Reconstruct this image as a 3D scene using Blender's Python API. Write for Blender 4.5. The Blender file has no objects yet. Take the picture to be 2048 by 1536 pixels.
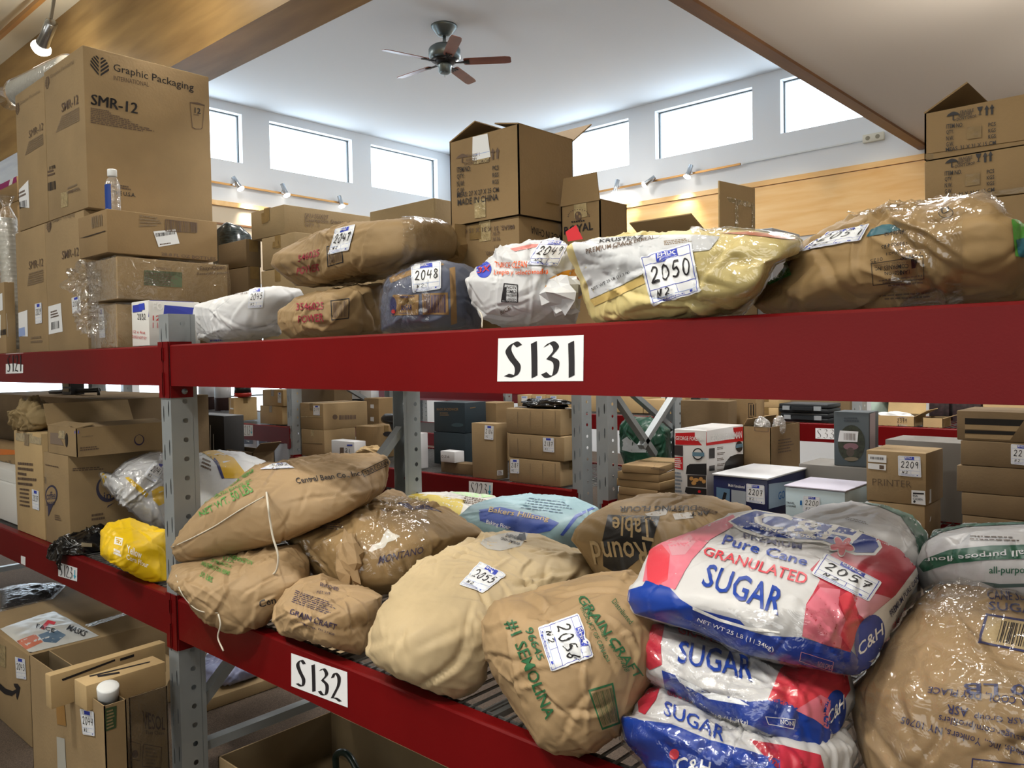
import bpy, bmesh, random, math
import numpy as np
from math import radians, sin, cos, pi, hypot, atan2
from mathutils import Vector, noise
from mathutils.bvhtree import BVHTree
from mathutils.geometry import tessellate_polygon

SC = bpy.context.scene
COL = SC.collection
random.seed(7)

# ------------------------------------------------------------------ camera
F = 1616.0
CY, SY = cos(radians(42.2)), sin(radians(42.2))
CP, SP = cos(radians(1.86)), sin(radians(1.86))
CR, SR = cos(radians(-1.01)), sin(radians(-1.01))
FW = np.array([-SY * CP, CY * CP, -SP])
_r0 = np.array([CY, SY, 0.0])
_u0 = np.cross(_r0, FW)
RT = CR * _r0 + SR * _u0
UP = -SR * _r0 + CR * _u0
CAM = np.array([0.0, 0.0, 1.7])
cd = bpy.data.cameras.new('camera')
cd.sensor_width = 36.0
cd.lens = F * 36.0 / 2048.0
cd.clip_start = 0.05
co = bpy.data.objects.new('camera', cd)
COL.objects.link(co)
from mathutils import Matrix
co.matrix_world = Matrix(((RT[0], UP[0], -FW[0], CAM[0]), (RT[1], UP[1], -FW[1], CAM[1]),
                          (RT[2], UP[2], -FW[2], CAM[2]), (0, 0, 0, 1)))
SC.camera = co

# ------------------------------------------------------------------ exposure, world, lights
SC.view_settings.view_transform = 'Standard'
SC.view_settings.look = 'None'
SC.view_settings.exposure = 0.0
SC.view_settings.gamma = 1.0
SC.view_settings.use_curve_mapping = False

wd = bpy.data.worlds.new('sky')
SC.world = wd
wd.use_nodes = True
nt = wd.node_tree
bg = nt.nodes['Background']
bg.inputs[0].default_value = (0.74, 0.88, 1.0, 1)
bg.inputs[1].default_value = 5.9

def area(name, loc, rot, sx, sy, power, col, portal=False, spread=None):
    l = bpy.data.lights.new(name, 'AREA')
    l.shape = 'RECTANGLE'
    l.size, l.size_y = sx, sy
    l.energy, l.color = power, col
    if spread: l.spread = radians(spread)
    if portal: l.cycles.is_portal = True
    o = bpy.data.objects.new(name, l)
    o.location, o.rotation_euler = loc, rot
    COL.objects.link(o)
    return o

# daylight coming in through the shop windows behind the photographer, and the ceiling lamps over the aisle
area('shop_window_daylight', (-1.0, -3.9, 1.9), (radians(90), 0, 0), 7.0, 2.0, 80, (0.93, 0.98, 1.0))
for k, lx in enumerate((-5.6, -3.4, -1.2, 1.0)):
    area('ceiling_lamp_light', (lx, -0.55, 4.10), (0, 0, 0), 0.40, 0.40, 37, (1.0, 0.96, 0.87))
for k, (lx, ly) in enumerate(((-8.0, 9.2), (-5.0, 5.4), (-9.4, 5.6), (-4.6, 3.2), (-1.6, 5.4), (0.8, 7.8), (-2.3, 3.2))):  # fill lamps added to brighten the high bay and the rear racks
    zz = 5.80 if lx < -3.2 else 4.32
    area('far_fill_light', (lx, ly, zz), (0, 0, 0), 0.6, 0.6, 84 if zz > 5 else 130 if k == 4 else 70, (1.0, 0.97, 0.92))

def spot_at(loc, to, energy, size, col=(1.0, .94, .84)):
    l_ = bpy.data.lights.new('aisle_and_fill_spot', 'SPOT'); l_.energy = energy; l_.spot_size = radians(size); l_.spot_blend = .8
    l_.color = col; l_.shadow_soft_size = .06
    o_ = bpy.data.objects.new('aisle_and_fill_spot', l_); o_.location = loc
    o_.rotation_euler = (Vector(to) - Vector(loc)).to_track_quat('-Z', 'Y').to_euler(); COL.objects.link(o_)
for lx, ly in ((1.2, 4.4), (0.2, 8.6), (-1.0, 6.2), (2.6, 3.2)):      # added fill spots, turned up to brighten the soffit
    spot_at((lx, ly, 3.3), (lx - .3, ly, 4.3), 72, 150)
for tx in (-3.7, -5.0, -6.3, -7.6, -8.9):      # narrow spots added to brighten the maple panel
    spot_at((tx, 8.4, 5.1), (tx, 11.6, 3.72), 75, 27, (1.0, .88, .68))
spot_at((-1.6, -.9, 4.05), (-1.5, 1.5, .95), 260, 40)
spot_at((-.2, -1.0, 4.05), (-.7, 1.6, 1.0), 170, 38)
spot_at((-3.2, -.6, 4.05), (-2.8, 1.6, .9), 170, 40)

# ------------------------------------------------------------------ pixel <-> place
def ray(x, y): return FW + RT * ((x - 1024) / F) - UP * ((y - 768) / F)
def WY(x, y, Y): d = ray(x, y); return CAM + d * (Y - CAM[1]) / d[1]
def WX(x, y, X): d = ray(x, y); return CAM + d * (X - CAM[0]) / d[0]
def WZ(x, y, Z): d = ray(x, y); return CAM + d * (Z - CAM[2]) / d[2]
def PX(p):
    d = np.asarray(p, float) - CAM
    k = d @ FW
    return 1024 + F * (d @ RT) / k, 768 - F * (d @ UP) / k, k

# ------------------------------------------------------------------ materials
MATS = {}
def srgb(h):
    c = [int(h[i:i + 2], 16) / 255 for i in (0, 2, 4)]
    return tuple(x / 12.92 if x < .04045 else ((x + .055) / 1.055) ** 2.4 for x in c)

def mat(name, col, rough=.6, metal=0.0, var=0.0, vscale=6.0, bump=0.0, bscale=60.0, kind=None, spec=.5, stretch=None, coat=0.0, emit=None, estr=0.0):
    if name in MATS: return MATS[name]
    if isinstance(col, str): col = srgb(col)
    m = bpy.data.materials.new(name)
    m.use_nodes = True
    n, l = m.node_tree.nodes, m.node_tree.links
    b = n['Principled BSDF']
    b.inputs['Base Color'].default_value = (*col, 1)
    b.inputs['Roughness'].default_value = rough
    b.inputs['Metallic'].default_value = metal
    b.inputs['Specular IOR Level'].default_value = spec
    b.inputs['Coat Weight'].default_value = coat
    if emit:
        b.inputs['Emission Color'].default_value = (*emit, 1)
        b.inputs['Emission Strength'].default_value = estr
    tc = n.new('ShaderNodeTexCoord')
    src = tc.outputs['Object']
    if stretch:
        mp = n.new('ShaderNodeMapping')
        mp.inputs['Scale'].default_value = stretch
        l.new(src, mp.inputs[0]); src = mp.outputs[0]
    if var:
        t = n.new('ShaderNodeTexNoise')
        t.inputs['Scale'].default_value = vscale
        t.inputs['Detail'].default_value = 4
        l.new(src, t.inputs['Vector'])
        r = n.new('ShaderNodeValToRGB')
        r.color_ramp.elements[0].position = .3
        r.color_ramp.elements[1].position = .7
        r.color_ramp.elements[0].color = (*[c * (1 - var) for c in col], 1)
        r.color_ramp.elements[1].color = (*[min(1, c * (1 + var)) for c in col], 1)
        l.new(t.outputs['Fac'], r.inputs[0])
        l.new(r.outputs[0], b.inputs['Base Color'])
    if bump:
        bp = n.new('ShaderNodeBump')
        bp.inputs['Strength'].default_value = bump
        bp.inputs['Distance'].default_value = .01
        if kind == 'crumple':
            t2 = n.new('ShaderNodeTexNoise'); t2.inputs['Scale'].default_value = bscale * .5
            t2.noise_type = 'RIDGED_MULTIFRACTAL'; t2.inputs['Detail'].default_value = 2.5
            t2.inputs['Distortion'].default_value = .5
            l.new(src, t2.inputs['Vector'])
            t = n.new('ShaderNodeTexNoise'); t.inputs['Scale'].default_value = bscale * 4
            l.new(src, t.inputs['Vector'])
            ad = n.new('ShaderNodeMath'); ad.operation = 'MULTIPLY_ADD'; ad.inputs[1].default_value = .08
            l.new(t.outputs['Fac'], ad.inputs[0]); l.new(t2.outputs['Fac'], ad.inputs[2])
            l.new(ad.outputs[0], bp.inputs['Height'])
        else:
            t = n.new('ShaderNodeTexNoise')
            t.inputs['Scale'].default_value = bscale
            t.inputs['Detail'].default_value = 3
            l.new(src, t.inputs['Vector'])
            l.new(t.outputs['Fac'], bp.inputs['Height'])
        l.new(bp.outputs[0], b.inputs['Normal'])
    MATS[name] = m
    return m

def film(name, amount=.10, tint=(1, 1, 1), rough=.12, bscale=40, bump=.8, edge=.75, white=0.0):
    """thin clear plastic film: lets the light through, with a glossy skin"""
    if name in MATS: return MATS[name]
    m = bpy.data.materials.new(name)
    m.use_nodes = True
    n, l = m.node_tree.nodes, m.node_tree.links
    n.remove(n['Principled BSDF'])
    out = n['Material Output']
    tr = n.new('ShaderNodeBsdfTransparent'); tr.inputs[0].default_value = (*tint, 1)
    gl = n.new('ShaderNodeBsdfGlossy'); gl.inputs['Roughness'].default_value = rough
    gl.inputs[0].default_value = (1, 1, 1, 1)
    lw = n.new('ShaderNodeLayerWeight'); lw.inputs[0].default_value = .35
    tc = n.new('ShaderNodeTexCoord')
    t = n.new('ShaderNodeTexNoise'); t.inputs['Scale'].default_value = bscale; t.inputs['Detail'].default_value = 3
    t.inputs['Distortion'].default_value = 1.2
    l.new(tc.outputs['Object'], t.inputs['Vector'])
    bp = n.new('ShaderNodeBump'); bp.inputs['Strength'].default_value = bump; bp.inputs['Distance'].default_value = .012
    l.new(t.outputs['Fac'], bp.inputs['Height'])
    l.new(bp.outputs[0], gl.inputs['Normal']); l.new(bp.outputs[0], lw.inputs['Normal'])
    ma = n.new('ShaderNodeMath'); ma.operation = 'MULTIPLY_ADD'
    ma.inputs[1].default_value = edge * .5; ma.inputs[2].default_value = amount
    l.new(lw.outputs['Fresnel'], ma.inputs[0])
    mx = n.new('ShaderNodeMixShader')
    l.new(ma.outputs[0], mx.inputs[0]); l.new(tr.outputs[0], mx.inputs[1]); l.new(gl.outputs[0], mx.inputs[2])
    last = mx
    if white:
        df = n.new('ShaderNodeBsdfDiffuse'); df.inputs[0].default_value = (.8, .82, .82, 1)
        m2 = n.new('ShaderNodeMixShader'); m2.inputs[0].default_value = white
        l.new(mx.outputs[0], m2.inputs[1]); l.new(df.outputs[0], m2.inputs[2]); last = m2
    l.new(last.outputs[0], out.inputs[0])
    MATS[name] = m
    return m

def wood(name, a, b, scale=(1, 1, 1), plank=True, rough=.5):
    if name in MATS: return MATS[name]
    m = bpy.data.materials.new(name); m.use_nodes = True
    n, l = m.node_tree.nodes, m.node_tree.links
    bs = n['Principled BSDF']; bs.inputs['Roughness'].default_value = rough
    tc = n.new('ShaderNodeTexCoord'); mp = n.new('ShaderNodeMapping'); mp.inputs['Scale'].default_value = scale
    l.new(tc.outputs['Object'], mp.inputs[0])
    t = n.new('ShaderNodeTexNoise'); t.inputs['Scale'].default_value = 1.0; t.inputs['Detail'].default_value = 5
    t.inputs['Distortion'].default_value = .4
    l.new(mp.outputs[0], t.inputs['Vector'])
    r = n.new('ShaderNodeValToRGB')
    r.color_ramp.elements[0].position, r.color_ramp.elements[1].position = .3, .72
    r.color_ramp.elements[0].color = (*srgb(a), 1); r.color_ramp.elements[1].color = (*srgb(b), 1)
    l.new(t.outputs['Fac'], r.inputs[0])
    l.new(r.outputs[0], bs.inputs['Base Color'])
    MATS[name] = m
    return m

KR = [mat('cardboard_tan', '917b59', .85, var=.10, vscale=5, bump=.08, bscale=90),
      mat('cardboard_brown', '88704d', .85, var=.10, vscale=5, bump=.08, bscale=90),
      mat('cardboard_dark', '6d5a3f', .85, var=.12, vscale=5, bump=.08, bscale=90),
      mat('cardboard_pale', 'b0976d', .85, var=.08, vscale=5, bump=.08, bscale=90),
      mat('cardboard_grey_brown', '847151', .85, var=.10, vscale=5, bump=.08, bscale=90)]
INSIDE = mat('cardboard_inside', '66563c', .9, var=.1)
TAPE = mat('packing_tape_brown', '7d6742', .25, var=.12, vscale=30, bump=.15, bscale=80)
CTAPE = mat('packing_tape_clear', 'a5946e', .12, var=.2, vscale=40, bump=.5, bscale=70)
PAPER = mat('white_paper', 'dcdfe2', .7)
INK = mat('black_ink', '17151a', .6)
GINK = mat('grey_ink', '5c4a3c', .7)
LINK = mat('faint_ink', '7c6a52', .7)
BINK = mat('blue_ink', '2a3fae', .5)
LBINK = mat('light_blue_ink', '8ea4d4', .5)
RINK = mat('red_ink', 'b01c24', .5)
CRINK = mat('crimson_ink', '8c1f35', .6)
GRINK = mat('green_ink', '1f5a35', .6)
LGINK = mat('leaf_green_ink', '4a8a3e', .6)
PINK = mat('purple_ink', '2d2140', .6)
WHITE = mat('white_ink', 'e4e4e2', .5)
RED = mat('red_painted_steel', '620609', .42, var=.10, vscale=3, bump=.03, bscale=200, spec=.18)
GREY = mat('grey_painted_steel', '8e9497', .42, metal=.25, var=.06, vscale=8)
GALV = mat('galvanised_steel', '84898a', .4, metal=.6, var=.12, vscale=14)
WIRE = mat('zinc_wire', '8a8c8c', .35, metal=.7)
BLACK = mat('black_plastic', '141416', .35)

# ------------------------------------------------------------------ mesh helpers
ORG = {}
def obj(name, vs, fs, mats, parent=None, mi=None, smooth=False, origin=None):
    vs = np.asarray(vs, float).reshape(-1, 3)
    if parent is None:
        if origin is None:
            lo, hi = vs.min(0), vs.max(0)
            origin = ((lo[0] + hi[0]) / 2, (lo[1] + hi[1]) / 2, lo[2])
        org = np.array(origin, float)
    else:
        org = ORG[parent.name]
    me = bpy.data.meshes.new(name)
    me.from_pydata((vs - org).tolist(), [], [tuple(int(i) for i in f) for f in fs])
    if not isinstance(mats, (list, tuple)): mats = [mats]
    for m in mats: me.materials.append(m)
    if mi is not None: me.polygons.foreach_set('material_index', np.asarray(mi, dtype=np.int32))
    if smooth: me.polygons.foreach_set('use_smooth', np.ones(len(me.polygons), dtype=bool))
    me.update()
    o = bpy.data.objects.new(name, me)
    COL.objects.link(o)
    if parent is None: o.location = org
    else: o.parent = parent
    ORG[o.name] = org
    return o

def empty(name, loc):
    o = bpy.data.objects.new(name, None)
    o.empty_display_size = .1
    o.location = loc
    COL.objects.link(o)
    ORG[o.name] = np.array(loc, float)
    return o

def tag(o, label, cat=None, group=None, kind=None):
    if label: o['label'] = label
    if cat: o['category'] = cat
    if group: o['group'] = group
    if kind: o['kind'] = kind
    return o

class MB:
    """collects shapes into one mesh"""
    def __init__(s): s.v, s.f, s.m = [], [], []
    def add(s, vs, fs, m=0):
        k = len(s.v)
        s.v += [tuple(map(float, p)) for p in vs]
        s.f += [tuple(i + k for i in f) for f in fs]
        s.m += [m] * len(fs)
        return s
    def box(s, lo, hi, m=0):
        x0, y0, z0 = lo; x1, y1, z1 = hi
        return s.add([(x0, y0, z0), (x1, y0, z0), (x1, y1, z0), (x0, y1, z0), (x0, y0, z1), (x1, y0, z1), (x1, y1, z1), (x0, y1, z1)],
                     [(0, 3, 2, 1), (4, 5, 6, 7), (0, 1, 5, 4), (1, 2, 6, 5), (2, 3, 7, 6), (3, 0, 4, 7)], m)
    def hexa(s, b, t, m=0):
        """bottom quad b, top quad t (both counter-clockwise from above)"""
        return s.add(list(b) + list(t), [(0, 3, 2, 1), (4, 5, 6, 7), (0, 1, 5, 4), (1, 2, 6, 5), (2, 3, 7, 6), (3, 0, 4, 7)], m)
    def bar(s, a, b, w, h=None, m=0, up=(0, 0, 1)):
        """square bar from a to b"""
        a, b = np.array(a, float), np.array(b, float); h = h or w
        d = b - a; d /= np.linalg.norm(d)
        u = np.array(up, float)
        if abs(d @ u) > .97: u = np.array([1.0, 0, 0])
        x = np.cross(d, u); x /= np.linalg.norm(x); y = np.cross(x, d)
        q = [(-1, -1), (1, -1), (1, 1), (-1, 1)]
        vs = [p + x * (i * w / 2) + y * (j * h / 2) for p in (a, b) for i, j in q]
        return s.add(vs, [(0, 1, 2, 3), (7, 6, 5, 4), (0, 4, 5, 1), (1, 5, 6, 2), (2, 6, 7, 3), (3, 7, 4, 0)], m)
    def tube(s, pts, r, n=6, m=0, cap=True):
        pts = [np.array(p, float) for p in pts]
        rs = r if isinstance(r, (list, tuple)) else [r] * len(pts)
        rings, x = [], None
        for i, p in enumerate(pts):
            d = pts[min(i + 1, len(pts) - 1)] - pts[max(i - 1, 0)]
            d /= (np.linalg.norm(d) + 1e-12)
            if x is None:
                x = np.cross(d, (0, 0, 1) if abs(d[2]) < .9 else (1, 0, 0))
            x = x - d * (x @ d); x /= np.linalg.norm(x)
            y = np.cross(d, x)
            rings.append([p + rs[i] * (x * cos(2 * pi * k / n) + y * sin(2 * pi * k / n)) for k in range(n)])
        fs = [(i * n + k, i * n + (k + 1) % n, (i + 1) * n + (k + 1) % n, (i + 1) * n + k) for i in range(len(pts) - 1) for k in range(n)]
        if cap: fs += [tuple(range(n - 1, -1, -1)), tuple((len(pts) - 1) * n + k for k in range(n))]
        return s.add([v for r_ in rings for v in r_], fs, m)
    def lathe(s, c, prof, n=20, axis=(0, 0, 1), m=0):
        """prof = (radius, height along the axis)"""
        a = np.array(axis, float); a /= np.linalg.norm(a)
        x = np.cross(a, (0, 0, 1) if abs(a[2]) < .9 else (1, 0, 0)); x /= np.linalg.norm(x); y = np.cross(a, x)
        c = np.array(c, float)
        vs = [c + a * h + r * (x * cos(2 * pi * k / n) + y * sin(2 * pi * k / n)) for r, h in prof for k in range(n)]
        fs = [(i * n + k, i * n + (k + 1) % n, (i + 1) * n + (k + 1) % n, (i + 1) * n + k) for i in range(len(prof) - 1) for k in range(n)]
        fs += [tuple(range(n - 1, -1, -1)), tuple((len(prof) - 1) * n + k for k in range(n))]
        return s.add(vs, fs, m)
    def build(s, name, mats, parent=None, smooth=False, origin=None):
        return obj(name, s.v, s.f, mats, parent, s.m, smooth, origin)

def smooth_by_angle(o, ang=40):
    me = o.data
    me.polygons.foreach_set('use_smooth', np.ones(len(me.polygons), dtype=bool))
    me.set_sharp_from_angle(angle=radians(ang))
    return o

def bevel(o, w, seg=2):
    bm = bmesh.new(); bm.from_mesh(o.data)
    bmesh.ops.bevel(bm, geom=bm.edges[:], offset=w, segments=seg, affect='EDGES', profile=.5)
    bm.to_mesh(o.data); bm.free()
    return smooth_by_angle(o)

# ------------------------------------------------------------------ printing on real surfaces
_TX = {}
def text_mesh(t, bold=0.0, shear=0.0):
    bold = min(bold, .012)
    key = (t, bold, shear)
    if key not in _TX:
        cu = bpy.data.curves.new('t', 'FONT')
        cu.body = t; cu.offset = bold; cu.shear = shear; cu.resolution_u = 2
        cu.size = 1
        o = bpy.data.objects.new('t', cu)
        COL.objects.link(o)
        me = bpy.data.meshes.new_from_object(o.evaluated_get(bpy.context.evaluated_depsgraph_get()))
        v = np.array([p.co[:2] for p in me.vertices]).reshape(-1, 2)
        f = [tuple(p.vertices) for p in me.polygons]
        bpy.data.objects.remove(o); bpy.data.curves.remove(cu); bpy.data.meshes.remove(me)
        lo, hi = v.min(0), v.max(0)
        _TX[key] = ((v - lo) / np.maximum(hi - lo, 1e-6), f)
    return _TX[key]

def catmull(p, n=6):
    p = [np.array(q, float) for q in p]
    if len(p) < 3: return p
    q = [2 * p[0] - p[1]] + p + [2 * p[-1] - p[-2]]
    out = []
    for i in range(1, len(q) - 2):
        for k in range(n):
            t = k / n
            a, b, c, d = q[i - 1:i + 3]
            out.append(.5 * (2 * b + (c - a) * t + (2 * a - 5 * b + 4 * c - d) * t * t + (3 * b - a - 3 * c + d) * t ** 3))
    return out + [p[-1]]

STROKES = {
    '0': [[(.5, .85), (.25, 1), (.02, .6), (.1, .08), (.35, .0), (.56, .4), (.5, .85), (.3, .98)]],
    '1': [[(.26, 1), (.3, .5), (.32, 0)]],
    '2': [[(.02, .78), (.22, 1), (.5, .9), (.48, .6), (.2, .25), (.0, .02)], [(.0, .02), (.3, .06), (.62, .0)]],
    '3': [[(.05, .88), (.32, 1), (.54, .82), (.22, .55)], [(.22, .55), (.56, .42), (.5, .08), (.22, .0), (.0, .1)]],
    '4': [[(.1, 1), (.0, .45), (.6, .5)], [(.5, .95), (.44, .5), (.42, 0)]],
    '5': [[(.58, .98), (.16, 1)], [(.16, 1), (.1, .58), (.4, .62), (.56, .32), (.34, .02), (.0, .08)]],
    '6': [[(.5, 1), (.18, .66), (.04, .25), (.26, .0), (.52, .18), (.36, .42), (.08, .26)]],
    '7': [[(.0, .9), (.58, .98)], [(.58, .98), (.38, .5), (.26, 0)], [(.16, .5), (.55, .55)]],
    '8': [[(.5, .85), (.2, 1), (.08, .78), (.5, .3), (.3, 0), (.04, .2), (.3, .55), (.52, .84)]],
    '9': [[(.5, .78), (.3, 1), (.05, .78), (.2, .52), (.5, .72)], [(.52, .95), (.48, .4), (.42, 0)]],
    'S': [[(.56, .9), (.32, 1), (.06, .8), (.22, .55), (.5, .3), (.4, .03), (.0, .06)]],
    'N': [[(.0, 0), (.08, 1)], [(.08, 1), (.38, .02)], [(.38, .02), (.52, 1.05)]],
    'R': [[(.05, 0), (.1, .95)], [(.1, .95), (.5, .9), (.42, .5), (.12, .45)], [(.2, .45), (.6, .0), (.8, .1)]],
    '-': [[(.0, .5), (.5, .5)]], ' ': [],
}
def hand_mesh(t, w=.12, chisel=False, slant=.0):
    """hand-drawn characters as ribbons, in a box 0..1 by 0..1"""
    V, Fc, x0 = [], [], 0.0
    for ch in t:
        for st in STROKES[ch]:
            p = catmull(st, 5)
            P = np.array(p); k = len(V)
            for i in range(len(P)):
                d = P[min(i + 1, len(P) - 1)] - P[max(i - 1, 0)]
                d /= (np.linalg.norm(d) + 1e-9)
                n = np.array([-d[1], d[0]])
                if chisel: n = np.array([cos(.30), sin(.30)]); ww = w * (.72 + .28 * abs(d[0] * n[1] - d[1] * n[0]))
                else: ww = w
                for sgn in (-1, 1):
                    q = P[i] + n * ww * .5 * sgn
                    V.append((x0 + q[0] + slant * q[1], q[1]))
            Fc += [(k + 2 * i, k + 2 * i + 2, k + 2 * i + 3, k + 2 * i + 1) for i in range(len(P) - 1)]
        x0 += .74 if ch == '1' else .96
    V = np.array(V); lo, hi = V.min(0), V.max(0)
    return (V - lo) / (hi - lo), Fc

def refine(v, f, L):
    bm = bmesh.new()
    bv = [bm.verts.new((p[0], p[1], 0)) for p in v]
    for q in f:
        try: bm.faces.new([bv[i] for i in q])
        except ValueError: pass
    bmesh.ops.triangulate(bm, faces=bm.faces[:])
    for _ in range(7):
        es = [e for e in bm.edges if e.calc_length() > L]
        if not es: break
        bmesh.ops.subdivide_edges(bm, edges=es, cuts=1)
        bmesh.ops.triangulate(bm, faces=[q for q in bm.faces if len(q.verts) > 3])
    bm.verts.index_update()
    out = np.array([(p.co.x, p.co.y) for p in bm.verts]), [tuple(p.index for p in q.verts) for q in bm.faces]
    bm.free()
    return out

class Print:
    """ink, tape and paper laid on the surface of a thing (found where the sight line meets that surface)"""
    def __init__(s, body, root=None, el=None, off=.0008):
        s.root = root or body
        s.el, s.off = el, off
        org = ORG[body.name]
        vs = [Vector(np.array(p.co) + org) for p in body.data.vertices]
        s.bvh = BVHTree.FromPolygons(vs, [tuple(p.vertices) for p in body.data.polygons])
        s.clear()
    base = 0.0
    def clear(s): s.v, s.f, s.m, s.mats, s.calls, s.qs = [], [], [], [], [], set()
    def put(s, v, f, m, el='d', lift=0.0):
        """v in photograph pixels"""
        el = s.el if el == 'd' else el
        lift += s.base
        if el: lift *= 1.6
        if el and len(v): v, f = refine(v, f, el)
        if m not in s.mats: s.mats.append(m)
        k = s.mats.index(m)
        hit, dep = [], []
        cen = np.asarray(v, float).mean(0)
        o = Vector(CAM)
        for p in v:
            d = Vector(ray(p[0], p[1])); d.normalize()
            loc, n, i, t = s.bvh.ray_cast(o, d)
            if loc is None:
                for t_ in (.015, .04, .08, .15, .25, .36):
                    q_ = np.asarray(p) * (1 - t_) + cen * t_
                    d = Vector(ray(q_[0], q_[1])); d.normalize()
                    loc, n, i, t = s.bvh.ray_cast(o, d)
                    if loc is not None: break
            if loc is None: hit.append(None); dep.append(0); continue
            if n.dot(d) > 0: n = -n
            hit.append(loc + n * (s.off * .6 + lift) - d * s.off * .6); dep.append(t)
        nf0, idx = len(s.f), {}
        for q in f:
            if any(hit[i] is None for i in q): continue
            dd = [dep[i] for i in q]
            if max(dd) - min(dd) > (.12 if el else 2.5): continue
            for i in q:
                if i not in idx:
                    idx[i] = len(s.v); s.v.append(tuple(hit[i]))
            s.f.append(tuple(idx[i] for i in q)); s.m.append(k)
        s.calls.append((nf0, len(s.f), m))
        return s
    @staticmethod
    def at(uv, bl, br, tl, tr=None):
        bl, br, tl = map(lambda q: np.array(q, float), (bl, br, tl))
        tr = np.array(tr, float) if tr is not None else br + tl - bl
        u, w = uv[:, :1], uv[:, 1:2]
        return bl * (1 - u) * (1 - w) + br * u * (1 - w) + tl * (1 - u) * w + tr * u * w
    def text(s, t, bl, br, tl, m=None, bold=0.0, shear=0.0, tr=None):
        uv, f = text_mesh(t, bold, shear)
        return s.put(s.at(uv, bl, br, tl, tr), f, m or INK, lift=.0013)
    def arc(s, t, bl, br, h, sag, m=None, bold=0.0, up=None):
        """text along a bowed baseline: h = letter height in px, sag = how far the middle drops (px)"""
        uv, f = text_mesh(t, bold)
        bl, br = np.array(bl, float), np.array(br, float)
        d = br - bl; n = np.array([d[1], -d[0]]) / np.hypot(*d)
        if up is not None: n = np.array(up, float)
        u = uv[:, :1]
        p = bl + d * u + n * (uv[:, 1:2] * h) - n * (sag * 4 * u * (1 - u))
        return s.put(p, f, m or INK, lift=.0016)
    def hand(s, t, bl, br, tl, m=None, w=.12, chisel=False, tr=None, slant=0.0, lift=.0008):
        uv, f = hand_mesh(t, w, chisel, slant)
        return s.put(s.at(uv, bl, br, tl, tr), f, m or INK, lift=lift)
    def poly(s, pts, m, lift=0.0):
        pts = [np.array(p, float) for p in pts]
        tri = tessellate_polygon([[Vector((p[0], p[1], 0)) for p in pts]])
        return s.put(np.array(pts), [tuple(t) for t in tri], m, lift=lift)
    def quad(s, bl, br, tl, tr, m, lift=0.0):
        s.qs.add(len(s.calls))
        return s.poly([bl, br, tr, tl], m, lift)
    def ell(s, c, rx, ry, m, rot=0.0, lift=0.0, n=28):
        a, b = cos(rot), sin(rot)
        return s.poly([(c[0] + rx * cos(t) * a - ry * sin(t) * b, c[1] + rx * cos(t) * b + ry * sin(t) * a) for t in (2 * pi * k / n for k in range(n))], m, lift)
    def uv(s, pts, quad, m, lift=0.0):
        return s.poly(s.at(np.array(pts, float), *quad), m, lift)
    def rect(s, u0, v0, u1, v1, quad, m, lift=0.0):
        return s.uv([(u0, v0), (u1, v0), (u1, v1), (u0, v1)], quad, m, lift)
    def frame(s, quad, m, t=.05, tv=None, lift=0.0):
        tv = tv or t
        for r in ((0, 0, 1, tv), (0, 1 - tv, 1, 1), (0, tv, t, 1 - tv), (1 - t, tv, 1, 1 - tv)): s.rect(*r, quad, m, lift)
        return s
    def bars(s, quad, m=None, n=22, seed=1, lift=.0006, u0=0.0, u1=1.0, v0=0.0, v1=1.0):
        r = random.Random(seed); x = 0.0; step = 1.0 / n
        while x < 1 - step * .3:
            w = step * r.choice((.3, .45, .6))
            s.rect(u0 + (u1 - u0) * x, v0, u0 + (u1 - u0) * min(1, x + w), v1, quad, m or INK, lift)
            x += step * r.choice((.75, 1.0, 1.2))
        return s
    def lines(s, quad, rows, m=None, seed=2, fill=.55, ragged=.3, lift=.0006):
        """small print too small to read: rows of word-long dashes"""
        r = random.Random(seed)
        for i in range(rows):
            y1 = 1 - (i + (1 - fill) / 2) / rows; y0 = y1 - fill / rows
            x, end = 0.0, 1 - r.random() * ragged
            while x < end:
                w = r.uniform(.03, .11)
                s.rect(x, y0, min(end, x + w), y1, quad, m or GINK, lift); x += w + .02
        return s
    def build(s, name, label=None, parent=None):
        if not s.f: s.clear(); return None
        drop = set()
        if name == 'printing':       # stuck-on paper and tape are parts of their own
            for ci, (a, b, m) in enumerate(s.calls):
                nm = 'sticker' if m is PAPER else 'tape' if m in (TAPE, CTAPE) else None
                if nm and ci in s.qs and b > a:
                    ids = sorted({i for q in s.f[a:b] for i in q}); mp = {i: k for k, i in enumerate(ids)}
                    obj(nm, [s.v[i] for i in ids], [tuple(mp[i] for i in q) for q in s.f[a:b]], m, s.root, None, bool(s.el))
                    drop.update(range(a, b))
        f = [q for k, q in enumerate(s.f) if k not in drop]; mi = [q for k, q in enumerate(s.m) if k not in drop]
        if not f: s.clear(); return None
        ids = sorted({i for q in f for i in q}); mp = {i: k for k, i in enumerate(ids)}
        o = obj(name, [s.v[i] for i in ids], [tuple(mp[i] for i in q) for q in f], s.mats, parent or s.root, mi, bool(s.el))
        if label: o['label'] = label
        s.clear()
        return o
    def lot(s, num, bl, br, tl, tr=None, sig='N2', name='lot_sticker', slim=False):
        """white auction sticker: blue border and block, number and initials in marker"""
        q = (bl, br, tl, tr)
        keep = (s.v, s.f, s.m, s.mats, s.calls, s.qs); s.clear()
        s.base = .0014
        c = .035
        s.uv([(c, 0), (1 - c, 0), (1, c), (1, 1 - c), (1 - c, 1), (c, 1), (0, 1 - c), (0, c)], q, PAPER, .0002)
        wpx = hypot(br[0] - bl[0], br[1] - bl[1])
        bd = BINK if wpx > 60 else LBINK
        qi = tuple(s.at(np.array([p], float), *q)[0] for p in ((.04, .03), (.96, .03), (.04, .97), (.96, .97)))
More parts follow.
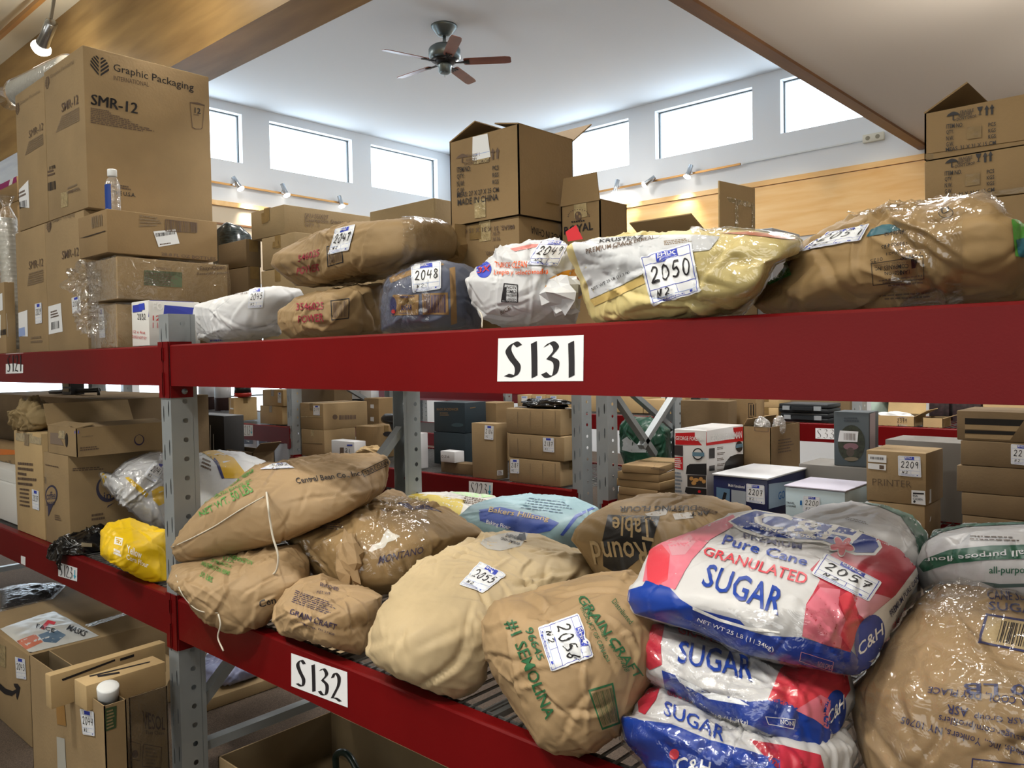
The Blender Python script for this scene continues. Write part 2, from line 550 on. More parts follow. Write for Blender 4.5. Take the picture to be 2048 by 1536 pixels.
        s.frame(qi, bd, .012, .01, .0005)
        s.rect(.04, .28, .96, .292, q, bd, .0005); s.rect(.04, .11, .96, .12, q, LBINK, .0005); s.rect(.55, .12, .56, .28, q, bd, .0005)
        s.rect(.04, .80, .96, .81, q, bd, .0005)
        s.rect(.30, .82, .72, .965, q, BINK, .0006)
        def T(t, u0, v0, u1, v1, m, b=0.0):
            g = s.at(np.array([(u0, v0), (u1, v0), (u0, v1), (u1, v1)], float), *q)
            s.text(t, g[0], g[1], g[2], m, b, tr=g[3])
        if wpx > 30: T('EHLI', .33, .87, .60, .95, WHITE, .02)
        if wpx > 60:
            T('AUCTIONS', .36, .835, .58, .86, WHITE); T('CyberAuctions.com', .14, .045, .70, .095, BINK, .01)
            g = s.at(np.array([((.66 + .05 * cos(t)), .895 + .045 * sin(t)) for t in np.linspace(.8, 5.5, 12)] + [((.675 + .035 * cos(t)), .895 + .034 * sin(t)) for t in np.linspace(5.3, 1, 12)]), *q)
            s.poly(list(g), WHITE, .0009)
        elif wpx > 30: T('CyberAuctions.com', .14, .045, .70, .095, BINK, .0)
        s.rect(.80, .06, .86, .10, q, BINK, .0007)
        def H(t, u0, v0, u1, v1, w):
            g = s.at(np.array([(u0, v0), (u1, v0), (u0, v1), (u1, v1)], float), *q)
            s.hand(t, g[0], g[1], g[2], INK, w, tr=g[3], slant=.12, lift=.001)
        H(num, .12, .40, .90, .74, .13)
        if sig: H(sig, .16, .13, .42, .27, .13)
        s.base = 0.0
        o = s.build(name, 'white lot sticker numbered ' + num)
        s.v, s.f, s.m, s.mats, s.calls, s.qs = keep
        return o
# ------------------------------------------------------------------ the room
ZC, ZL, ZS, HB = 5.877, 4.17, 4.376, 3.40          # high ceiling, low ceiling, soffit, underside of the headers
XL, YB, YH0, YH1, XS = -12.11, 11.64, 2.18, 2.45, -3.10
XR, YN = 4.0, -4.0
plaster = mat('white_plaster', 'e2e6ea', .9, bump=.05, bscale=40)
plasterw = mat('warm_white_plaster', 'e0dccb', .9, bump=.05, bscale=40)
beige = mat('beige_wall_paint', 'cdbfa8', .9)
header_wood = wood('varnished_header_wood', '8e7145', 'b3945f', (1.2, 7, 10))
orange_wood = wood('orange_maple_panel', 'ecb870', 'fad498', (1.1, 6, 9))
brown_trim = wood('brown_stained_trim', '6d4a2c', '8a6038', (8, 1, 8))
carpet = mat('brown_carpet', '54473c', .95, var=.45, vscale=180, bump=.6, bscale=200)
frame_m = mat('dark_window_frame', '5a6062', .5)
pane_m = film('window_glass', amount=.04, rough=.02, bscale=2, bump=.0, edge=.3)

def struct(name, mb, m, smooth=False, parent=None):
    o = mb.build(name, m, parent, smooth)
    o['kind'] = 'structure'
    return o

struct('floor', MB().box((XL, YN, -.12), (XR, 14.0, 0)), carpet)
struct('ceiling', MB().box((XL, YH1, ZC), (XS, YB, ZC + .1)), plaster)
struct('ceiling_low', MB().box((XL, YN, ZL), (XR, YH0, ZL + .1)), plasterw)
struct('ceiling_soffit', MB().box((XS, YH1, ZS), (XR, YB, ZS + .1)).box((XS, YH1, ZS + .1), (XS + .1, YB, ZC)), mat('soffit_plaster', 'd6ccc0', .9, bump=.05, bscale=40))
struct('trim_1', MB().box((XS - .11, YH1 + .01, ZS - .03), (XS + .02, YB - .01, ZS + .05)), brown_trim)

def wall_with_holes(axis, c0, c1, a0, a1, z0, z1, holes):
    """wall slab c0..c1 thick, running a0..a1, with rectangular openings (a, b, za, zb)"""
    mb = MB()
    as_ = sorted({a0, a1, *[h[0] for h in holes], *[h[1] for h in holes]})
    zs = sorted({z0, z1, *[h[2] for h in holes], *[h[3] for h in holes]})
    for i in range(len(as_) - 1):
        for j in range(len(zs) - 1):
            am, zm = (as_[i] + as_[i + 1]) / 2, (zs[j] + zs[j + 1]) / 2
            if any(h[0] < am < h[1] and h[2] < zm < h[3] for h in holes): continue
            if axis == 'x': mb.box((as_[i], c0, zs[j]), (as_[i + 1], c1, zs[j + 1]))
            else: mb.box((c0, as_[i], zs[j]), (c1, as_[i + 1], zs[j + 1]))
    return mb

WZ0, WZ1 = 4.94, 5.73
LW = [(5.24, 6.93), (7.43, 9.12), (9.55, 11.23)]
BW = [(-11.62, -9.92), (-9.48, -7.78), (-7.26, -5.55), (-5.11, -3.40)]  # leftmost opening is hidden, added for the daylight it lets in
LLOW = [(2.6, 5.0), (5.15, 7.6)]
struct('wall_left', wall_with_holes('y', XL - .2, XL, YN, YB, 0, ZC, [(a, b, WZ0, WZ1) for a, b in LW] + [(a, b, .75, 2.35) for a, b in LLOW]), plaster)
struct('wall_back', wall_with_holes('x', YB, YB + .2, XL, XR, 0, ZC, [(a, b, WZ0, WZ1) for a, b in BW]), plaster)
struct('wall_near', MB().box((XL, YN - .1, 0), (XR, YN, ZL)), beige)
struct('wall_right', MB().box((XR, YN, 0), (XR + .1, YB, ZS)), beige)

wn = [0]
def window(axis, c, a, b, z0, z1, bars=()):
    wn[0] += 1
    t = .018
    mb, gl = MB(), MB()
    for r in ((a, a + t, z0, z1), (b - t, b, z0, z1), (a + t, b - t, z0, z0 + t), (a + t, b - t, z1 - t, z1), *[(a + t, b - t, z - .012, z + .012) for z in bars]):
        if axis == 'x': mb.box((r[0], c - .02, r[2]), (r[1], c + .02, r[3]))
        else: mb.box((c - .02, r[0], r[2]), (c + .02, r[1], r[3]))
    if axis == 'x': gl.add([(a + t, c, z0 + t), (b - t, c, z0 + t), (b - t, c, z1 - t), (a + t, c, z1 - t)], [(0, 1, 2, 3)])
    else: gl.add([(c, a + t, z0 + t), (c, b - t, z0 + t), (c, b - t, z1 - t), (c, a + t, z1 - t)], [(0, 1, 2, 3)])
    w = struct('window_%d' % wn[0], mb, frame_m)
    g = gl.build('pane', pane_m, w); 
    am, zm = (a + b) / 2, (z0 + z1) / 2
    if axis == 'x': area('window_daylight_portal', (am, c + .06, zm), (radians(-90), 0, 0), b - a, z1 - z0, 1, (1, 1, 1), portal=True)
    else: area('window_daylight_portal', (c - .06, am, zm), (0, radians(-90), 0), z1 - z0, b - a, 1, (1, 1, 1), portal=True)
    return w
for a, b in LW: window('y', XL - .14, a, b, WZ0, WZ1)
for a, b in BW: window('x', YB + .14, a, b, WZ0, WZ1)
for a, b in LLOW: window('y', XL - .14, a, b, .75, 2.35, bars=(1.15, 1.6, 1.72))

hd = struct('trim_2', MB().box((XL, YH0, HB), (XR, YH1, ZC)), header_wood)
hd['label'] = 'long varnished wooden header beam over the front rack'
bw_ = struct('trim_3', MB().box((XL + .01, YB - .03, HB), (XR - .01, YB, 4.20)), orange_wood)
struct('trim_4', MB().box((XL + .02, YB - .05, 4.21), (XR - .02, YB, 4.285)), orange_wood)
struct('trim_5', MB().box((XL, YH1 + .01, 4.20), (XL + .05, YB - .06, 4.275)), orange_wood)
struct('trim_6', MB().box((XL, YH1 + .01, 3.90), (XL + .03, YB - .06, 3.93)), brown_trim)
struct('wall_left_panel', MB().box((XL, YH1 + .01, 3.0), (XL + .012, YB - .06, 4.20)), beige)

# ------------------------------------------------------------------ pallet racks
def post_mb(x, y, top, w=.08, d=.085, face=1):
    """open channel column with slots on its aisle face and round holes in both flanks"""
    mb = MB()
    p = .0725
    n = int(top / p)
    t = .0025
    def tile(o, U, V, hu, hv, nu, nv, cu=0, cv=0):
        # a tile of half size hu x hv round centre o, pierced by an oval nu x nv at (cu, cv)
        k = 12
        vs, fs = [], []
        for j in range(k):
            a = 2 * pi * j / k + pi / 12
            q = max(abs(cos(a)) / 1.0, abs(sin(a)) / 1.0)
            vs.append(o + U * hu * cos(a) / q + V * hv * sin(a) / q)
        # corners exactly at the corners
        for j in range(k):
            a = 2 * pi * j / k + pi / 12
            vs.append(o + U * (cu + nu * cos(a)) + V * (cv + nv * sin(a)))
        for j in range(k):
            fs.append((j, (j + 1) % k, k + (j + 1) % k, k + j))
        for j, c in ((1, (1, 1)), (4, (-1, 1)), (7, (-1, -1)), (10, (1, -1))):
            vs.append(o + U * hu * c[0] + V * hv * c[1])
            fs.append((j, len(vs) - 1, (j + 1) % k))
        mb.add(vs, fs)
    X, Y, Z = np.array([1.0, 0, 0]), np.array([0, 1.0, 0]), np.array([0, 0, 1.0])
    for i in range(n):
        z = (i + .5) * p
        for sx in (-1, 1):
            tile(np.array([x + sx * w / 2, y + d / 2, z]), Y * sx, Z, d / 2, p / 2, .010, .010, (.012 - 0) * sx * 1, 0)
    for i in range(n // 2):
        z = (2 * i + 1) * p
        for sx in (-1, 1):
            tile(np.array([x + sx * w / 4, y if face == 1 else y + d, z]), X, Z, w / 4, p, .0042, .031, 0, .01 * sx)
    for sx in (-1, 1):
        mb.box((x + sx * w / 2 - (t if sx > 0 else 0), y + d - .001 if face == 1 else y - .018, 0), (x + sx * w / 2 + (0 if sx > 0 else t), y + d + .018 if face == 1 else y + .001, n * p))
    return mb

def make_frame(root, x, y0, y1, top, m, braces):
    obj_ = post_mb(x, y0, top).build('upright_post', m, root)
    post_mb(x, y1 - .085, top, face=-1).build('upright_post', m, root)
    for (ya, za, yb_, zb) in braces:
        MB().bar((x, ya, za), (x, yb_, zb), .035, .045, up=(1, 0, 0)).build('brace', m, root)
    MB().box((x - .06, y0 - .02, 0), (x + .06, y0 + .12, .008)).build('base_plate', m, root)
    return obj_

def make_beam(root, x0, x1, y, z, face=-1, h=.152, conn=True):
    """stepped red beam, top at z, with a hooked connector at each end"""
    f = y
    prof = [(0, -h), (0, -.006), (.004, -.001), (.008, 0), (.040, 0), (.040, -.038), (.062, -.038), (.062, -h)]
    vs = []
    for xx in (x0, x1):
        for (dy, dz) in prof: vs.append((xx, f - face * dy, z + dz))
    n = len(prof)
    fs = [(i, (i + 1) % n, n + (i + 1) % n, n + i) for i in range(n)] + [tuple(range(n - 1, -1, -1)), tuple(range(n, 2 * n))]
    b = obj('beam', vs, fs, RED, root)
    if conn:
        for xx, s in ((x0, 1), (x1, -1)):
            c = MB()
            c.box((min(xx, xx + s * .004), min(f, f - face * .085), z - h - .045), (max(xx, xx + s * .004), max(f, f - face * .085), z + .012))
            yy = f + face * .006
            c.box((min(xx - s * .038, xx), min(yy, yy - face * .005), z - h - .045), (max(xx - s * .038, xx), max(yy, yy - face * .005), z + .012))
            c.box((min(xx - s * .044, xx - s * .034), min(yy - .004, yy + .006), z - h - .035), (max(xx - s * .044, xx - s * .034), max(yy - .004, yy + .006), z - h + .05))
            c.box((min(xx - s * .044, xx - s * .034), min(yy - .004, yy + .006), z - .06), (max(xx - s * .044, xx - s * .034), max(yy - .004, yy + .006), z - .01))
            o = c.build('beam_connector', RED, b)
            for zz in (z - h - .022,):
                MB().lathe((xx + s * .004, f - face * .05, zz), [(.011, 0), (.011, .006), (.006, .012), (.004, .02)], 8, axis=(s, 0, 0)).build('bolt', GALV, b)
    return b

def make_deck(root, x0, x1, y0, y1, z, step=.04):
    mb = MB()
    n = int((x1 - x0) / step)
    for i in range(1, n):
        x = x0 + (x1 - x0) * i / n
        mb.bar((x, y0, z), (x, y1, z), .0058, .0058)
    for k in range(5):
        y = y0 + .03 + (y1 - y0 - .06) * k / 4
        mb.bar((x0 + .01, y, z - .006), (x1 - .01, y, z - .006), .006, .006)
    for k in range(6):
        x = x0 + (x1 - x0) * (k + .5) / 6
        mb.box((x - .02, y0 + .03, z - .03), (x + .02, y1 - .03, z - .011))
    return mb.build('wire_deck', WIRE, root)

def rack(label, frames, y0, y1, levels, top, m=GREY, braces=None, decks=True):
    r = empty('pallet_rack', (sum(frames) / len(frames), (y0 + y1) / 2, 0))
    tag(r, label, 'rack')
    for x in frames:
        make_frame(r, x, y0, y1, top, m, braces or [])
    beams = []
    for (xa, xb, z) in levels:
        b = make_beam(r, xa, xb, y0, z, -1)
        make_beam(r, xa, xb, y1, z, 1)
        if decks: make_deck(r, xa, xb, y0 + .044, y1 - .044, z - .011)
        beams.append(b)
    return r, beams

D = 1.365
DB = D + 1.22
S1, S2 = .823, 1.770
PXX = -2.985
rk1, bm1 = rack('nearest red and grey pallet rack with sacks on its two shelves', [PXX, PXX - 3.75, PXX + 3.75], D, DB,
     [(PXX + .041, PXX + 3.709, S2), (PXX + .041, PXX + 3.709, S1), (PXX - 3.709, PXX - .041, S2), (PXX - 3.709, PXX - .041, S1)], 1.90,
     braces=[(D + .09, .38, DB - .09, 1.37), (D + .085, .22, DB - .085, .22)])
# hand-lettered location cards on the near beams
def card(beam, t, q, w=.17, arrow=None):
    P = Print(beam, beam, off=.001)
    P.quad(*q, PAPER, lift=.0004)
    g = P.at(np.array([(.08, .07), (.90 if not arrow else .76, .07), (.08, .93)], float), *q)
    P.hand(t, g[0], g[1], g[2], INK, w, True, lift=.0012)
    if arrow:
        P.uv([(.86, .8), (.90, .8), (.90, .4), (.95, .4), (.88, .12), (.80, .4), (.86, .4)], q, arrow, .0012)
    return P.build('location_card', 'white card lettered ' + t)
TEAL = mat('teal_marker', '3aa6c4', .6)
card(bm1[0], 'S131', ((995, 763), (1167, 762), (997, 677), (1168, 670)), .28)
card(bm1[1], 'S132', ((583, 1372), (696, 1415), (583, 1306), (695, 1344)), .27)
card(bm1[2], 'S121', ((12, 747.5), (46.5, 746), (12, 708), (47, 706)), .22)
card(bm1[3], 'S123', ((117, 1152), (154.5, 1163), (117, 1124), (155, 1136)), .22, TEAL)
P = Print(bm1[3], bm1[3]); P.quad((42, 1127), (51, 1131), (42, 1111), (51, 1114), PAPER); P.build('price_tag', 'small white tag')

# second row, back to back, behind the aisle
Y2, Y2B, Z2 = 4.03, 5.25, .85
XA, XB, XC, XD = -6.36, -3.11, -2.83, .75
GF = GREY
r2, bm2 = rack('second row pallet rack seen across the aisle, left bays', [XB, XA, XA - 3.6], Y2, Y2B,
     [(XA + .041, XB - .041, Z2), (XA - 3.56, XA - .041, 1.11), (XA + .041, XB - .041, 1.80), (XA - 3.56, XA - .041, 1.80), (XA - 3.56, XA - .041, .45)], 1.98,
     braces=[(Y2 + .06, 1.75, Y2B - .06, 1.15), (Y2 + .06, .6, Y2B - .06, 1.15)])
r2b, bm2b = rack('second row pallet rack seen across the aisle, right bay', [XC, XC + 3.6], Y2 - .12, Y2B - .12,
     [(XC + .041, XC + 3.56, Z2 - .02), (XC + .041, XC + 3.56, 1.80)], 1.98,
     braces=[(Y2 - .03, 1.50, Y2 + .45, 1.06), (Y2 + .30, 1.12, Y2B - .22, 1.66)])
card(bm2[0], 'S223', ((938, 989), (985, 994), (938, 962), (986, 965.5)), .16, TEAL)
card(bm2[1], 'S213', ((483, 872), (506, 872), (483, 849), (506, 850.5)), .16, TEAL)
# third row
Y3 = 6.6
r3, bm3 = rack('far third row pallet rack with bright red beams', [-9.8, -6.12, -2.28, 1.4], Y3, Y3 + 1.2,
     [(-2.24, 1.36, 1.115), (-6.08, -2.32, 1.115), (-9.76, -6.16, 1.376), (-9.76, -6.16, .80), (-2.24, 1.36, .5)], 1.98, braces=[(Y3 + .06, 1.7, Y3 + 1.1, 1.1)])
card(bm3[1], 'S33', ((1631, 877), (1672, 879), (1631, 856), (1672, 857.5)), .11)
r4, bm4 = rack('farthest pallet rack beside the left windows', [-10.9, -7.5], 8.6, 9.7, [(-10.86, -7.54, 1.2), (-10.86, -7.54, 1.8)], 1.98)

# ------------------------------------------------------------------ ceiling fan
pewter = mat('pewter_metal', '6f7a7c', .38, metal=.7)
dark_bronze = mat('dark_bronze', '2e2c2c', .4, metal=.7)
blade_wood = wood('fan_blade_walnut', '6e3b2a', '8a5038', (3, 3, 3), rough=.3)
FC = np.array([-7.483, 7.10, ZC])
fan = empty('ceiling_fan', tuple(FC)); tag(fan, 'five-blade ceiling fan with walnut blades hanging from the white ceiling', 'ceiling fan')
MB().lathe(FC, [(.165, 0), (.165, -.015), (.150, -.035), (.13, -.06), (.09, -.11), (.06, -.125)], 28).build('canopy', pewter, fan, True)
MB().lathe(FC, [(.022, -.11), (.022, -.26)], 12).build('downrod', pewter, fan, True)
MB().lathe(FC, [(.05, -.235), (.15, -.25), (.19, -.28), (.20, -.30), (.20, -.40), (.17, -.425), (.12, -.43), (.10, -.44)], 30).build('motor_housing', pewter, fan, True)
MB().lathe(FC, [(.175, -.428), (.12, -.47), (.10, -.475)], 28).build('motor_plate', dark_bronze, fan, True)
MB().lathe(FC, [(.085, -.47), (.09, -.50), (.08, -.52), (.078, -.58), (.055, -.592), (.02, -.595)], 24).build('switch_housing', pewter, fan, True)
MB().tube([FC + (.05, -.05, -.58), FC + (.05, -.05, -.66)], .003, 5).build('pull_chain', pewter, fan)
FA = radians(38.5)
for k in range(5):
    a = FA + 2 * pi * k / 5
    dr, sd = np.array([cos(a), sin(a), 0]), np.array([-sin(a), cos(a), 0])
    til = radians(-13)
    su = sd * cos(til) + np.array([0, 0, 1]) * sin(til)
    up = np.cross(dr, su)
    c = FC + (0, 0, -.45)
    pts = [(.24, -.055), (.26, -.066), (.5, -.070), (.76, -.072), (.82, -.062), (.835, -.045), (.835, .045), (.82, .062), (.76, .072), (.5, .070), (.26, .066), (.24, .055)]
    vs = [c + dr * r + su * s + up * .004 for r, s in pts] + [c + dr * r + su * s - up * .004 for r, s in pts]
    n = len(pts)
    obj('blade', vs, [tuple(range(n)), tuple(range(2 * n - 1, n - 1, -1))] + [(i, n + i, n + (i + 1) % n, (i + 1) % n) for i in range(n)], blade_wood, fan)
    mb = MB()
    mb.bar(c + dr * .12 + (0, 0, -.01), c + dr * .22 + (0, 0, -.012), .03, .012)
    for s in (-.035, 0, .035): mb.bar(c + dr * .19 - up * .01, c + dr * .31 + su * s - up * .010, .018, .008)
    mb.build('blade_bracket', dark_bronze, fan)

# ------------------------------------------------------------------ track lights
bulb_m = mat('lit_bulb', (1, .95, .86), .3, emit=(1, .95, .84), estr=7.0)
chrome = mat('brushed_chrome', 'b8bcc0', .25, metal=.9)
track_m = mat('brass_track', 'b98a4e', .35, metal=.5)
def lamp_head(root, mount, bulb, r=.055, name='lamp_head', near=False):
    """a cylinder spot on a clip, aimed from its mount so that the bulb sits at bulb"""
    b, mo = np.array(bulb, float), np.array(mount, float)
    ax = b - mo; L = np.linalg.norm(ax); ax /= L
    h = MB()
    h.lathe(mo, [(.018, -.06), (.036, -.055), (.036, L * .45), (r * .75, L * .7), (r * .8, L * .86)], 14, axis=ax)
    o = h.build(name, chrome, root, True)
    MB().lathe(mo, [(r * .7, L * .82), (r * 1.05, L * .92), (r * 1.1, L * 1.0), (r * .8, L * 1.12), (r * .3, L * 1.18)], 16, axis=ax).build('bulb', bulb_m, o, True)
    l = bpy.data.lights.new('spot_lamp', 'SPOT'); l.energy = 80; l.spot_size = radians(110); l.spot_blend = .6
    l.color = (1, .9, .76); l.shadow_soft_size = .05
    lo = bpy.data.objects.new('spot_lamp', l); COL.objects.link(lo)
    lo.location = b + ax * .06
    if root is not None and near:
        pl = bpy.data.lights.new('bulb_glow', 'POINT'); pl.energy = 5.5; pl.color = (1, .93, .8); pl.shadow_soft_size = .05
        po = bpy.data.objects.new('bulb_glow', pl); COL.objects.link(po); po.location = b + ax * .10
    lo.rotation_euler = Vector(ax).to_track_quat('-Z', 'Y').to_euler()
    return o
def track(label, a, b, heads, wall):
    a, b = np.array(a, float), np.array(b, float)
    r = empty('track_light', tuple((a + b) / 2)); tag(r, label, 'track light')
    MB().bar(a, b, .03, .03).build('track_rail', track_m, r)
    for mo, bu in heads:
        lamp_head(r, mo, bu, near=(wall == 'n'))
        q = np.array(mo, float)
        t = np.clip((q - a) @ (b - a) / ((b - a) @ (b - a)), 0, 1); p = a + (b - a) * t
        MB().bar(p, q, .018, .018).lathe(p, [(.03, -.01), (.03, .01)], 8).build('track_clip', chrome, r)
    return r
def wpix(p, off): return WX(p[0], p[1], XL + off)
def bpix(p, off): return WY(p[0], p[1], YB - off)
track('brass track with three lit spots under the left windows', (XL + .06, 4.6, 4.56), (XL + .06, 8.95, 4.53),
      [(wpix((470, 360), .12), wpix((482, 378), .16)), (wpix((567, 374), .12), wpix((574, 391), .16)), (wpix((680, 398), .12), wpix((684, 413), .16))], 'l')
track('brass track with three lit spots under the back windows', (-8.9, YB - .06, 4.565), (-5.72, YB - .06, 4.59),
      [(bpix((1234, 366), .12), bpix((1229, 388), .16)), (bpix((1304, 358), .12), bpix((1288, 370), .16)), (bpix((1380, 337), .12), bpix((1374, 354), .16))], 'b')
tag(MB().bar((-5.70, YB - .03, 4.60), (-3.92, YB - .03, 4.61), .02).build('cable_conduit', mat('white_conduit', 'd8dcdc', .5)), 'thin white cable conduit running to the outlet under the right window', 'conduit')
oc = MB().box((-3.92, YB - .055, 4.565), (-3.64, YB, 4.675)).build('wall_outlet', mat('ivory_plastic', 'd9d6c6', .5)); bevel(oc, .008)
tag(oc, 'ivory double outlet box on the white wall near the soffit', 'outlet')
hol = mat('outlet_hole', '8f8a78', .6)
for q in (-3.85, -3.72): MB().lathe((q, YB - .055, 4.62), [(.03, 0), (.03, .003)], 14, axis=(0, -1, 0)).build('socket', hol, oc)
nb = WY(82, 97, 1.88)
track('brass track with a lit spot below the low ceiling at upper left', (-10.0, 1.93, 4.09), (-.5, 1.93, 4.09),
      [(WY(98, 58, 1.88), nb), ((-4.0, 1.9, 4.0), (-4.0, 1.85, 3.86)), ((-2.2, 1.9, 4.0), (-2.2, 1.6, 3.90)), ((-.9, 1.9, 4.0), (-.9, 1.6, 3.90))], 'n')
# ------------------------------------------------------------------ cartons
TOP = {}
def solve(P0, e, px, py):
    d = ray(px, py)[:2]; q = (P0 - CAM)[:2]
    return -(d[0] * q[1] - d[1] * q[0]) / (d[0] * e[1] - d[1] * e[0])

def shell(name, c, ex, ey, L1, L2, z0, z1, m, open_=False, w=.004, inside=INSIDE, bev=.004, rnd=.0):
    """carton body with corner c (x, y), sides ex*L1 and ey*L2"""
    c = np.array([c[0], c[1], 0.0])
    ex, ey = np.array([*ex[:2], 0.0]), np.array([*ey[:2], 0.0])
    Z = np.array([0, 0, 1.0])
    r = random.Random(hash((round(L1, 3), round(L2, 3), round(z1, 3))))
    j = lambda: (r.random() - .5) * 2 * rnd
    if not open_:
        b = [c + Z * z0, c + ex * L1 + Z * z0, c + ex * L1 + ey * L2 + Z * z0, c + ey * L2 + Z * z0]
        t = [p + Z * (z1 - z0 + j()) + ex * j() + ey * j() for p in b]
        a = np.cross(ex, ey)[2]
        mb = MB()
        if a > 0: mb.hexa(b, t)
        else: mb.hexa([b[0], b[3], b[2], b[1]], [t[0], t[3], t[2], t[1]])
        o = mb.build(name, m)
        bevel(o, bev)
    else:
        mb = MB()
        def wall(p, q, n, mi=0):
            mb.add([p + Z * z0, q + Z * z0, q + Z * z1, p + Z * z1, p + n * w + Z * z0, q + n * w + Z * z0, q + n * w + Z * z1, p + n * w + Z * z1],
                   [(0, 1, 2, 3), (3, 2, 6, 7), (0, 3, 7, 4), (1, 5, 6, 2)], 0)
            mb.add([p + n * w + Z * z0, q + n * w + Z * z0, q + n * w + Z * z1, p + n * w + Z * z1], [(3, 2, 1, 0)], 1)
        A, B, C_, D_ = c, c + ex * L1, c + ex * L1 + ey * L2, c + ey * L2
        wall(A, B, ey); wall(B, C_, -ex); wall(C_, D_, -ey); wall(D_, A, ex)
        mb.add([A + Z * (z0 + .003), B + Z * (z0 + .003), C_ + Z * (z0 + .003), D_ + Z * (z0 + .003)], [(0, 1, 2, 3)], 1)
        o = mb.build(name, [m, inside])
    return o

def flap(root, p, q, out, length, ang, m=0, w=.004, taper=.0, label=None):
    """cardboard flap hinged on p-q, swung up by ang degrees from lying outward"""
    p, q = np.array(p, float), np.array(q, float)
    out = np.array([*out[:2], 0.0]); Z = np.array([0, 0, 1.0])
    d = out * cos(radians(ang)) + Z * sin(radians(ang))
    e = (q - p) / np.linalg.norm(q - p)
    n = np.cross(e, d)
    a, b = p + d * length + e * taper, q + d * length - e * taper
    vs = [p, q, b, a, p + n * w, q + n * w, b + n * w, a + n * w]
    o = obj('flap', vs, [(0, 1, 2, 3), (7, 6, 5, 4), (0, 4, 5, 1), (1, 5, 6, 2), (2, 6, 7, 3), (3, 7, 4, 0)], KR[m] if isinstance(m, int) else m, root)
    if label: o['label'] = label
    return o

def carton(label, xc, xl, xr, yt, Y0, z0=None, yb=None, on=None, rz=0, m=0, name='cardboard_carton', cat='box', group=None,
           dep=None, wid=None, zt=None, open_=False, flaps=(), tape=None, seam=True, bev=.004, off=.0018, el=None, gap=.002, x1=None):
    ym = (yt if yt is not None else 800) + 5
    P0 = WY(xc, yt if yt is not None else ym, Y0)
    if on is not None: z0 = TOP[on.name]['z1'] + gap
    if z0 is None: z0 = WY(xc, yb, Y0)[2]
    z1 = zt if zt is not None else P0[2]
    P0 = np.array([P0[0] if x1 is None else x1, P0[1], z0])
    a = radians(rz)
    e1, e2 = np.array([-cos(a), -sin(a), 0]), np.array([-sin(a), cos(a), 0])
    yy = PX((P0[0], P0[1], (z0 + z1) / 2))[1]
    L1 = wid if wid else solve(P0, e1, xl, yy)
    L2 = dep if dep else solve(P0, e2, xr, yy)
    mm = KR[m] if isinstance(m, int) else m
    o = shell(name, P0, e1, e2, L1, L2, z0, z1, mm, open_, bev=bev, rnd=.0015)
    tag(o, label, cat, group)
    A = np.array([P0[0], P0[1], 0]); Z = np.array([0, 0, 1.0])
    FR, FL, BL_, BR_ = A + Z * z1, A + e1 * L1 + Z * z1, A + e1 * L1 + e2 * L2 + Z * z1, A + e2 * L2 + Z * z1
    TOP[o.name] = dict(z1=z1, z0=z0, A=A, e1=e1, e2=e2, L1=L1, L2=L2, c=(FR, FL, BL_, BR_))
    for f in flaps:
        k, ln, an = f[:3]
        hinge = {'f': (FL, FR, -e2), 'r': (FR, BR_, -e1), 'b': (BR_, BL_, e2), 'l': (BL_, FL, e1)}[k]
        flap(o, hinge[0], hinge[1], hinge[2], ln, an, mm, taper=(f[3] if len(f) > 3 else .004))
    if tape and not open_:
        t = .0006; hw = .024
        mb = MB()
        if 'x' in tape:      # along the X side, over the top and down both ends
            c0 = A + e2 * (L2 / 2)
            u, ln, s = e1, L1, e2
        else:
            c0 = A + e1 * (L1 / 2)
            u, ln, s = e2, L2, e1
        dn = min(.06, (z1 - z0) * .6)
        def strip(p, q, sd, n):
            mb.add([p - sd * hw, q - sd * hw, q + sd * hw, p + sd * hw, p - sd * hw + n * t, q - sd * hw + n * t, q + sd * hw + n * t, p + sd * hw + n * t],
                   [(0, 1, 2, 3), (7, 6, 5, 4), (0, 4, 5, 1), (1, 5, 6, 2), (2, 6, 7, 3), (3, 7, 4, 0)])
        strip(c0 + Z * (z1 + .001), c0 + u * ln + Z * (z1 + .001), s, Z)
        strip(c0 - u * .001 + Z * (z1 - dn), c0 - u * .001 + Z * (z1 + .001), s, -u)
        strip(c0 + u * (ln + .001) + Z * (z1 - dn), c0 + u * (ln + .001) + Z * (z1 + .001), s, u)
        if 'b' in tape:
            strip(c0 - u * .001 + Z * z0, c0 - u * .001 + Z * (z0 + dn), s, -u)
        mb.build('tape', CTAPE if 'c' in tape else TAPE, o)
    return o, Print(o, el=el, off=off)

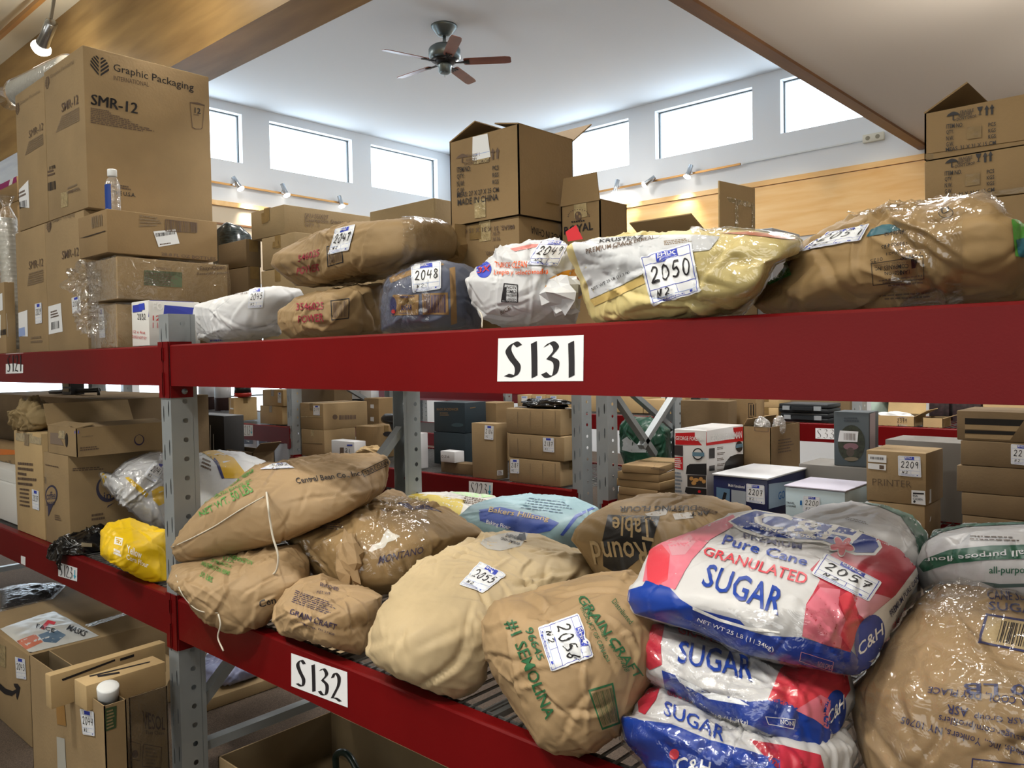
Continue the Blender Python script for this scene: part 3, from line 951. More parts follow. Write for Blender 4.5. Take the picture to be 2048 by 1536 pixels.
def wrap(root, grow=.006, seed=1, m=None, N=14, amp=.012, sq=.9):
    """clear film hugging a box-like thing"""
    g = TOP[root.name]
    rnd = random.Random(seed)
    A, e1, e2 = g['A'], g['e1'], g['e2']
    vs, fs = [], []
    mb = MB()
    def pt(u, v, w):
        q = A + e1 * (g['L1'] * u) + e2 * (g['L2'] * v) + np.array([0, 0, g['z0'] + (g['z1'] - g['z0']) * w])
        c = np.array([u - .5, v - .5, w - .5]); n = -0 + e1 * c[0] + e2 * c[1] + np.array([0, 0, c[2]])
        n /= (np.linalg.norm(n) + 1e-9)
        k = noise.noise(Vector(q * 9) + Vector((seed, 0, 0))) + .5 * abs(noise.noise(Vector(q * 22)))
        q2 = q + n * (grow + amp * (k + .3))
        q2[2] = max(q2[2], g['z0'] + .001)
        return q2
    N1 = N
    grid = [i / N1 for i in range(N1 + 1)]
    for fx in ('f', 'b', 'l', 'r', 't'):
        base = len(mb.v)
        P_ = []
        for i in grid:
            for j in grid:
                P_.append(pt(*{'f': (i, -.0, j), 'b': (i, 1, j), 'l': (1, i, j), 'r': (0, i, j), 't': (i, j, 1)}[fx]))
        n = N1 + 1
        mb.add(P_, [(i * n + j, (i + 1) * n + j, (i + 1) * n + j + 1, i * n + j + 1) for i in range(N1) for j in range(N1)])
    return mb.build('plastic_wrap', m or film('stretch_film'), root, True)

def box_sym(P, q, m=GINK, parts='uga'):
    """shipping marks: umbrella, glass and two up-arrows in the box q"""
    if 'u' in parts:
        P.uv([(.0, .55), (.04, .75), (.10, .88), (.14, .92), (.18, .88), (.24, .75), (.28, .55), (.15, .60)], q, m, .0006)
        P.rect(.13, .15, .155, .6, q, m, .0006); P.rect(.135, .1, .20, .16, q, m, .0006)
    if 'a' in parts:
        for u in (.80, .91):
            P.rect(u + .018, 0, u + .062, .65, q, m, .0006); P.uv([(u - .01, .6), (u + .09, .6), (u + .04, 1)], q, m, .0006)
    if 'g' in parts:
        P.uv([(.64, .95), (.76, .95), (.73, .6), (.71, .55), (.71, .25), (.75, .18), (.65, .18), (.69, .25), (.69, .55), (.67, .6)], q, m, .0006)

def sub(P, q, u0, v0, u1, v1):
    g = P.at(np.array([(u0, v0), (u1, v0), (u0, v1), (u1, v1)], float), *q)
    return tuple(g)

# ---------- front rack, top shelf, left bay
s12, P = carton('tall brown carton with leaf roundel, upper of the nearest cup-carton pair', 165, 91, 420, 89, 1.47, 2.425, m=0, group=None)
smr_up = s12
q = ((180, 206), (386, 244), (181, 106), (388, 168))
# leaf roundel
cx, cy = 199, 132.5
def leaf(P, c, ax, ay, m=INK):
    """roundel of slanted leaf bars: c centre, ax and ay half-axes as pixel vectors"""
    c, ax, ay = np.array(c, float), np.array(ax, float), np.array(ay, float)
    for sgn in (-1, 1):
        for k in range(5):
            y0 = -.95 + k * .38
            pts = []
            for (u, v) in ((.10, y0), (.98, y0 + .78), (.98, y0 + 1.0), (.10, y0 + .22)):
                pts.append((u, v))
            # clip to the disc
            out = []
            for t in np.linspace(0, 1, 8): out.append((.10 + .88 * t, y0 + .78 * t))
            for t in np.linspace(1, 0, 8): out.append((.10 + .88 * t, y0 + .22 + .78 * t))
            cl = []
            for (u, v) in out:
                r = hypot(u, v)
                if r > 1: u, v = u / r, v / r
                cl.append((u, v))
            P.poly([c + ax * (u * sgn) + ay * v for u, v in cl], m, .0006)
leaf(P, (199, 132.5), (19, 5.5), (0, -20.5))
P.text('Graphic Packaging', (226.5, 146), (387, 187), (226.5, 127), INK, .004)
P.text('INTERNATIONAL', (226.5, 160), (297, 174), (226.5, 151), GINK, .003)
for k_ in (0, .8, 1.6): P.text('SMR-12', (181 + k_, 209), (273.5 + k_, 228), (182 + k_, 188), INK)
q = ((181, 244), (306, 266), (181, 213), (306, 236))
for k in range(9):
    y = 215 + k * 3.5; x1 = (218, 222, 240, 258, 262, 276, 300, 308, 286)[k]; g = .17
    P.lines(((181, y + 2.6), (x1, y + 2.6 + (x1 - 181) * g), (181, y), (x1, y + (x1 - 181) * g)), 1, GINK, seed=k, fill=.8, ragged=0)
P.poly([(379.5, 206), (384, 255), (390, 258.5), (402, 259), (405, 256), (409, 211), (408.2, 210.6), (404, 255), (401, 257.6), (391, 257.2), (385.2, 254), (380.5, 206)], GINK, .0006)
P.poly([(379, 204.5), (395, 205), (409, 210), (409, 211.5), (394, 209), (379, 206)], GINK, .0006)
P.text('12', (389, 226), (401, 228), (389, 215), INK, .02)
P.lines(((387, 230), (402, 232.5), (387, 228), (402, 230)), 1, GINK)
P.lines(((224, 375), (270, 383), (224, 366), (270, 374)), 2, GINK, fill=.6)
P.text('THE U.S.A.', (225, 389), (271, 394.5), (225, 381), INK, .02)
# narrow aisle face
P.text('SMR-12', (124, 225), (157.5, 207), (123.5, 207.5), GINK, .012, tr=(157, 188))
P.lines(((112, 266), (159, 242), (124, 231), (159, 213)), 7, LINK, fill=.7, ragged=.0)
leaf(P, (95, 166), (4.5, -3), (0, -14), GINK)
P.text('Graphic Packaging', (101, 160), (148, 128), (101, 150), LINK, .0)
P.quad((91, 390), (119, 382), (89.5, 333), (117, 324), PAPER)
P.bars(((93, 384), (113, 378), (93, 367), (112, 361)), INK, 12, 3); P.lines(((92, 356), (114, 349), (91.5, 342), (113, 335)), 2, GINK)
P.bars(((99, 340), (113, 336), (99, 333), (112, 329)), INK, 6, 4)
P.lines(((134, 390), (162, 378), (136, 372), (162, 362)), 2, LINK); P.text('THE U.S.A.', (138, 388), (162, 381), (138, 382), GINK)
P.build('printing')
P.quad((123, 416), (136, 412), (122, 386), (136, 382), CTAPE, .0004); P.build('tape')
lab = 'brown carton of paper cups, '
b, P = carton('tall brown carton of the cup-carton pair, lower one behind the bottle case', 167, 93, 420, 412, 1.47, S2 + .002, m=0, dep=TOP[s12.name]['L2'], gap=.003, zt=2.422)
P.text('SMR-12', (124.5, 519), (158, 511), (124.5, 502), GINK, .004)
leaf(P, (98.5, 453), (5, -1.5), (0, -13), GINK); P.text('Graphic Packaging', (105, 448), (150, 434), (105, 438), LINK)
P.quad((98, 669), (126, 663), (97, 613), (122, 606), PAPER); P.bars(((103, 660), (120, 656), (103, 645), (119, 641)), INK, 10, 5); P.lines(((102, 638), (120, 633), (102, 622), (119, 617)), 3, GINK)
P.lot('2030', (146, 628), (163, 624), (144, 596), (161, 591), sig=None)
P.build('printing')
sl, P = carton('tall brown carton, upper one of the pair at the left end of the cup cartons', 89, 33.5, 90, 150, 1.47, 2.425, m=0, dep=.6, x1=-4.452)
TOP[sl.name]['z1']
P.text('SMR-12', (58.5, 277), (87, 259), (58.5, 262), GINK, .0); P.lines(((50, 312), (87, 289), (58, 282), (87, 266)), 6, LINK, fill=.7, ragged=0)
leaf(P, (35.5, 218), (4, -2.5), (0, -13), GINK); P.text('Graphic Packaging', (40, 212), (80, 186), (40, 204), LINK)
P.quad((35, 425), (59, 416), (34, 372), (57, 360), PAPER); P.bars(((40, 418), (56, 413), (39, 404), (55, 399)), INK, 10, 6); P.lines(((38, 398), (56, 390), (37, 384), (55, 375)), 2, GINK)
P.quad((57, 484), (68, 479), (58, 372), (63, 370), CTAPE, .0005)
P.build('printing')
b, P = carton('tall brown carton, lower one of the pair at the left end of the cup cartons', 91, 34, 92, 412, 1.47, S2 + .002, m=0, dep=.6, zt=2.422, x1=-4.514)
P.text('SMR-12', (58.5, 539), (87, 532), (58.5, 523), GINK, .0); P.lines(((55, 573), (87, 564), (58, 546), (87, 538)), 6, LINK, fill=.7, ragged=0)
P.quad((37, 677), (56, 673), (36, 624), (55, 620), PAPER); P.quad((38, 674), (51, 671), (38, 657), (50, 654), LBINK, .0008)
P.lot('2029', (72, 648), (85, 646), (70.5, 608), (84, 605), sig=None)
P.lines(((62, 688), (90, 686), (62, 672), (90, 669)), 2, LINK)
P.quad((57, 484), (67, 481), (57, 440), (69, 436), CTAPE, .0005); P.build('printing')
smr_l = b

wc, P = carton('flat brown bottle case with a white barcode label, supporting the small bottle', 212, 157, 434, 417, 1.40, None, yb=505, m=1)
P.quad((317, 494), (359, 487), (306.5, 463), (351, 458.5), PAPER)
P.bars(((312, 474), (351, 468), (310, 467), (350, 462)), INK, 26, 8); P.lines(((320, 491), (350, 487), (319, 487), (349, 483)), 1, GINK)
P.bars(((332, 462.5), (394, 464), (330, 439), (393, 446)), GINK, 20, 9)
qf = ((330.5, 463), (394, 465.5), (330.5, 438.5), (394, 445.5)); P.frame(qf, GINK, .02, .05, .0004)
P.text('28-8 FL OZ BOTTLES', (322, 511), (431, 521), (322, 505), GINK, .01)
P.lines(((279, 455), (328, 452), (279, 428), (328, 436)), 4, LINK)
P.bars(((184, 457), (206, 451), (183, 434), (205, 428)), LINK, 9, 10)
P.build('printing')
mb = MB(); P.poly([(160, 476.5), (211, 461), (211, 463), (175, 474)], mat('dark_gap', '2a1e14', .9), .0003); P.build('flap_gap')

eo, P = carton('film-wrapped brown carton under the bottle case', 233, 180, 455, 513, 1.42, None, yb=598, m=0)
P.quad((288, 570), (364, 575), (288, 540), (364, 545), mat('green_panel', '4f5a3e', .7), .0004)
P.lines(((290, 568), (362, 573), (290, 544), (362, 548)), 6, GINK, fill=.5)
P.text('REPOSITION', (312, 538), (342, 541), (312, 534), GINK); P.quad((290, 531), (364, 536), (290, 516), (364, 520), mat('green_panel', '4f5a3e', .7), .0004)
P.text('Easy-Open', (399, 543), (450, 540), (399, 533), GINK, .01); P.text('Resealable pouch', (394, 552), (454, 549), (394, 545), GINK)
P.build('printing'); wrap(eo, .004, 3, film('stretch_film_soft', amount=.07, bscale=16, bump=.9), 18, .010)
ec, P = carton('small film-wrapped brown carton low on the shelf beside the cup cartons', 233, 187, 268, 608, 1.42, S2 + .003, m=0, dep=.22)
P.lot('2031', (200, 676), (212, 675), (198, 618), (208, 616), sig=None); P.build('printing'); wrap(ec, .006, 5, film('stretch_film_soft'), 14, .014)
cofm = mat('white_carton', 'c9c9c6', .6)
cf, P = carton('white and blue printed carton with a 12-pack mark beside the post', 296, 263, 400, 600, 1.41, S2 + .003, m=cofm)
P.quad((297, 634), (400, 634), (297, 600), (400, 600), mat('carton_blue', '27359c', .5), .0003)
P.text('FO', (305, 620), (326, 620), (305, 605), WHITE, .03); P.text('12', (305, 641), (320, 641), (305, 631), RINK, .01); P.text('1 lb', (305, 656), (322, 656), (305, 645), RINK)
P.quad((266, 625), (284, 623), (266, 611), (284, 608), mat('carton_blue', '27359c', .5), .0004)
P.hand('2032', (276, 640), (292, 640), (275, 627), INK, .14); P.text('12 x 4oz', (267, 666), (291, 668), (267, 660), RINK); P.text('DOES NOT FIT', (266, 676), (294, 680), (266, 670), RINK)
P.quad((279, 621), (290, 619), (278, 608), (289, 606), BINK, .0005); P.build('printing')

b, P = carton('brown carton with a magenta striped top edge at far left of the top shelf', 33, -60, 40, 352, 1.80, None, yb=402, m=1, dep=.3, name='cardboard_carton')
mg = mat('magenta_tape', '9c2b6e', .4)
c_ = TOP[b.name]['c']; a1, a2 = PX(c_[0] - (0, 0, .003))[:2], PX(c_[0] + (c_[1] - c_[0]) * .35 - (0, 0, .003))[:2]; a3, a4 = PX(c_[0] - (0, 0, .04))[:2], PX(c_[0] + (c_[1] - c_[0]) * .35 - (0, 0, .04))[:2]
qs_ = (a4, a3, a2, a1); P.rect(0, 0, 1, 1, qs_, mg, .0004); P.uv([(.55, 0), (.75, 0), (.85, 1), (.65, 1)], qs_, WHITE, .0008); P.build('striped_tape')
b2, P = carton('tall brown carton under the magenta-edged one at far left', 34, -60, 40, 404, 1.80, S2 + .002, m=1, dep=.3, zt=TOP[b.name]['z0'] - .002)
b, P = carton('narrow brown carton with white shipping labels at the far left edge', 22, -60, 30, 560, 1.41, S2 + .002, m=0, dep=.05, x1=-4.975)
P.quad((0, 676), (16, 673), (0, 630), (13, 627), PAPER); P.bars(((1, 671), (12, 669), (1, 660), (12, 658)), INK, 8, 3)
P.quad((0, 622), (6, 620), (0, 588), (5, 586), PAPER); P.build('shipping_label')

# ---------- front rack, top shelf, right bay (behind the sacks)
Ys = 2.12
b, P = carton('bottom carton of the storage-shelf stack behind the long kraft sack', 590, 524, 770, 532, Ys, S2 + .002, m=4, tape='y'); b1 = b
b, P = carton('middle carton of the storage-shelf stack behind the long kraft sack', 589, 524, 765, 464, Ys, on=b1, m=4, tape='y'); b1 = b
P.quad((545, 497), (558, 492), (546, 484), (558, 480), TAPE, .0004); P.build('tape_patch')
b, P = carton('top carton stamped with a storage shelf description, left of the tall box', 567, 502, 742, 408, Ys, on=b1, m=4, tape='y')
P.quad((524, 448), (536, 444), (523, 427), (536, 423), TAPE, .0004)
P.text('SKU:SS0027', (609, 435), (656.5, 439), (609, 426), GINK, .0); P.text('Description: Storage shelf', (610, 445.5), (712, 452), (610, 436), GINK, .008); P.text('QTY : 1', (610, 453), (638, 456), (610, 446), GINK, .01)
P.build('printing')
b, P = carton('lower dark carton of the pair behind the white sack', 496, 440, 523, 533, 2.1, S2 + .002, m=2, tape='x'); b1 = b
b, P = carton('upper dark carton of the pair behind the white sack', 491, 436, 522, 478, 2.1, on=b1, m=2, tape='x')
b, P = carton('wide brown carton peeking between the storage carton and the tall box', 868, 741, 935, 396, 2.25, S2 + .002, m=4, dep=.25)
P.quad((866, 420), (872, 420), (866, 396), (872, 396), CTAPE, .0004); P.build('tape')
Yc = 1.80
b, P = carton('brown box printed upside down, under the tall open box', 1038, 909, 1150, 431, Yc, S2 + .002, m=1, tape='yc'); b1 = b
for t, a_, c_, h in (('MEAS. 31 X 31 X 15 CM', (1029, 449), (920, 459), 9), ('G.W.', (1000, 462), (985, 464), 8), ('N.W.', (1000, 473), (985, 475), 8), ('QTY.', (1000, 489), (988, 490), 8), ('ITEM NO.', (1000, 501), (972, 503), 8)):
    P.text(t, a_, c_, (a_[0], a_[1] + h), GINK, .02)
P.text('MADE IN CHINA', (1124, 472), (1061, 452), (1124, 487), INK, .005)
P.quad((940, 480), (963, 478), (939, 452), (962, 449), TAPE, .0004); P.build('printing')
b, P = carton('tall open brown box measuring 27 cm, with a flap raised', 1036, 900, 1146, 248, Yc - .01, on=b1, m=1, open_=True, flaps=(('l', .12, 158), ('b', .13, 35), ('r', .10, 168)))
box_sym(P, ((912, 330), (1000, 317), (913, 308), (1000, 294)), GINK, 'ua')
P.text('FRAGILE', (934, 315), (952, 313), (934, 309), GINK, .01); P.text('KEEP DRY', (933, 323), (955, 321), (933, 317), GINK, .01); P.text("DON'T DROP", (930, 331), (980, 324), (930, 325), GINK, .01)
for k, (t, u) in enumerate((('ITEM NO:', 'PCS'), ('QTY:', 'KGS'), ('N.W:', 'KGS'), ('G.W:', ''))):
    y = 346 + k * 14; w_ = (27, 15, 15, 15)[k]
    P.text(t, (915, y), (915 + w_, y - w_ * .13), (914.5, y - 11), INK, .02)
    if u: P.text(u, (986, y - 5), (998, y - 6.5), (986, y - 14), INK, .02)
P.text('MEAS: 27 X 27 X 25 CM', (915, 396), (998, 384), (915, 386), INK, .015); P.text('MADE IN CHINA', (916, 412), (997, 400), (916, 399), INK, .01)
P.lot('', (945, 321), (981, 314), (943, 270), (979, 260), sig='N2') if False else None
P.quad((945, 322), (982, 314), (943, 271), (980, 259), PAPER, .0006); P.quad((954, 275), (969, 271), (954, 267), (969, 262), BINK, .0012); P.rect(.05, .2, .95, .22, ((945, 322), (982, 314), (943, 271), (980, 259)), LBINK, .001)
P.hand('N1', (952, 314), (960, 312), (952, 306), GINK, .14)
P.quad((950, 437), (972, 434), (949, 400), (971, 397), CTAPE, .0004); P.quad((948, 329), (978, 324), (949, 320), (979, 315), CTAPE, .0003)
P.quad((1092, 440), (1118, 446), (1092, 404), (1118, 409), TAPE, .0004); P.build('printing')
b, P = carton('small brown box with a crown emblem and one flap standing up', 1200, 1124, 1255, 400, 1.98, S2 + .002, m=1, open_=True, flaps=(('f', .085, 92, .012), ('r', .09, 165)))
P.text('ROYAL', (1129, 470), (1187, 459), (1129, 454), INK, .02, tr=(1186, 443))
P.arc('REGAL', (1144, 424), (1178, 420), 3, -5, GINK) if False else None
P.ell((1157, 432), 7, 9, GINK, lift=.0006); P.ell((1155, 428), 2, 3, KR[1], lift=.001); P.ell((1160, 433), 2, 3, KR[1], lift=.001)
for k in range(6): P.ell((1145 + k * 4.6, 444 - k * .5), 2, 1.5, INK, lift=.0006)
for k in range(14):
    a = pi * (1 - k / 13); P.ell((1158 + 21 * cos(a), 433 - 14 * sin(a)), 1.3, .9, GINK, lift=.0006)
P.quad((1149, 437), (1175, 433), (1148, 409), (1174, 404), CTAPE, .0003); P.build('printing')
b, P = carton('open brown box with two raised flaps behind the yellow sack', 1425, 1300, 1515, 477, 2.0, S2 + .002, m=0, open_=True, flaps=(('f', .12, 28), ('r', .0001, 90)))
G_ = TOP[b.name]
fo = flap(b, WX(1437, 468, G_['A'][0] - .003), WX(1508, 476, G_['A'][0] - .003), (1, 0), .145, 90, KR[3], taper=.0)
P = Print(fo, b)
for x_ in (1433, 1470, 1503): P.quad((x_, 468), (x_ + 6, 470), (x_, 388 + (x_ - 1433) * .27), (x_ + 6, 390 + (x_ - 1433) * .27), CTAPE, .0004)
P.quad((1433, 398), (1508, 417), (1433, 387), (1508, 407), CTAPE, .0004); P.build('tape')
b, P = carton('pale grey carton between the yellow sack and the wooden wall', 1546, 1452, 1612, 455, 2.32, S2 + .002, m=mat('pale_grey_carton', 'a9adb6', .6), dep=.2)
q3 = []
on_ = None
for k, (yt, lab) in enumerate(((384, 'lowest box of the three-box stack at the right end of the top shelf'), (286, 'middle box of the three-box stack at the right end of the top shelf'), (183, 'top box of the right-hand stack, its flaps raised open'))):
    kw = dict(z0=S2 + .002) if on_ is None else dict(on=on_)
    o_, P = carton(lab, 2075, 1849, None, yt, 2.2, m=1, dep=.28, open_=(k == 2), flaps=(('l', .11, 150), ('b', .12, 38)) if k == 2 else (), tape=None, **kw)
    on_ = o_
    dy = {2: 0, 1: 94, 0: 188}[k]
    dx = -2 if k else 0
    if k:
        dx = 0 if k == 2 else -3
        box_sym(P, ((1893 + dx, 246 + dy), (1989 + dx, 228 + dy), (1893 + dx, 224 + dy), (1989 + dx, 208 + dy)), INK)
        P.text('FRAGILE', (1921 + dx, 228 + dy), (1948 + dx, 223 + dy), (1921 + dx, 222 + dy), INK, .01); P.text('KEEP DRY', (1918 + dx, 235 + dy), (1945 + dx, 230 + dy), (1918 + dx, 229 + dy), INK, .01); P.text("DON'T DROP", (1914 + dx, 242 + dy), (1953 + dx, 235 + dy), (1914 + dx, 236 + dy), INK, .01)
        for j, (t, u) in enumerate((('ITEM NO.', 'PCS'), ('QTY.', 'KGS'), ('N.W.', 'KGS'), ('G.W.', ''))):
            y = 258 + j * 12 + dy; w_ = (34, 15, 15, 15)[j]
            P.text(t, (1893 + dx, y), (1893 + w_ + dx, y - w_ * .12), (1893 + dx, y - 9), INK, .02)
            if u: P.text(u, (1977 + dx, y - 4), (1992 + dx, y - 6), (1977 + dx, y - 12), INK, .02)
        P.text('MEAS. 31 X 31 X 15 CM', (1892 + dx, 304 + dy), (1992 + dx, 289 + dy), (1892 + dx, 296 + dy), INK, .015)
        P.quad((1934 + dx, 279 + dy), (1963 + dx, 275 + dy), (1934 + dx, 256 + dy), (1963 + dx, 251 + dy), TAPE, .0004)
        P.quad((1851, 321 + dy - 2), (2048, 291 + dy), (1851, 310 + dy - 2), (2048, 280 + dy), TAPE, .0003)
        P.build('printing')

# ---------- front rack, lower shelf, left bay
b, P = carton('very wide dark brown carton at the back of the lower left shelf', 205, 0, None, 799, 1.74, S1 + .002, m=2, dep=.6, wid=2.1); bigb = b
b, P = carton('pale tall carton with a taped top at the left of the coffee cartons', 83, 32, 96, 868, 1.40, S1 + .002, m=3, dep=.3, tape=None)
P.quad((32, 880), (83, 890), (32, 866), (83, 868), CTAPE, .0004); P.quad((49, 890), (58, 892), (50, 868), (58, 869), TAPE, .0008)
for k in range(5): P.lines(((36, 930 + k * 10), (76 - 8 * (k % 3), 934 + k * 10), (36, 923 + k * 10), (76 - 8 * (k % 3), 926 + k * 10)), 1, GINK, seed=k, fill=.7)
for k in range(5): P.lines(((40, 980 + k * 8), (62, 984 + k * 8), (40, 975 + k * 8), (62, 978 + k * 8)), 1, GINK, seed=k + 9, fill=.7)
P.lot('2037', (66, 1017), (79.5, 1021), (64.5, 978), (78.5, 982), sig=None); P.build('printing'); pale = b
b, P = carton('brown carton with a round blue emblem standing behind the black bag', 135, 85, 330, 912, 1.40, S1 + .002, m=0, wid=.325); cl_ = b
nv = mat('navy_print', '343247', .7)
P.ell((103, 990), 12, 20, nv, rot=.1, lift=.0003); P.ell((103, 991), 10, 17, KR[0], rot=.1, lift=.0008); P.poly([(96, 1008), (112, 996), (97, 1033)], nv, .0004)
P.text('coffee', (94, 1000), (112, 998), (94, 984), nv, .02); P.text('house', (94, 1012), (110, 1010), (94, 1001), nv, .02)
P.lot('2038', (84.5, 982), (93.5, 983), (83.5, 941), (93, 943), sig=None) if False else P.lot('2038', (86, 982), (94, 984), (86, 941), (93, 943), sig=None)
P.lines(((145, 943), (220, 939), (145, 936), (220, 931)), 2, GINK); P.lines(((183, 1043), (215, 1039), (183, 1027), (215, 1022)), 2, GINK)
P.ell((214, 978), 22, 26, nv, lift=.0003); P.ell((217, 975), 20, 22, KR[0], lift=.0008); P.text('in', (207, 1000), (222, 998), (207, 985), nv, .02); P.poly([(213, 1016), (230, 1004), (216, 1011)], nv, .0006)
P.lines(((86, 930), (130, 939), (86, 926), (130, 935)), 1, GINK); P.lines(((110, 1040), (124, 1043), (110, 1028), (124, 1031)), 3, GINK); P.build('printing')
b, P = carton('flat open brown carton with a hand hole, on top of the emblem carton', 152, 96, 332, 858, 1.40, on=cl_, m=0, open_=True, flaps=(('l', .12, 62), ('r', .11, 172), ('f', .08, 170)))
P.ell((133.5, 880), 2.6, 14, mat('hand_hole', '20170f', .9), lift=.0006); P.quad((117, 876), (130, 878), (118, 861), (130, 862), CTAPE, .0004)
P.quad((150, 867), (157, 867), (150, 862), (158, 861), BINK, .0006); P.quad((101, 887), (128, 891), (101, 865), (116, 866), mat('pale_print', '7a6a5c', .8), .0003)
P.lines(((160, 903), (206, 898), (160, 894), (206, 890)), 2, GINK); P.ell((278, 880), 10, 11, PINK, rot=.3, lift=.0005); P.ell((278, 879), 8, 9, KR[0], lift=.0009); P.lines(((269, 884), (287, 881), (269, 874), (287, 871)), 3, PINK)
P.lines(((163, 875), (195, 872), (163, 872), (195, 869)), 1, LINK); P.build('printing')
b, P = carton('white carton low at the left edge of the lower shelf', 31, -60, None, 972, 1.44, S1 + .002, m=cofm, dep=.25); wb = b
b, P = carton('white flat carton on the white one at the left edge', 30, -60, None, 943, 1.46, on=wb, m=cofm, dep=.22); wb = b
b, P = carton('brown carton with an orange printed band at the left edge', 31, -60, None, 896, 1.56, on=wb, m=1, dep=.14)
P.poly([(0, 898), (31, 900), (31, 909), (0, 910)], mat('orange_print', 'c26a22', .6), .0004); P.text('ckers', (2, 928), (22, 926), (2, 920), GINK); P.build('printing')
b, P = carton('tall black carton with white bamboo stalks printed on it, behind the post', 447, 388, None, 832, 2.40, S1 + .002, m=mat('black_carton', '19191b', .5), dep=.13)
for k, (x, y0_) in enumerate(((405, 845), (411, 870), (416, 850), (421, 850), (427, 868))): P.quad((x, 905), (x + 1.6, 905), (x - .5, y0_), (x + 1.1, y0_), WHITE, .0006)
P.build('printing')
b, P = carton('low open dark carton with a raised flap beside the black bamboo carton', 505, 449, 545, 905, 2.41, S1 + .002, m=2, dep=.14, open_=True, flaps=(('r', .10, 35),))

# ---------- floor level under the front rack
b, P = carton('large brown carton on the floor with a curved black arrow mark, bottom left', 57, -90, 352, 1312, 1.17, .002, m=0); am = b
P.poly([(0, 1366), (12, 1377), (26, 1382), (33, 1378), (29, 1372), (28, 1367), (36, 1367), (41, 1375), (38, 1390), (35, 1400), (33, 1392), (33, 1385), (24, 1392), (10, 1388), (0, 1379)], INK, .0006)
for x in (70, 80): P.quad((x, 1339), (x + 2, 1338), (x, 1325), (x + 2, 1324), INK, .0006); P.poly([(x - 2, 1326), (x + 4, 1324), (x + 1, 1319)], INK, .0006)
P.quad((64, 1341), (87, 1337), (64, 1339.5), (87, 1335.5), INK, .0006)
P.lot('2043', (34, 1356), (54, 1359), (31, 1313), (51, 1318), sig=None)
P.quad((0, 1330), (12, 1336), (0, 1288), (12, 1293), CTAPE, .0004)
P.poly([(170, 1250), (260, 1222), (268, 1226), (178, 1255)], CTAPE, .0004); P.build('printing')
b, P = carton('open brown carton on the floor holding long narrow boxes', 208, 69, 258, 1413, 1.05, .002, m=0, open_=True); oc44 = b
P.lot('2044', (167, 1468), (191, 1472), (161, 1417), (189, 1423))
P.quad((211, 1463), (232, 1455), (210, 1417), (233, 1411), mat('dark_green_print', '31482a', .7), .0004); P.lines(((213, 1460), (230, 1453), (213, 1420), (230, 1415)), 6, KR[0], fill=.5)
P.quad((116, 1536), (133, 1536), (114, 1473), (130, 1477), mat('white_tape', 'a9a8a0', .5), .0004); P.quad((115, 1448), (133, 1452), (111, 1383), (128, 1391), mat('amber_tape', '9a7440', .3), .0004); P.build('printing')
G = TOP[oc44.name]
def inner_box(label, px_near, Z1, w, dpt, h, yaw, m, tilt=0):
    p = WZ(px_near[0], px_near[1], Z1)
    a = radians(yaw)
    ex, ey = np.array([-cos(a), -sin(a), 0]), np.array([-sin(a), cos(a), 0])
    o = shell('long_cardboard_box', p, ex, ey, w, dpt, Z1 - h, Z1, m); tag(o, label, 'box')
    return o
zt = G['z1']
lb = inner_box('long narrow brown box lying in the open floor carton, left one', (100, 1352), zt + .06, .045, .42, .12, 3, KR[3])
P = Print(lb); P.quad((125, 1362), (230, 1322), (123, 1358), (230, 1318), INK, .0006); P.quad((240, 1322), (268, 1313), (240, 1317), (268, 1308), INK, .0006); P.build('printing')
lb = inner_box('long narrow brown box lying in the open floor carton, right one', (172, 1372), zt + .05, .10, .28, .09, 2, KR[3])
P = Print(lb); P.quad((196, 1355), (240, 1347), (194, 1351), (238, 1344), INK, .0006); P.quad((180, 1354), (300, 1325), (178, 1352), (300, 1323), INK, .0006); P.build('printing')
b, P = carton('film-wrapped printed brown carton beside the post on the floor', 258, 234, 338, 1396, 1.262, .002, m=0, open_=True, flaps=(('b', .10, 60), ('l', .09, 115)))
P.text('VESOL', (286, 1458), (330, 1460), (284, 1420), GINK, .02, tr=(330, 1436)); P.text('Easy Clean', (292, 1470), (328, 1472), (291, 1460), GINK)
qf = ((284, 1533), (322, 1536), (286, 1487), (324, 1494)); P.frame(qf, GINK, .03, .03); P.lines(sub(P, qf, .15, .1, .85, .9), 5, LINK)
qf = ((262, 1518), (280, 1522), (262, 1482), (282, 1488)); P.frame(qf, GINK, .04, .03); P.ell((270, 1508), 6, 8, GINK)
P.build('printing'); wrap(b, .004, 9, film('stretch_film', amount=.1, bscale=30), 14, .008)
b, P = carton('long dark brown carton with a black printed mark under the right lower beam', 405, 300, 760, 1404, 1.84, .002, m=0, wid=.36, dep=.95); mk = b
qf = ((493, 1414), (520, 1404), (492, 1392), (519, 1382)); P.quad(*qf, INK, .0005); P.ell((509, 1397), 7, 8, KR[0], lift=.001); P.ell((511, 1396), 4, 6, INK, lift=.0014)
P.text('MAX', (524, 1400), (585, 1380), (524, 1384), INK, .03); P.lines(((410, 1438), (470, 1418), (410, 1425), (470, 1406)), 2, INK); P.lines(((412, 1476), (460, 1460), (412, 1450), (460, 1434)), 4, GINK); P.build('printing')
p0 = WY(380, 1508, 1.43)
oc = shell('cardboard_carton', (-2.91, 1.49), (1, 0), (0, 1), 1.35, .52, .002, p0[2] + .0, KR[0], open_=True, w=.006)
tag(oc, 'big open brown carton on the floor at the bottom, under the location card', 'box')
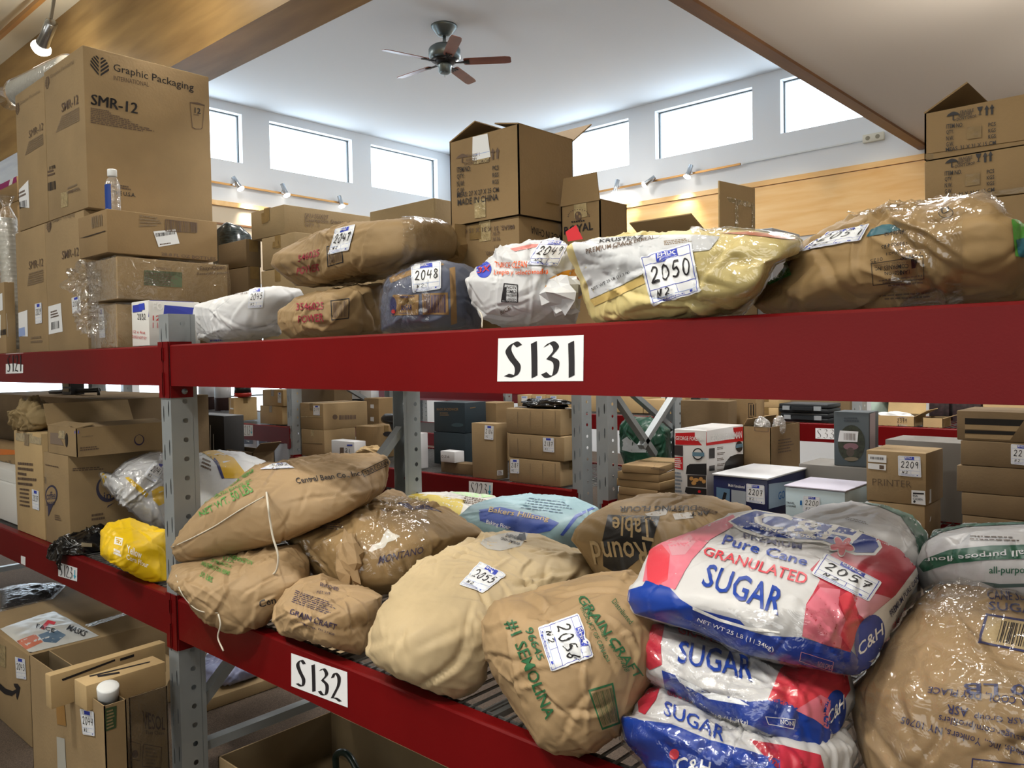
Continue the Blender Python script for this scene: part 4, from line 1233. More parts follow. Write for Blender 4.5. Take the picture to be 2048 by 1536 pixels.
# ------------------------------------------------------------------ second row, left bay (shelf at 1.11)
WC = mat('white_box_card', 'c8cace', .55)
zA = 1.112
b, P = carton('tan carton beside the second-row post, lowest of three on the short left shelf', 564, 520, 590, 813, 4.12, zA, m=3, dep=.18, tape='y'); b1 = b
b, P = carton('tan carton with a white sticker, stacked on the one beside the second-row post', 566, 525, 590, 780, 4.12, on=b1, m=3, dep=.18, tape='y')
P.lot('2541', (556, 805), (563, 806), (556, 785), (563, 785), sig=None)
b, P = carton('square tan carton left of the stacked pair on the short left shelf', 467, 453, 527, 796, 4.12, zA, m=3, wid=.10, dep=.26, tape='x'); b1 = b
P.quad((460, 818), (467, 819), (460, 793), (467, 794), PAPER); P.build('shipping_label')
g = TOP[b1.name]
rp = empty('cooking_pot', tuple(g['A'] + g['e2'] * .13 + g['e1'] * .05 + np.array([0, 0, g['z1'] + .001]))); tag(rp, 'red and black round pot on the square tan carton', 'pot')
c = ORG[rp.name]
MB().lathe(c, [(.03, 0), (.085, .005), (.09, .03), (.088, .045)], 20).build('pot_base', mat('red_enamel', 'a8281e', .3), rp, True)
MB().lathe(c, [(.084, .046), (.082, .10), (.06, .125), (.015, .13), (.015, .145)], 20).build('pot_body', BLACK, rp, True)
for k, px_ in enumerate((414, 446)):
    p = WY(px_, 800, 5.0)
    t = empty('cardboard_tube', (p[0], 5.0, zA)); tag(t, ('first', 'second', 'third')[k] + ' dark brown cardboard tube with a white label behind the post, ' + ('left of the pair' if k == 0 else 'right of the pair' if k == 1 else 'nearest the post'), 'tube', 'dark tubes at the rear of the short left shelf')
    MB().lathe((p[0], 5.0, zA), [(.10, 0), (.10, .55)], 18).build('tube_body', mat('dark_brown_tube', '3c2622', .5), t, True)
    MB().lathe((p[0], 5.0, zA), [(.1015, .16), (.1015, .42)], 18).build('tube_label', PAPER, t, True)

# second row, middle bay (shelf at Z2)
z = Z2 + .002
b, P = carton('taped brown carton under the one stickered 2177 across the aisle', 648, 597, 712, 861, 4.10, z, m=0, tape='yc', wid=.352); b1 = b
P.quad((597, 887), (645, 889), (597, 885), (645, 887), INSIDE, .0005); P.build('flap_gap')
b, P = carton('long brown carton with sticker 2177 across the aisle', 646, 592, 735, 808, 4.10, on=b1, wid=.356, m=0, tape='y')
P.quad((593, 834), (644, 835), (593, 832), (644, 833), CTAPE, .0005); P.ell((670, 834), 5, 5, GINK); P.lines(((678, 840), (725, 838), (678, 830), (725, 829)), 1, GINK, fill=.9)
P.lot('2177', (627, 830), (640, 831), (627, 811), (640, 811), sig=None); P.build('printing')
b, P = carton('dark brown carton behind the one stickered 2177', 668, 592, None, 778, 4.75, zA, m=2, dep=.22)
b, P = carton('small white carton with a printed square and a sticker, beside the twin brown cartons', 708, 663, 738, 884, 4.07, z, m=WC, dep=.12, zt=None)
P.quad((680, 908), (688, 908), (680, 895), (688, 895), GINK, .0005); P.hand('21', (691, 905), (700, 906), (691, 896), INK, .14); P.quad((694, 892), (705, 892), (694, 889), (705, 889), BINK, .0005); P.build('printing')
b, P = carton('open brown carton with a drooping end flap behind the white one', 745, 712, 800, 854, 4.32, z, m=1, dep=.3, tape='x')
P.ell((776, 868), 10, 5, INK, lift=.0005); P.build('printing'); opn = b
b, P = carton('brown carton with small white labels at the back, below the green tube', 757, 729, 815, 797, 4.72, z, m=1, dep=.22); bk = b
P.quad((741, 816), (748, 817), (741, 809), (748, 809), PAPER); P.quad((741, 842), (748, 843), (741, 834), (748, 834), PAPER); P.build('shipping_label')
b, P = carton('white carton with faint lettering and a black base at the back', 742, 698, 766, 777, 5.05, zA, m=WC, dep=.1)
P.quad((698, 803), (742, 803), (698, 798), (742, 798), INK, .0005); P.text('OmniZ', (708, 786), (722, 787), (708, 782), GINK, .01); P.build('printing')
# power tool lying on the open carton
g = TOP[opn.name]; p = WY(788, 838, 4.38)
tl = empty('power_tool', (p[0], 4.38, g['z1'] + .001)); tag(tl, 'black and chrome handheld power tool lying on the open brown carton', 'tool')
MB().tube([p + (-.14, 0, -.01), p + (-.1, 0, 0), p + (.06, 0, .0), p + (.10, 0, .015)], [.03, .045, .05, .03], 10).build('tool_body', BLACK, tl, True)
MB().tube([p + (.08, 0, .02), p + (.14, .0, .05)], [.022, .014], 8).build('chrome_nose', chrome, tl, True)
MB().bar(p + (-.02, 0, -.03), p + (.02, 0, -.10), .045, .04).build('handle', BLACK, tl)
p = WY(822, 800, 5.12)
tb = MB().lathe((p[0], 5.12, z), [(.035, 0), (.035, .80), (.03, .81)], 16).build('roll_tube', mat('green_plastic', '0f6a34', .45), smooth=True); tag(tb, 'upright green roll standing behind the rear post', 'roll')
b, P = carton('white and pale blue carton half hidden by the rear post', 832, 812, 895, 868, 4.10, z, m=WC, dep=.12)
P.quad((813, 932), (831, 934), (813, 870), (831, 870), mat('pale_blue_print', '8fa6b8', .5), .0004); P.ell((826, 897), 5, 9, PAPER, lift=.0009); P.lines(((814, 890), (819, 890), (814, 872), (819, 872)), 5, GINK); P.build('printing')
dt = mat('dark_teal_carton', '22313a', .5)
b, P = carton('dark teal carton, lower of the two behind the white flat box', 930, 868, 968, 867, 4.42, z, m=dt, dep=.24); b1 = b
b, P = carton('dark teal carton with tan lettering, on top of the other teal one', 929, 868, 968, 806, 4.42, on=b1, m=dt, dep=.24)
P.text('MAGIC BACKDANCER', (874, 821), (917, 821), (874, 816), mat('gold_ink', '8a6f4a', .5), .01); P.lines(((880, 832), (902, 832), (880, 824), (902, 824)), 2, LINK); P.ell((915, 850), 12, 4, mat('teal_print', '31464f', .5)); P.lines(((940, 818), (955, 816), (940, 814), (955, 812)), 1, mat('gold_ink', '8a6f4a', .5)); P.build('printing')
b, P = carton('flattened dark cardboard under the white flat box', 944, 882, None, 929, 4.12, z, m=2, dep=.10); b1 = b
b, P = carton('white flat box lettered on its end, leaning before the teal cartons', 909, 881, 943, 904, 4.09, on=b1, m=WC, dep=.10)
P.text('PIZZA', (893, 901), (930, 894), (900, 897), LBINK, .01); P.hand('026', (883, 915), (899, 916), (883, 910), GINK, .12); P.build('printing')
b, P = carton('upright brown carton with sticker 2186 across the aisle', 991, 944, 1017, 848, 4.07, z, m=0, dep=.12)
P.lot('2186', (969, 878), (987, 880), (970, 850), (988, 852)); P.quad((994, 951), (1006, 950), (994, 941), (1006, 940), PAPER); P.lines(((995, 950), (1005, 949), (995, 942), (1005, 941)), 3, GINK); P.build('shipping_label')
b, P = carton('brown carton behind the one stickered 2186', 992, 955, 1012, 806, 4.75, z, m=1, dep=.22)
on_ = None
for k, (xc, xl, yt, lab) in enumerate(((1120, 1018, 924, 'bottom carton of the dented three-carton stack, sticker at its left end'), (1128, 1017, 874, 'middle carton of the dented three-carton stack, sticker at its right end'), (1120, 1012, 820, 'top carton of the dented three-carton stack, no sticker'))):
    kw = dict(z0=z) if k == 0 else dict(on=on_)
    b, P = carton(lab, xc, xl, None, yt, 4.07, m=0, dep=.24, tape='x', bev=.009, **kw); on_ = b
    for j in range(4): P.quad((1035 + j * 25, yt + 40 - 3), (1036 + j * 25, yt + 40 - 3), (1035 + j * 25, yt + 3), (1036 + j * 25, yt + 3), LINK, .0003)
    P.build('crease')
    if k == 0: P.lot('2187', (1021, 946), (1039, 947), (1021, 918), (1039, 919))
    if k == 1: P.lot('2187', (1087, 903), (1109, 905), (1086, 875), (1108, 876))
st3 = on_

# second row, right bay (shelf at Z2 - .02)
z = Z2 - .018
Yr = 3.965
on_ = None
hts = (.042, .044, .046, .044, .04)
zz = z
for k in range(5):
    P0 = WY(1316, 980, Yr)
    top = zz + .045
    b, P = carton(('bottom', 'second', 'third', 'fourth', 'crooked top')[k] + ' flat brown parcel of the five-parcel stack by the second-row post', 1316 - (0, 3, -2, 0, -1)[k], 1235 - (0, -2, 2, 0, -8)[k], None, None, Yr, zz + .001, zt=top, m=1, dep=.42, rz=(0, 1, -1, 2, 7)[k], tape='x', bev=.004, group=None)
    zz = top + .001
    fl5 = b
P.quad((1292, 938), (1336, 945), (1308, 932), (1348, 938), PAPER, .0006); P.lines(((1300, 938), (1332, 943), (1308, 934), (1340, 939)), 2, GINK)
P.build('shipping_label')
gm = mat('appliance_carton_white', 'cfcfcf', .35)
b, P = carton('red and white grill appliance carton standing across the aisle', 1413, 1349, 1487, 861, Yr, z, m=gm); gf = b
gr = mat('carton_red', 'c0141c', .35)
P.quad((1351, 889), (1413, 891), (1351, 866), (1413, 864), gr, .0004); P.quad((1413, 891), (1486, 882), (1413, 861), (1486, 853), gr, .0004)
P.text('GEORGE FOREMAN', (1352, 880), (1409, 882), (1352, 872), WHITE, .02); P.text('GEORGE FOREMAN', (1420, 884), (1483, 876), (1420, 870), WHITE, .02, tr=(1483, 862))
P.quad((1349, 937), (1366, 940), (1349, 913), (1366, 914), gr, .0006); P.lines(((1350, 935), (1365, 937), (1350, 915), (1365, 916)), 5, WHITE); P.quad((1349, 911), (1366, 912), (1349, 890), (1366, 891), mat('dark_print', '3a3032', .5), .0005)
P.lines(((1350, 985), (1366, 987), (1350, 942), (1366, 944)), 6, mat('slate_print', '6a7684', .5))
sl_ = mat('badge_blue', '5f8296', .4); dk = mat('grill_black', '1d1c1e', .35)
P.ell((1396, 908), 11, 12, dk, lift=.0005); P.ell((1396, 908), 8.5, 9.5, gm, lift=.0009); P.quad((1385, 912), (1409, 913), (1385, 904), (1409, 905), sl_, .0013); P.ell((1478, 893), 7, 11, dk, lift=.0005); P.quad((1471, 896), (1485, 894), (1471, 889), (1485, 887), sl_, .001)
P.poly([(1372, 948), (1374, 932), (1380, 928), (1413, 927), (1413, 950)], dk, .0006); P.poly([(1375, 950), (1412, 951), (1412, 975), (1375, 973)], mat('grill_dark', '2c2420', .5), .0005)
fd = mat('grilled_food', 'b98a4c', .6)
for u, v, r in ((1383, 957, 4), (1392, 960, 6), (1402, 958, 4), (1388, 966, 5), (1408, 963, 4)): P.ell((u, v), r, 4, fd, lift=.001)
P.poly([(1370, 984), (1372, 974), (1413, 978), (1413, 990), (1376, 988)], dk, .0008); P.ell((1399, 983), 3, 3, gr, lift=.0012)
P.poly([(1446, 942), (1450, 925), (1460, 913), (1474, 908), (1486, 908), (1486, 935)], dk, .0006)
for k in range(5): P.lines(((1434, 900 + k * 11), (1450, 898 + k * 11), (1434, 894 + k * 11), (1450, 892 + k * 11)), 2, GINK, seed=k)
P.quad((1418, 917), (1429, 916), (1418, 897), (1429, 896), dk, .0006); P.quad((1418, 942), (1429, 941), (1418, 932), (1429, 930), dk, .0006); P.build('printing')
b, P = carton('plain open brown carton holding clear plastic bags, right of the grill carton', 1541, 1487, 1600, 855, 4.46, z, m=1, open_=True, flaps=(('l', .05, 120),)); pb = b
P.lines(((1556, 908), (1590, 902), (1556, 878), (1590, 873)), 5, GINK, fill=.4); P.frame(((1509, 862), (1537, 864), (1509, 854), (1537, 855)), GINK, .04, .1); P.build('printing')
gp = TOP[pb.name]
def lump(name, label, cat, c, r, m, seed=1, parent=None, n=20, amp=.25, freq=6.0):
    """crumpled bag of film or paper"""
    c, r = np.array(c, float), np.array(r, float)
    vs = []
    for i in range(n + 1):
        th = pi * i / n
        for j in range(n):
            ph = 2 * pi * j / n
            d = np.array([sin(th) * cos(ph), sin(th) * sin(ph), cos(th)])
            k = 1 + amp * (noise.noise(Vector(d * freq * .4) + Vector((seed * 3.1, 0, 0))) * 1.2 + .7 * abs(noise.noise(Vector(d * freq) + Vector((0, seed * 2.7, 0)))))
            vs.append(c + d * r * k)
    fs = [(i * n + j, (i + 1) * n + j, (i + 1) * n + (j + 1) % n, i * n + (j + 1) % n) for i in range(n) for j in range(n)]
    o = obj(name, vs, fs, m, parent)
    if not parent: tag(o, label, cat)
    return o
clearbag = film('clear_bag', amount=.22, bscale=25, bump=.9, white=.18)
cpos = gp['A'] + gp['e1'] * .09 + gp['e2'] * .08
lump('plastic_bag', 'crumpled clear plastic bag poking out of the open carton, left one', 'bag', (*cpos[:2], gp['z1'] - .005), (.045, .045, .055), clearbag, 3)
cpos = gp['A'] + gp['e1'] * .02 + gp['e2'] * .16
lump('plastic_bag', 'crumpled clear plastic bag poking out of the open carton, right one', 'bag', (*cpos[:2], gp['z1'] - .005), (.035, .045, .055), clearbag, 5)
b, P = carton('large dark brown carton behind the grill carton', 1456, 1362, 1500, 803, 4.72, z, m=2, dep=.12)
b, P = carton('brown carton marked with two up-arrows behind the plain open one', 1512, 1458, None, 796, 4.90, z, m=1, dep=.12)
P.frame(((1497, 835), (1512, 836), (1497, 806), (1512, 806)), INK, .06, .03); P.quad((1501, 831), (1503, 831), (1501, 809), (1503, 809), INK, .0005); P.quad((1506, 831), (1508, 831), (1506, 809), (1508, 809), INK, .0005); P.build('printing')
bl = mat('navy_carton', '1d2450', .35)
b, P = carton('navy printed carton with a pale lid and sticker 2207', 1535, 1427, 1612, 961, 3.93, z, m=bl); n7 = b
g = TOP[n7.name]
lid = shell('lid', g['A'] - g['e1'] * .006 - g['e2'] * .006, g['e1'], g['e2'], g['L1'] + .012, g['L2'] + .012, g['z1'] + .001, g['z1'] + .012, WC); lid.location = (0, 0, 0)
def adopt(o, root):
    o.data.transform(Matrix.Translation(Vector(ORG[o.name] - ORG[root.name]))); o.location = (0, 0, 0); o.parent = root; ORG[o.name] = ORG[root.name]
adopt(lid, n7)
P.quad((1536, 1010), (1570, 1002), (1536, 966), (1612, 955), WC, .0003) if False else None
P.text('Multi functional', (1457, 973), (1490, 977), (1457, 967), WHITE, .01)
P.quad((1433, 1001), (1460, 1005), (1433, 974), (1460, 978), mat('photo_blue', '5d7f9e', .4), .0005); P.poly([(1444, 1000), (1448, 984), (1454, 986), (1450, 1002)], dk, .001); P.quad((1463, 1005), (1492, 1010), (1463, 979), (1492, 983), mat('photo_grey', '9aa3ac', .4), .0005)
P.quad((1537, 1018), (1590, 1004), (1537, 968), (1611, 958), mat('pale_blue_side', '9fb2c4', .45), .0003); P.text('GO', (1556, 1000), (1569, 996), (1556, 984), mat('bright_blue', '2466a8', .4), .03)
P.build('printing'); P.lot('2207', (1493, 1003), (1530, 1009), (1493, 967), (1529, 971))
b, P = carton('pale blue and white carton with sticker 2200', 1690, 1571, 1737, 985, 3.91, z, m=mat('ice_blue_carton', 'b9cdd6', .4)); n8 = b
g = TOP[n8.name]; lid = shell('lid', g['A'] - g['e1'] * .006 - g['e2'] * .006, g['e1'], g['e2'], g['L1'] + .012, g['L2'] + .012, g['z1'] + .001, g['z1'] + .010, mat('lavender_lid', 'b4b2c2', .4)); adopt(lid, n8)
P.text('TRAVEL', (1573, 1007), (1590, 1009), (1573, 1003), INK, .02); P.text('LUGGAGE', (1573, 1013), (1592, 1015), (1573, 1009), INK, .02); P.quad((1600, 1010), (1604, 1010), (1600, 1001), (1604, 1001), mat('bright_blue', '2466a8', .4)); P.build('printing')
P.lot('2200', (1606, 1022), (1640, 1026), (1607, 991), (1641, 994))
b, P = carton('wide grey board carton behind the pale blue one', 1740, 1598, None, 938, 4.42, z, m=mat('grey_board', '77746f', .7), dep=.3); gb = b
b, P = carton('grey bird feeder carton with an oval picture and a barcode sticker', 1738, 1668, 1751, 825, 4.45, on=gb, m=mat('slate_carton', '4b555b', .5), dep=.15); bf = b
P.ell((1703, 887), 27, 37, mat('foliage_photo', '2c3124', .6, var=.6, vscale=40), lift=.0004); P.ell((1702, 893), 15, 7, mat('feeder_photo_pink', '7c5a62', .5), lift=.0008); P.ell((1701, 904), 8, 9, mat('feeder_photo_shade', '4a4038', .5), lift=.0008); P.ell((1703, 918), 14, 4, mat('feeder_photo_tray', '6d6350', .5), lift=.0008)
P.lines(((1688, 844), (1725, 845), (1688, 834), (1725, 834)), 2, mat('slate_print2', '39424a', .5))
P.quad((1676, 883), (1715, 884), (1680, 861), (1717, 863), PAPER, .0012); P.bars(((1688, 880), (1712, 881), (1688, 866), (1712, 867)), GINK, 14, 4, lift=.0018)
P.quad((1739, 910), (1750, 905), (1739, 828), (1750, 824), mat('pink_white_side', 'b7a9ae', .5), .0004); P.ell((1746, 843), 1.5, 4, gr); P.ell((1746, 862), 1.5, 5, gr); P.ell((1746, 880), 1.5, 4, dk); P.build('printing')
b, P = carton('brown carton under the one marked PRINTER', 1850, 1736, 1895, 1013, 3.96, z, m=0, dep=.26); b1 = b
P.quad((1838, 1042), (1860, 1043), (1838, 1034), (1862, 1033), PAPER); P.build('shipping_label')
b, P = carton('brown carton hand-marked PRINTER with sticker 2209', 1852, 1733, 1903, 907, 3.96, on=b1, m=0, dep=.28)
P.text('PRINTER', (1745, 970), (1823, 975), (1745, 957), mat('pencil', '5a4a38', .8), -.01); P.quad((1736, 923), (1773, 926), (1736, 908), (1773, 911), PAPER); P.bars(((1741, 918), (1768, 920), (1741, 913), (1768, 915)), INK, 16, 7)
P.quad((1736, 937), (1772, 941), (1736, 926), (1772, 929), PAPER); P.quad((1759, 938), (1768, 938), (1759, 930), (1768, 931), GINK, .0006)
P.quad((1823, 1007), (1851, 1010), (1823, 980), (1850, 982), PAPER); P.quad((1851, 1010), (1862, 1005), (1850, 982), (1862, 978), PAPER); P.text('BSA', (1826, 993), (1836, 994), (1826, 989), INK, .02); P.text('C2228SA', (1826, 999), (1846, 1001), (1826, 995), INK, .02); P.quad((1826, 988), (1848, 989), (1826, 985), (1848, 986), INK, .0006); P.ell((1829, 1003), 2.5, 2.5, INK)
P.build('printing'); P.lot('2209', (1797, 951), (1843, 955), (1796, 911), (1841, 913))
b, P = carton('film-topped grey carton between the printer carton and the right-hand stack', 1925, 1770, None, 887, 4.47, z, m=mat('grey_board', '77746f', .7), dep=.3)
on_ = None
for k, (yt, xl, lab) in enumerate(((1046, 1925, 'lowest brown parcel of the right-hand stack across the aisle'), (998, 1923, 'third brown parcel from the top of the right-hand stack'), (941, 1913, 'second brown parcel from the top of the right-hand stack'), (889, 1921, 'brown parcel with sticker 22 under the open tray at far right'))):
    kw = dict(z0=z) if k == 0 else dict(on=on_)
    b, P = carton(lab, 2080, xl, None, yt, 3.94, m=2, dep=.3, tape='x', **kw); on_ = b
P.lot('2210', (2022, 928), (2066, 932), (2022, 888), (2066, 891))
b, P = carton('dark open-ended carton full of flat boards, topping the right-hand stack', 2085, 1914, None, 826, 3.95, on=on_, m=2, dep=.3)
for a_, c_, m_ in ((836, 848, 'dark_gap'), (849, 858, None), (860, 866, 'dark_gap2'), (868, 876, None)):
    P.quad((1930, c_), (2085, c_ + 7), (1930, a_), (2085, a_ + 5), mat('dark_slot', '15110c', .9) if m_ else KR[0], .0005)
P.build('board_edges')

# ------------------------------------------------------------------ third row
z = 1.117
b, P = carton('small tan carton on the far red beam, lower of two', 1557, 1508, None, 816, 6.68, z, m=3, dep=.25, tape='y'); b1 = b
b, P = carton('small tan carton on the far red beam, upper of two', 1557, 1508, None, 790, 6.68, on=b1, m=3, dep=.25, tape='y')
tcm = mat('tool_case_black', '1f2428', .4)
for k, (y0_, y1_, lab) in enumerate(((848, 833, 'black plastic tool case on the far red beam, lower one'), (832, 817, 'black plastic tool case on the far red beam, upper one'))):
    a_ = WY(1558 + 3 * (1 - k), 840, 6.66); c_ = WY(1656, 843, 6.66)
    z0_ = z + .001 + k * .078
    t = empty('tool_case', ((a_[0] + c_[0]) / 2, 6.8, z0_)); tag(t, lab, 'tool case')
    bd_ = MB().box((a_[0], 6.66, z0_), (c_[0], 6.95, z0_ + .034)).build('case_base', tcm, t); bevel(bd_, .008)
    bd_ = MB().box((a_[0], 6.66, z0_ + .038), (c_[0], 6.95, z0_ + .074)).build('case_lid', tcm, t); bevel(bd_, .008)
    for f in (.16, .80):
        x = a_[0] + (c_[0] - a_[0]) * f; MB().box((x - .03, 6.645, z0_ + .02), (x + .03, 6.659, z0_ + .055)).build('latch', mat('latch_grey', '8d9499', .4), t)
    x = (a_[0] + c_[0]) / 2; MB().box((x - .09, 6.63, z0_ + .022), (x + .09, 6.659, z0_ + .048)).build('handle', tcm, t)
b, P = carton('brown carton at the back of the far red beam, left of the tool cases', 1440, 1330, None, 792, 7.3, z, m=1, dep=.3)
b, P = carton('dark carton behind the tool cases', 1700, 1560, None, 790, 7.35, z, m=2, dep=.25)
b, P = carton('open tan carton with sticker 2399 on the far red beam', 1829, 1751, 1868, 833, 6.66, z, m=3, open_=True, dep=.3, flaps=(('b', .16, 80), ('r', .1, 30))); o9 = b
P.lot('2399', (1792, 855), (1817, 856), (1791, 830), (1816, 831))
g = TOP[o9.name]; cpos = g['A'] + g['e1'] * .19 + g['e2'] * .15
lump('plastic_bag', 'folded white plastic lying in the open carton stickered 2399', 'bag', (*cpos[:2], g['z1'] - .03), (.14, .09, .05), mat('white_plastic', 'd2d4d6', .35), 8)
b, P = carton('small tan carton right of the one stickered 2399', 1886, 1845, 1919, 837, 6.66, z, m=3, dep=.22, open_=True, flaps=(('r', .08, 20),))
b, P = carton('pale green carton behind the feeder carton on the far shelf', 1765, 1742, None, 800, 7.3, z, m=mat('mint_carton', 'a9bdb4', .5), dep=.2)
for k, (xl, xc) in enumerate(((1858, 1898), (1905, 1962))):
    b, P = carton(('left', 'right')[k] + ' dark patterned carton at the back of the far shelf, right end', xc, xl, None, 795, 7.3, z, m=mat('dark_floral_carton', '2a1c1f', .5, var=.9, vscale=30), dep=.2)
b, P = carton('pale tan carton at the far right end of the far shelf', 2080, 1966, None, 806, 7.3, z, m=3, dep=.2)
# green bags behind the second-row braces
gbm = mat('green_poly_bag', '12402f', .35, bump=.3, bscale=20)
p = WY(1285, 870, 5.6)
for k, (xl, xc, yt) in enumerate(((1180, 1226, 787), (1228, 1285, 786), (1287, 1335, 800), (1035, 1062, 790), (1064, 1090, 789), (1093, 1136, 788))):
    b, P = carton(('tan carton beyond the paired posts, ' + ('far left', 'middle', 'right')[k] + ' of the row behind the braces') if k < 3 else ('pale tan carton above the dented stack, ' + ('left', 'middle', 'right')[k - 3] + ' of three on the far shelf'), xc, xl, None, yt, 6.9, z, m=3, dep=.35, group=None)
    if k in (3, 4, 5): P.quad((xl + 8, 805), (xl + 20, 806), (xl + 8, 792), (xl + 20, 792), PAPER); P.quad((xl + 9, 796), (xl + 18, 796), (xl + 9, 793), (xl + 18, 793), LBINK, .0005); P.build('shipping_label')
# packs under the S213 beam
pk = mat('white_pack', 'b9bcc6', .45)
for k, (xl, xc) in enumerate(((447, 478), (480, 512), (514, 548), (550, 575))):
    b, P = carton(('first', 'second', 'third', 'fourth')[k] + ' white shrink-wrapped pack from the left, under the far short shelf', xc, xl, None, 871, 4.62, .453, m=pk, dep=.3)
    P.quad((xl + 4, 888), (xc - 6, 888), (xl + 4, 878), (xc - 6, 878), mat('pack_navy', '30344c', .4), .0006); P.lines(((xl + 5, 886), (xc - 8, 886), (xl + 5, 880), (xc - 8, 880)), 1, WHITE); P.build('printing')
# cartons and bins toward the left windows
for k, (xl, xc, yt, lab) in enumerate(((20, 110, 790, 'left'), (215, 262, 772, 'middle'), (285, 322, 790, 'right'))):
    pass
# ------------------------------------------------------------------ sacks
def paper(name, col, rough=.62, var=.10, bs=40, bump=.26, spec=.35, vs=7):
    return mat(name, col, rough, var=var, vscale=vs, bump=bump, bscale=bs, kind='crumple', spec=spec)
K1 = paper('kraft_paper_sack', '9c8361')
K2 = paper('kraft_paper_sack_dark', '8e754f')
K3 = paper('kraft_paper_sack_pale', 'b8a582')
KU = paper('kraft_paper_sack_dimmed', '8b7452')  # darker kraft: the top-shelf sacks' dimmer light put into the colour
WSK = paper('white_woven_sack', 'bfc1c4', .5, .05)
YSK = paper('cream_yellow_sack', 'c3b47c', .55, .06)
YEL = mat('bright_yellow_sack', 'd9b40c', .42, var=.06, bump=.4, bscale=22, kind='crumple')
FILM = film('stretch_film_taut', amount=.05, bscale=15, bump=1.0, edge=.55, rough=.1)
FILM2 = film('stretch_film_soft', amount=.06, bscale=22, bump=.8, edge=.5, rough=.1)

def cube_sphere(N):
    g = np.linspace(-1, 1, N + 1)
    g = np.tan(g * pi / 4)
    vs, fs, idx = [], [], {}
    def vid(p):
        k = tuple(np.round(p, 6))
        if k not in idx: idx[k] = len(vs); vs.append(p)
        return idx[k]
    for ax in range(3):
        for s in (-1, 1):
            ids = [[None] * (N + 1) for _ in range(N + 1)]
            for i in range(N + 1):
                for j in range(N + 1):
                    p = np.zeros(3); p[ax] = s; p[(ax + 1) % 3] = g[i] * s; p[(ax + 2) % 3] = g[j]
                    ids[i][j] = vid(p)
            for i in range(N):
                for j in range(N):
                    fs.append((ids[i][j], ids[i + 1][j], ids[i + 1][j + 1], ids[i][j + 1]))
    return np.array(vs), np.array(fs)
_CS = {}
def vnormals(v, f):
    a = np.cross(v[f[:, 2]] - v[f[:, 0]], v[f[:, 3]] - v[f[:, 1]])
    n = np.zeros_like(v)
    for k in range(4): np.add.at(n, f[:, k], a)
    return n / (np.linalg.norm(n, axis=1, keepdims=True) + 1e-12)

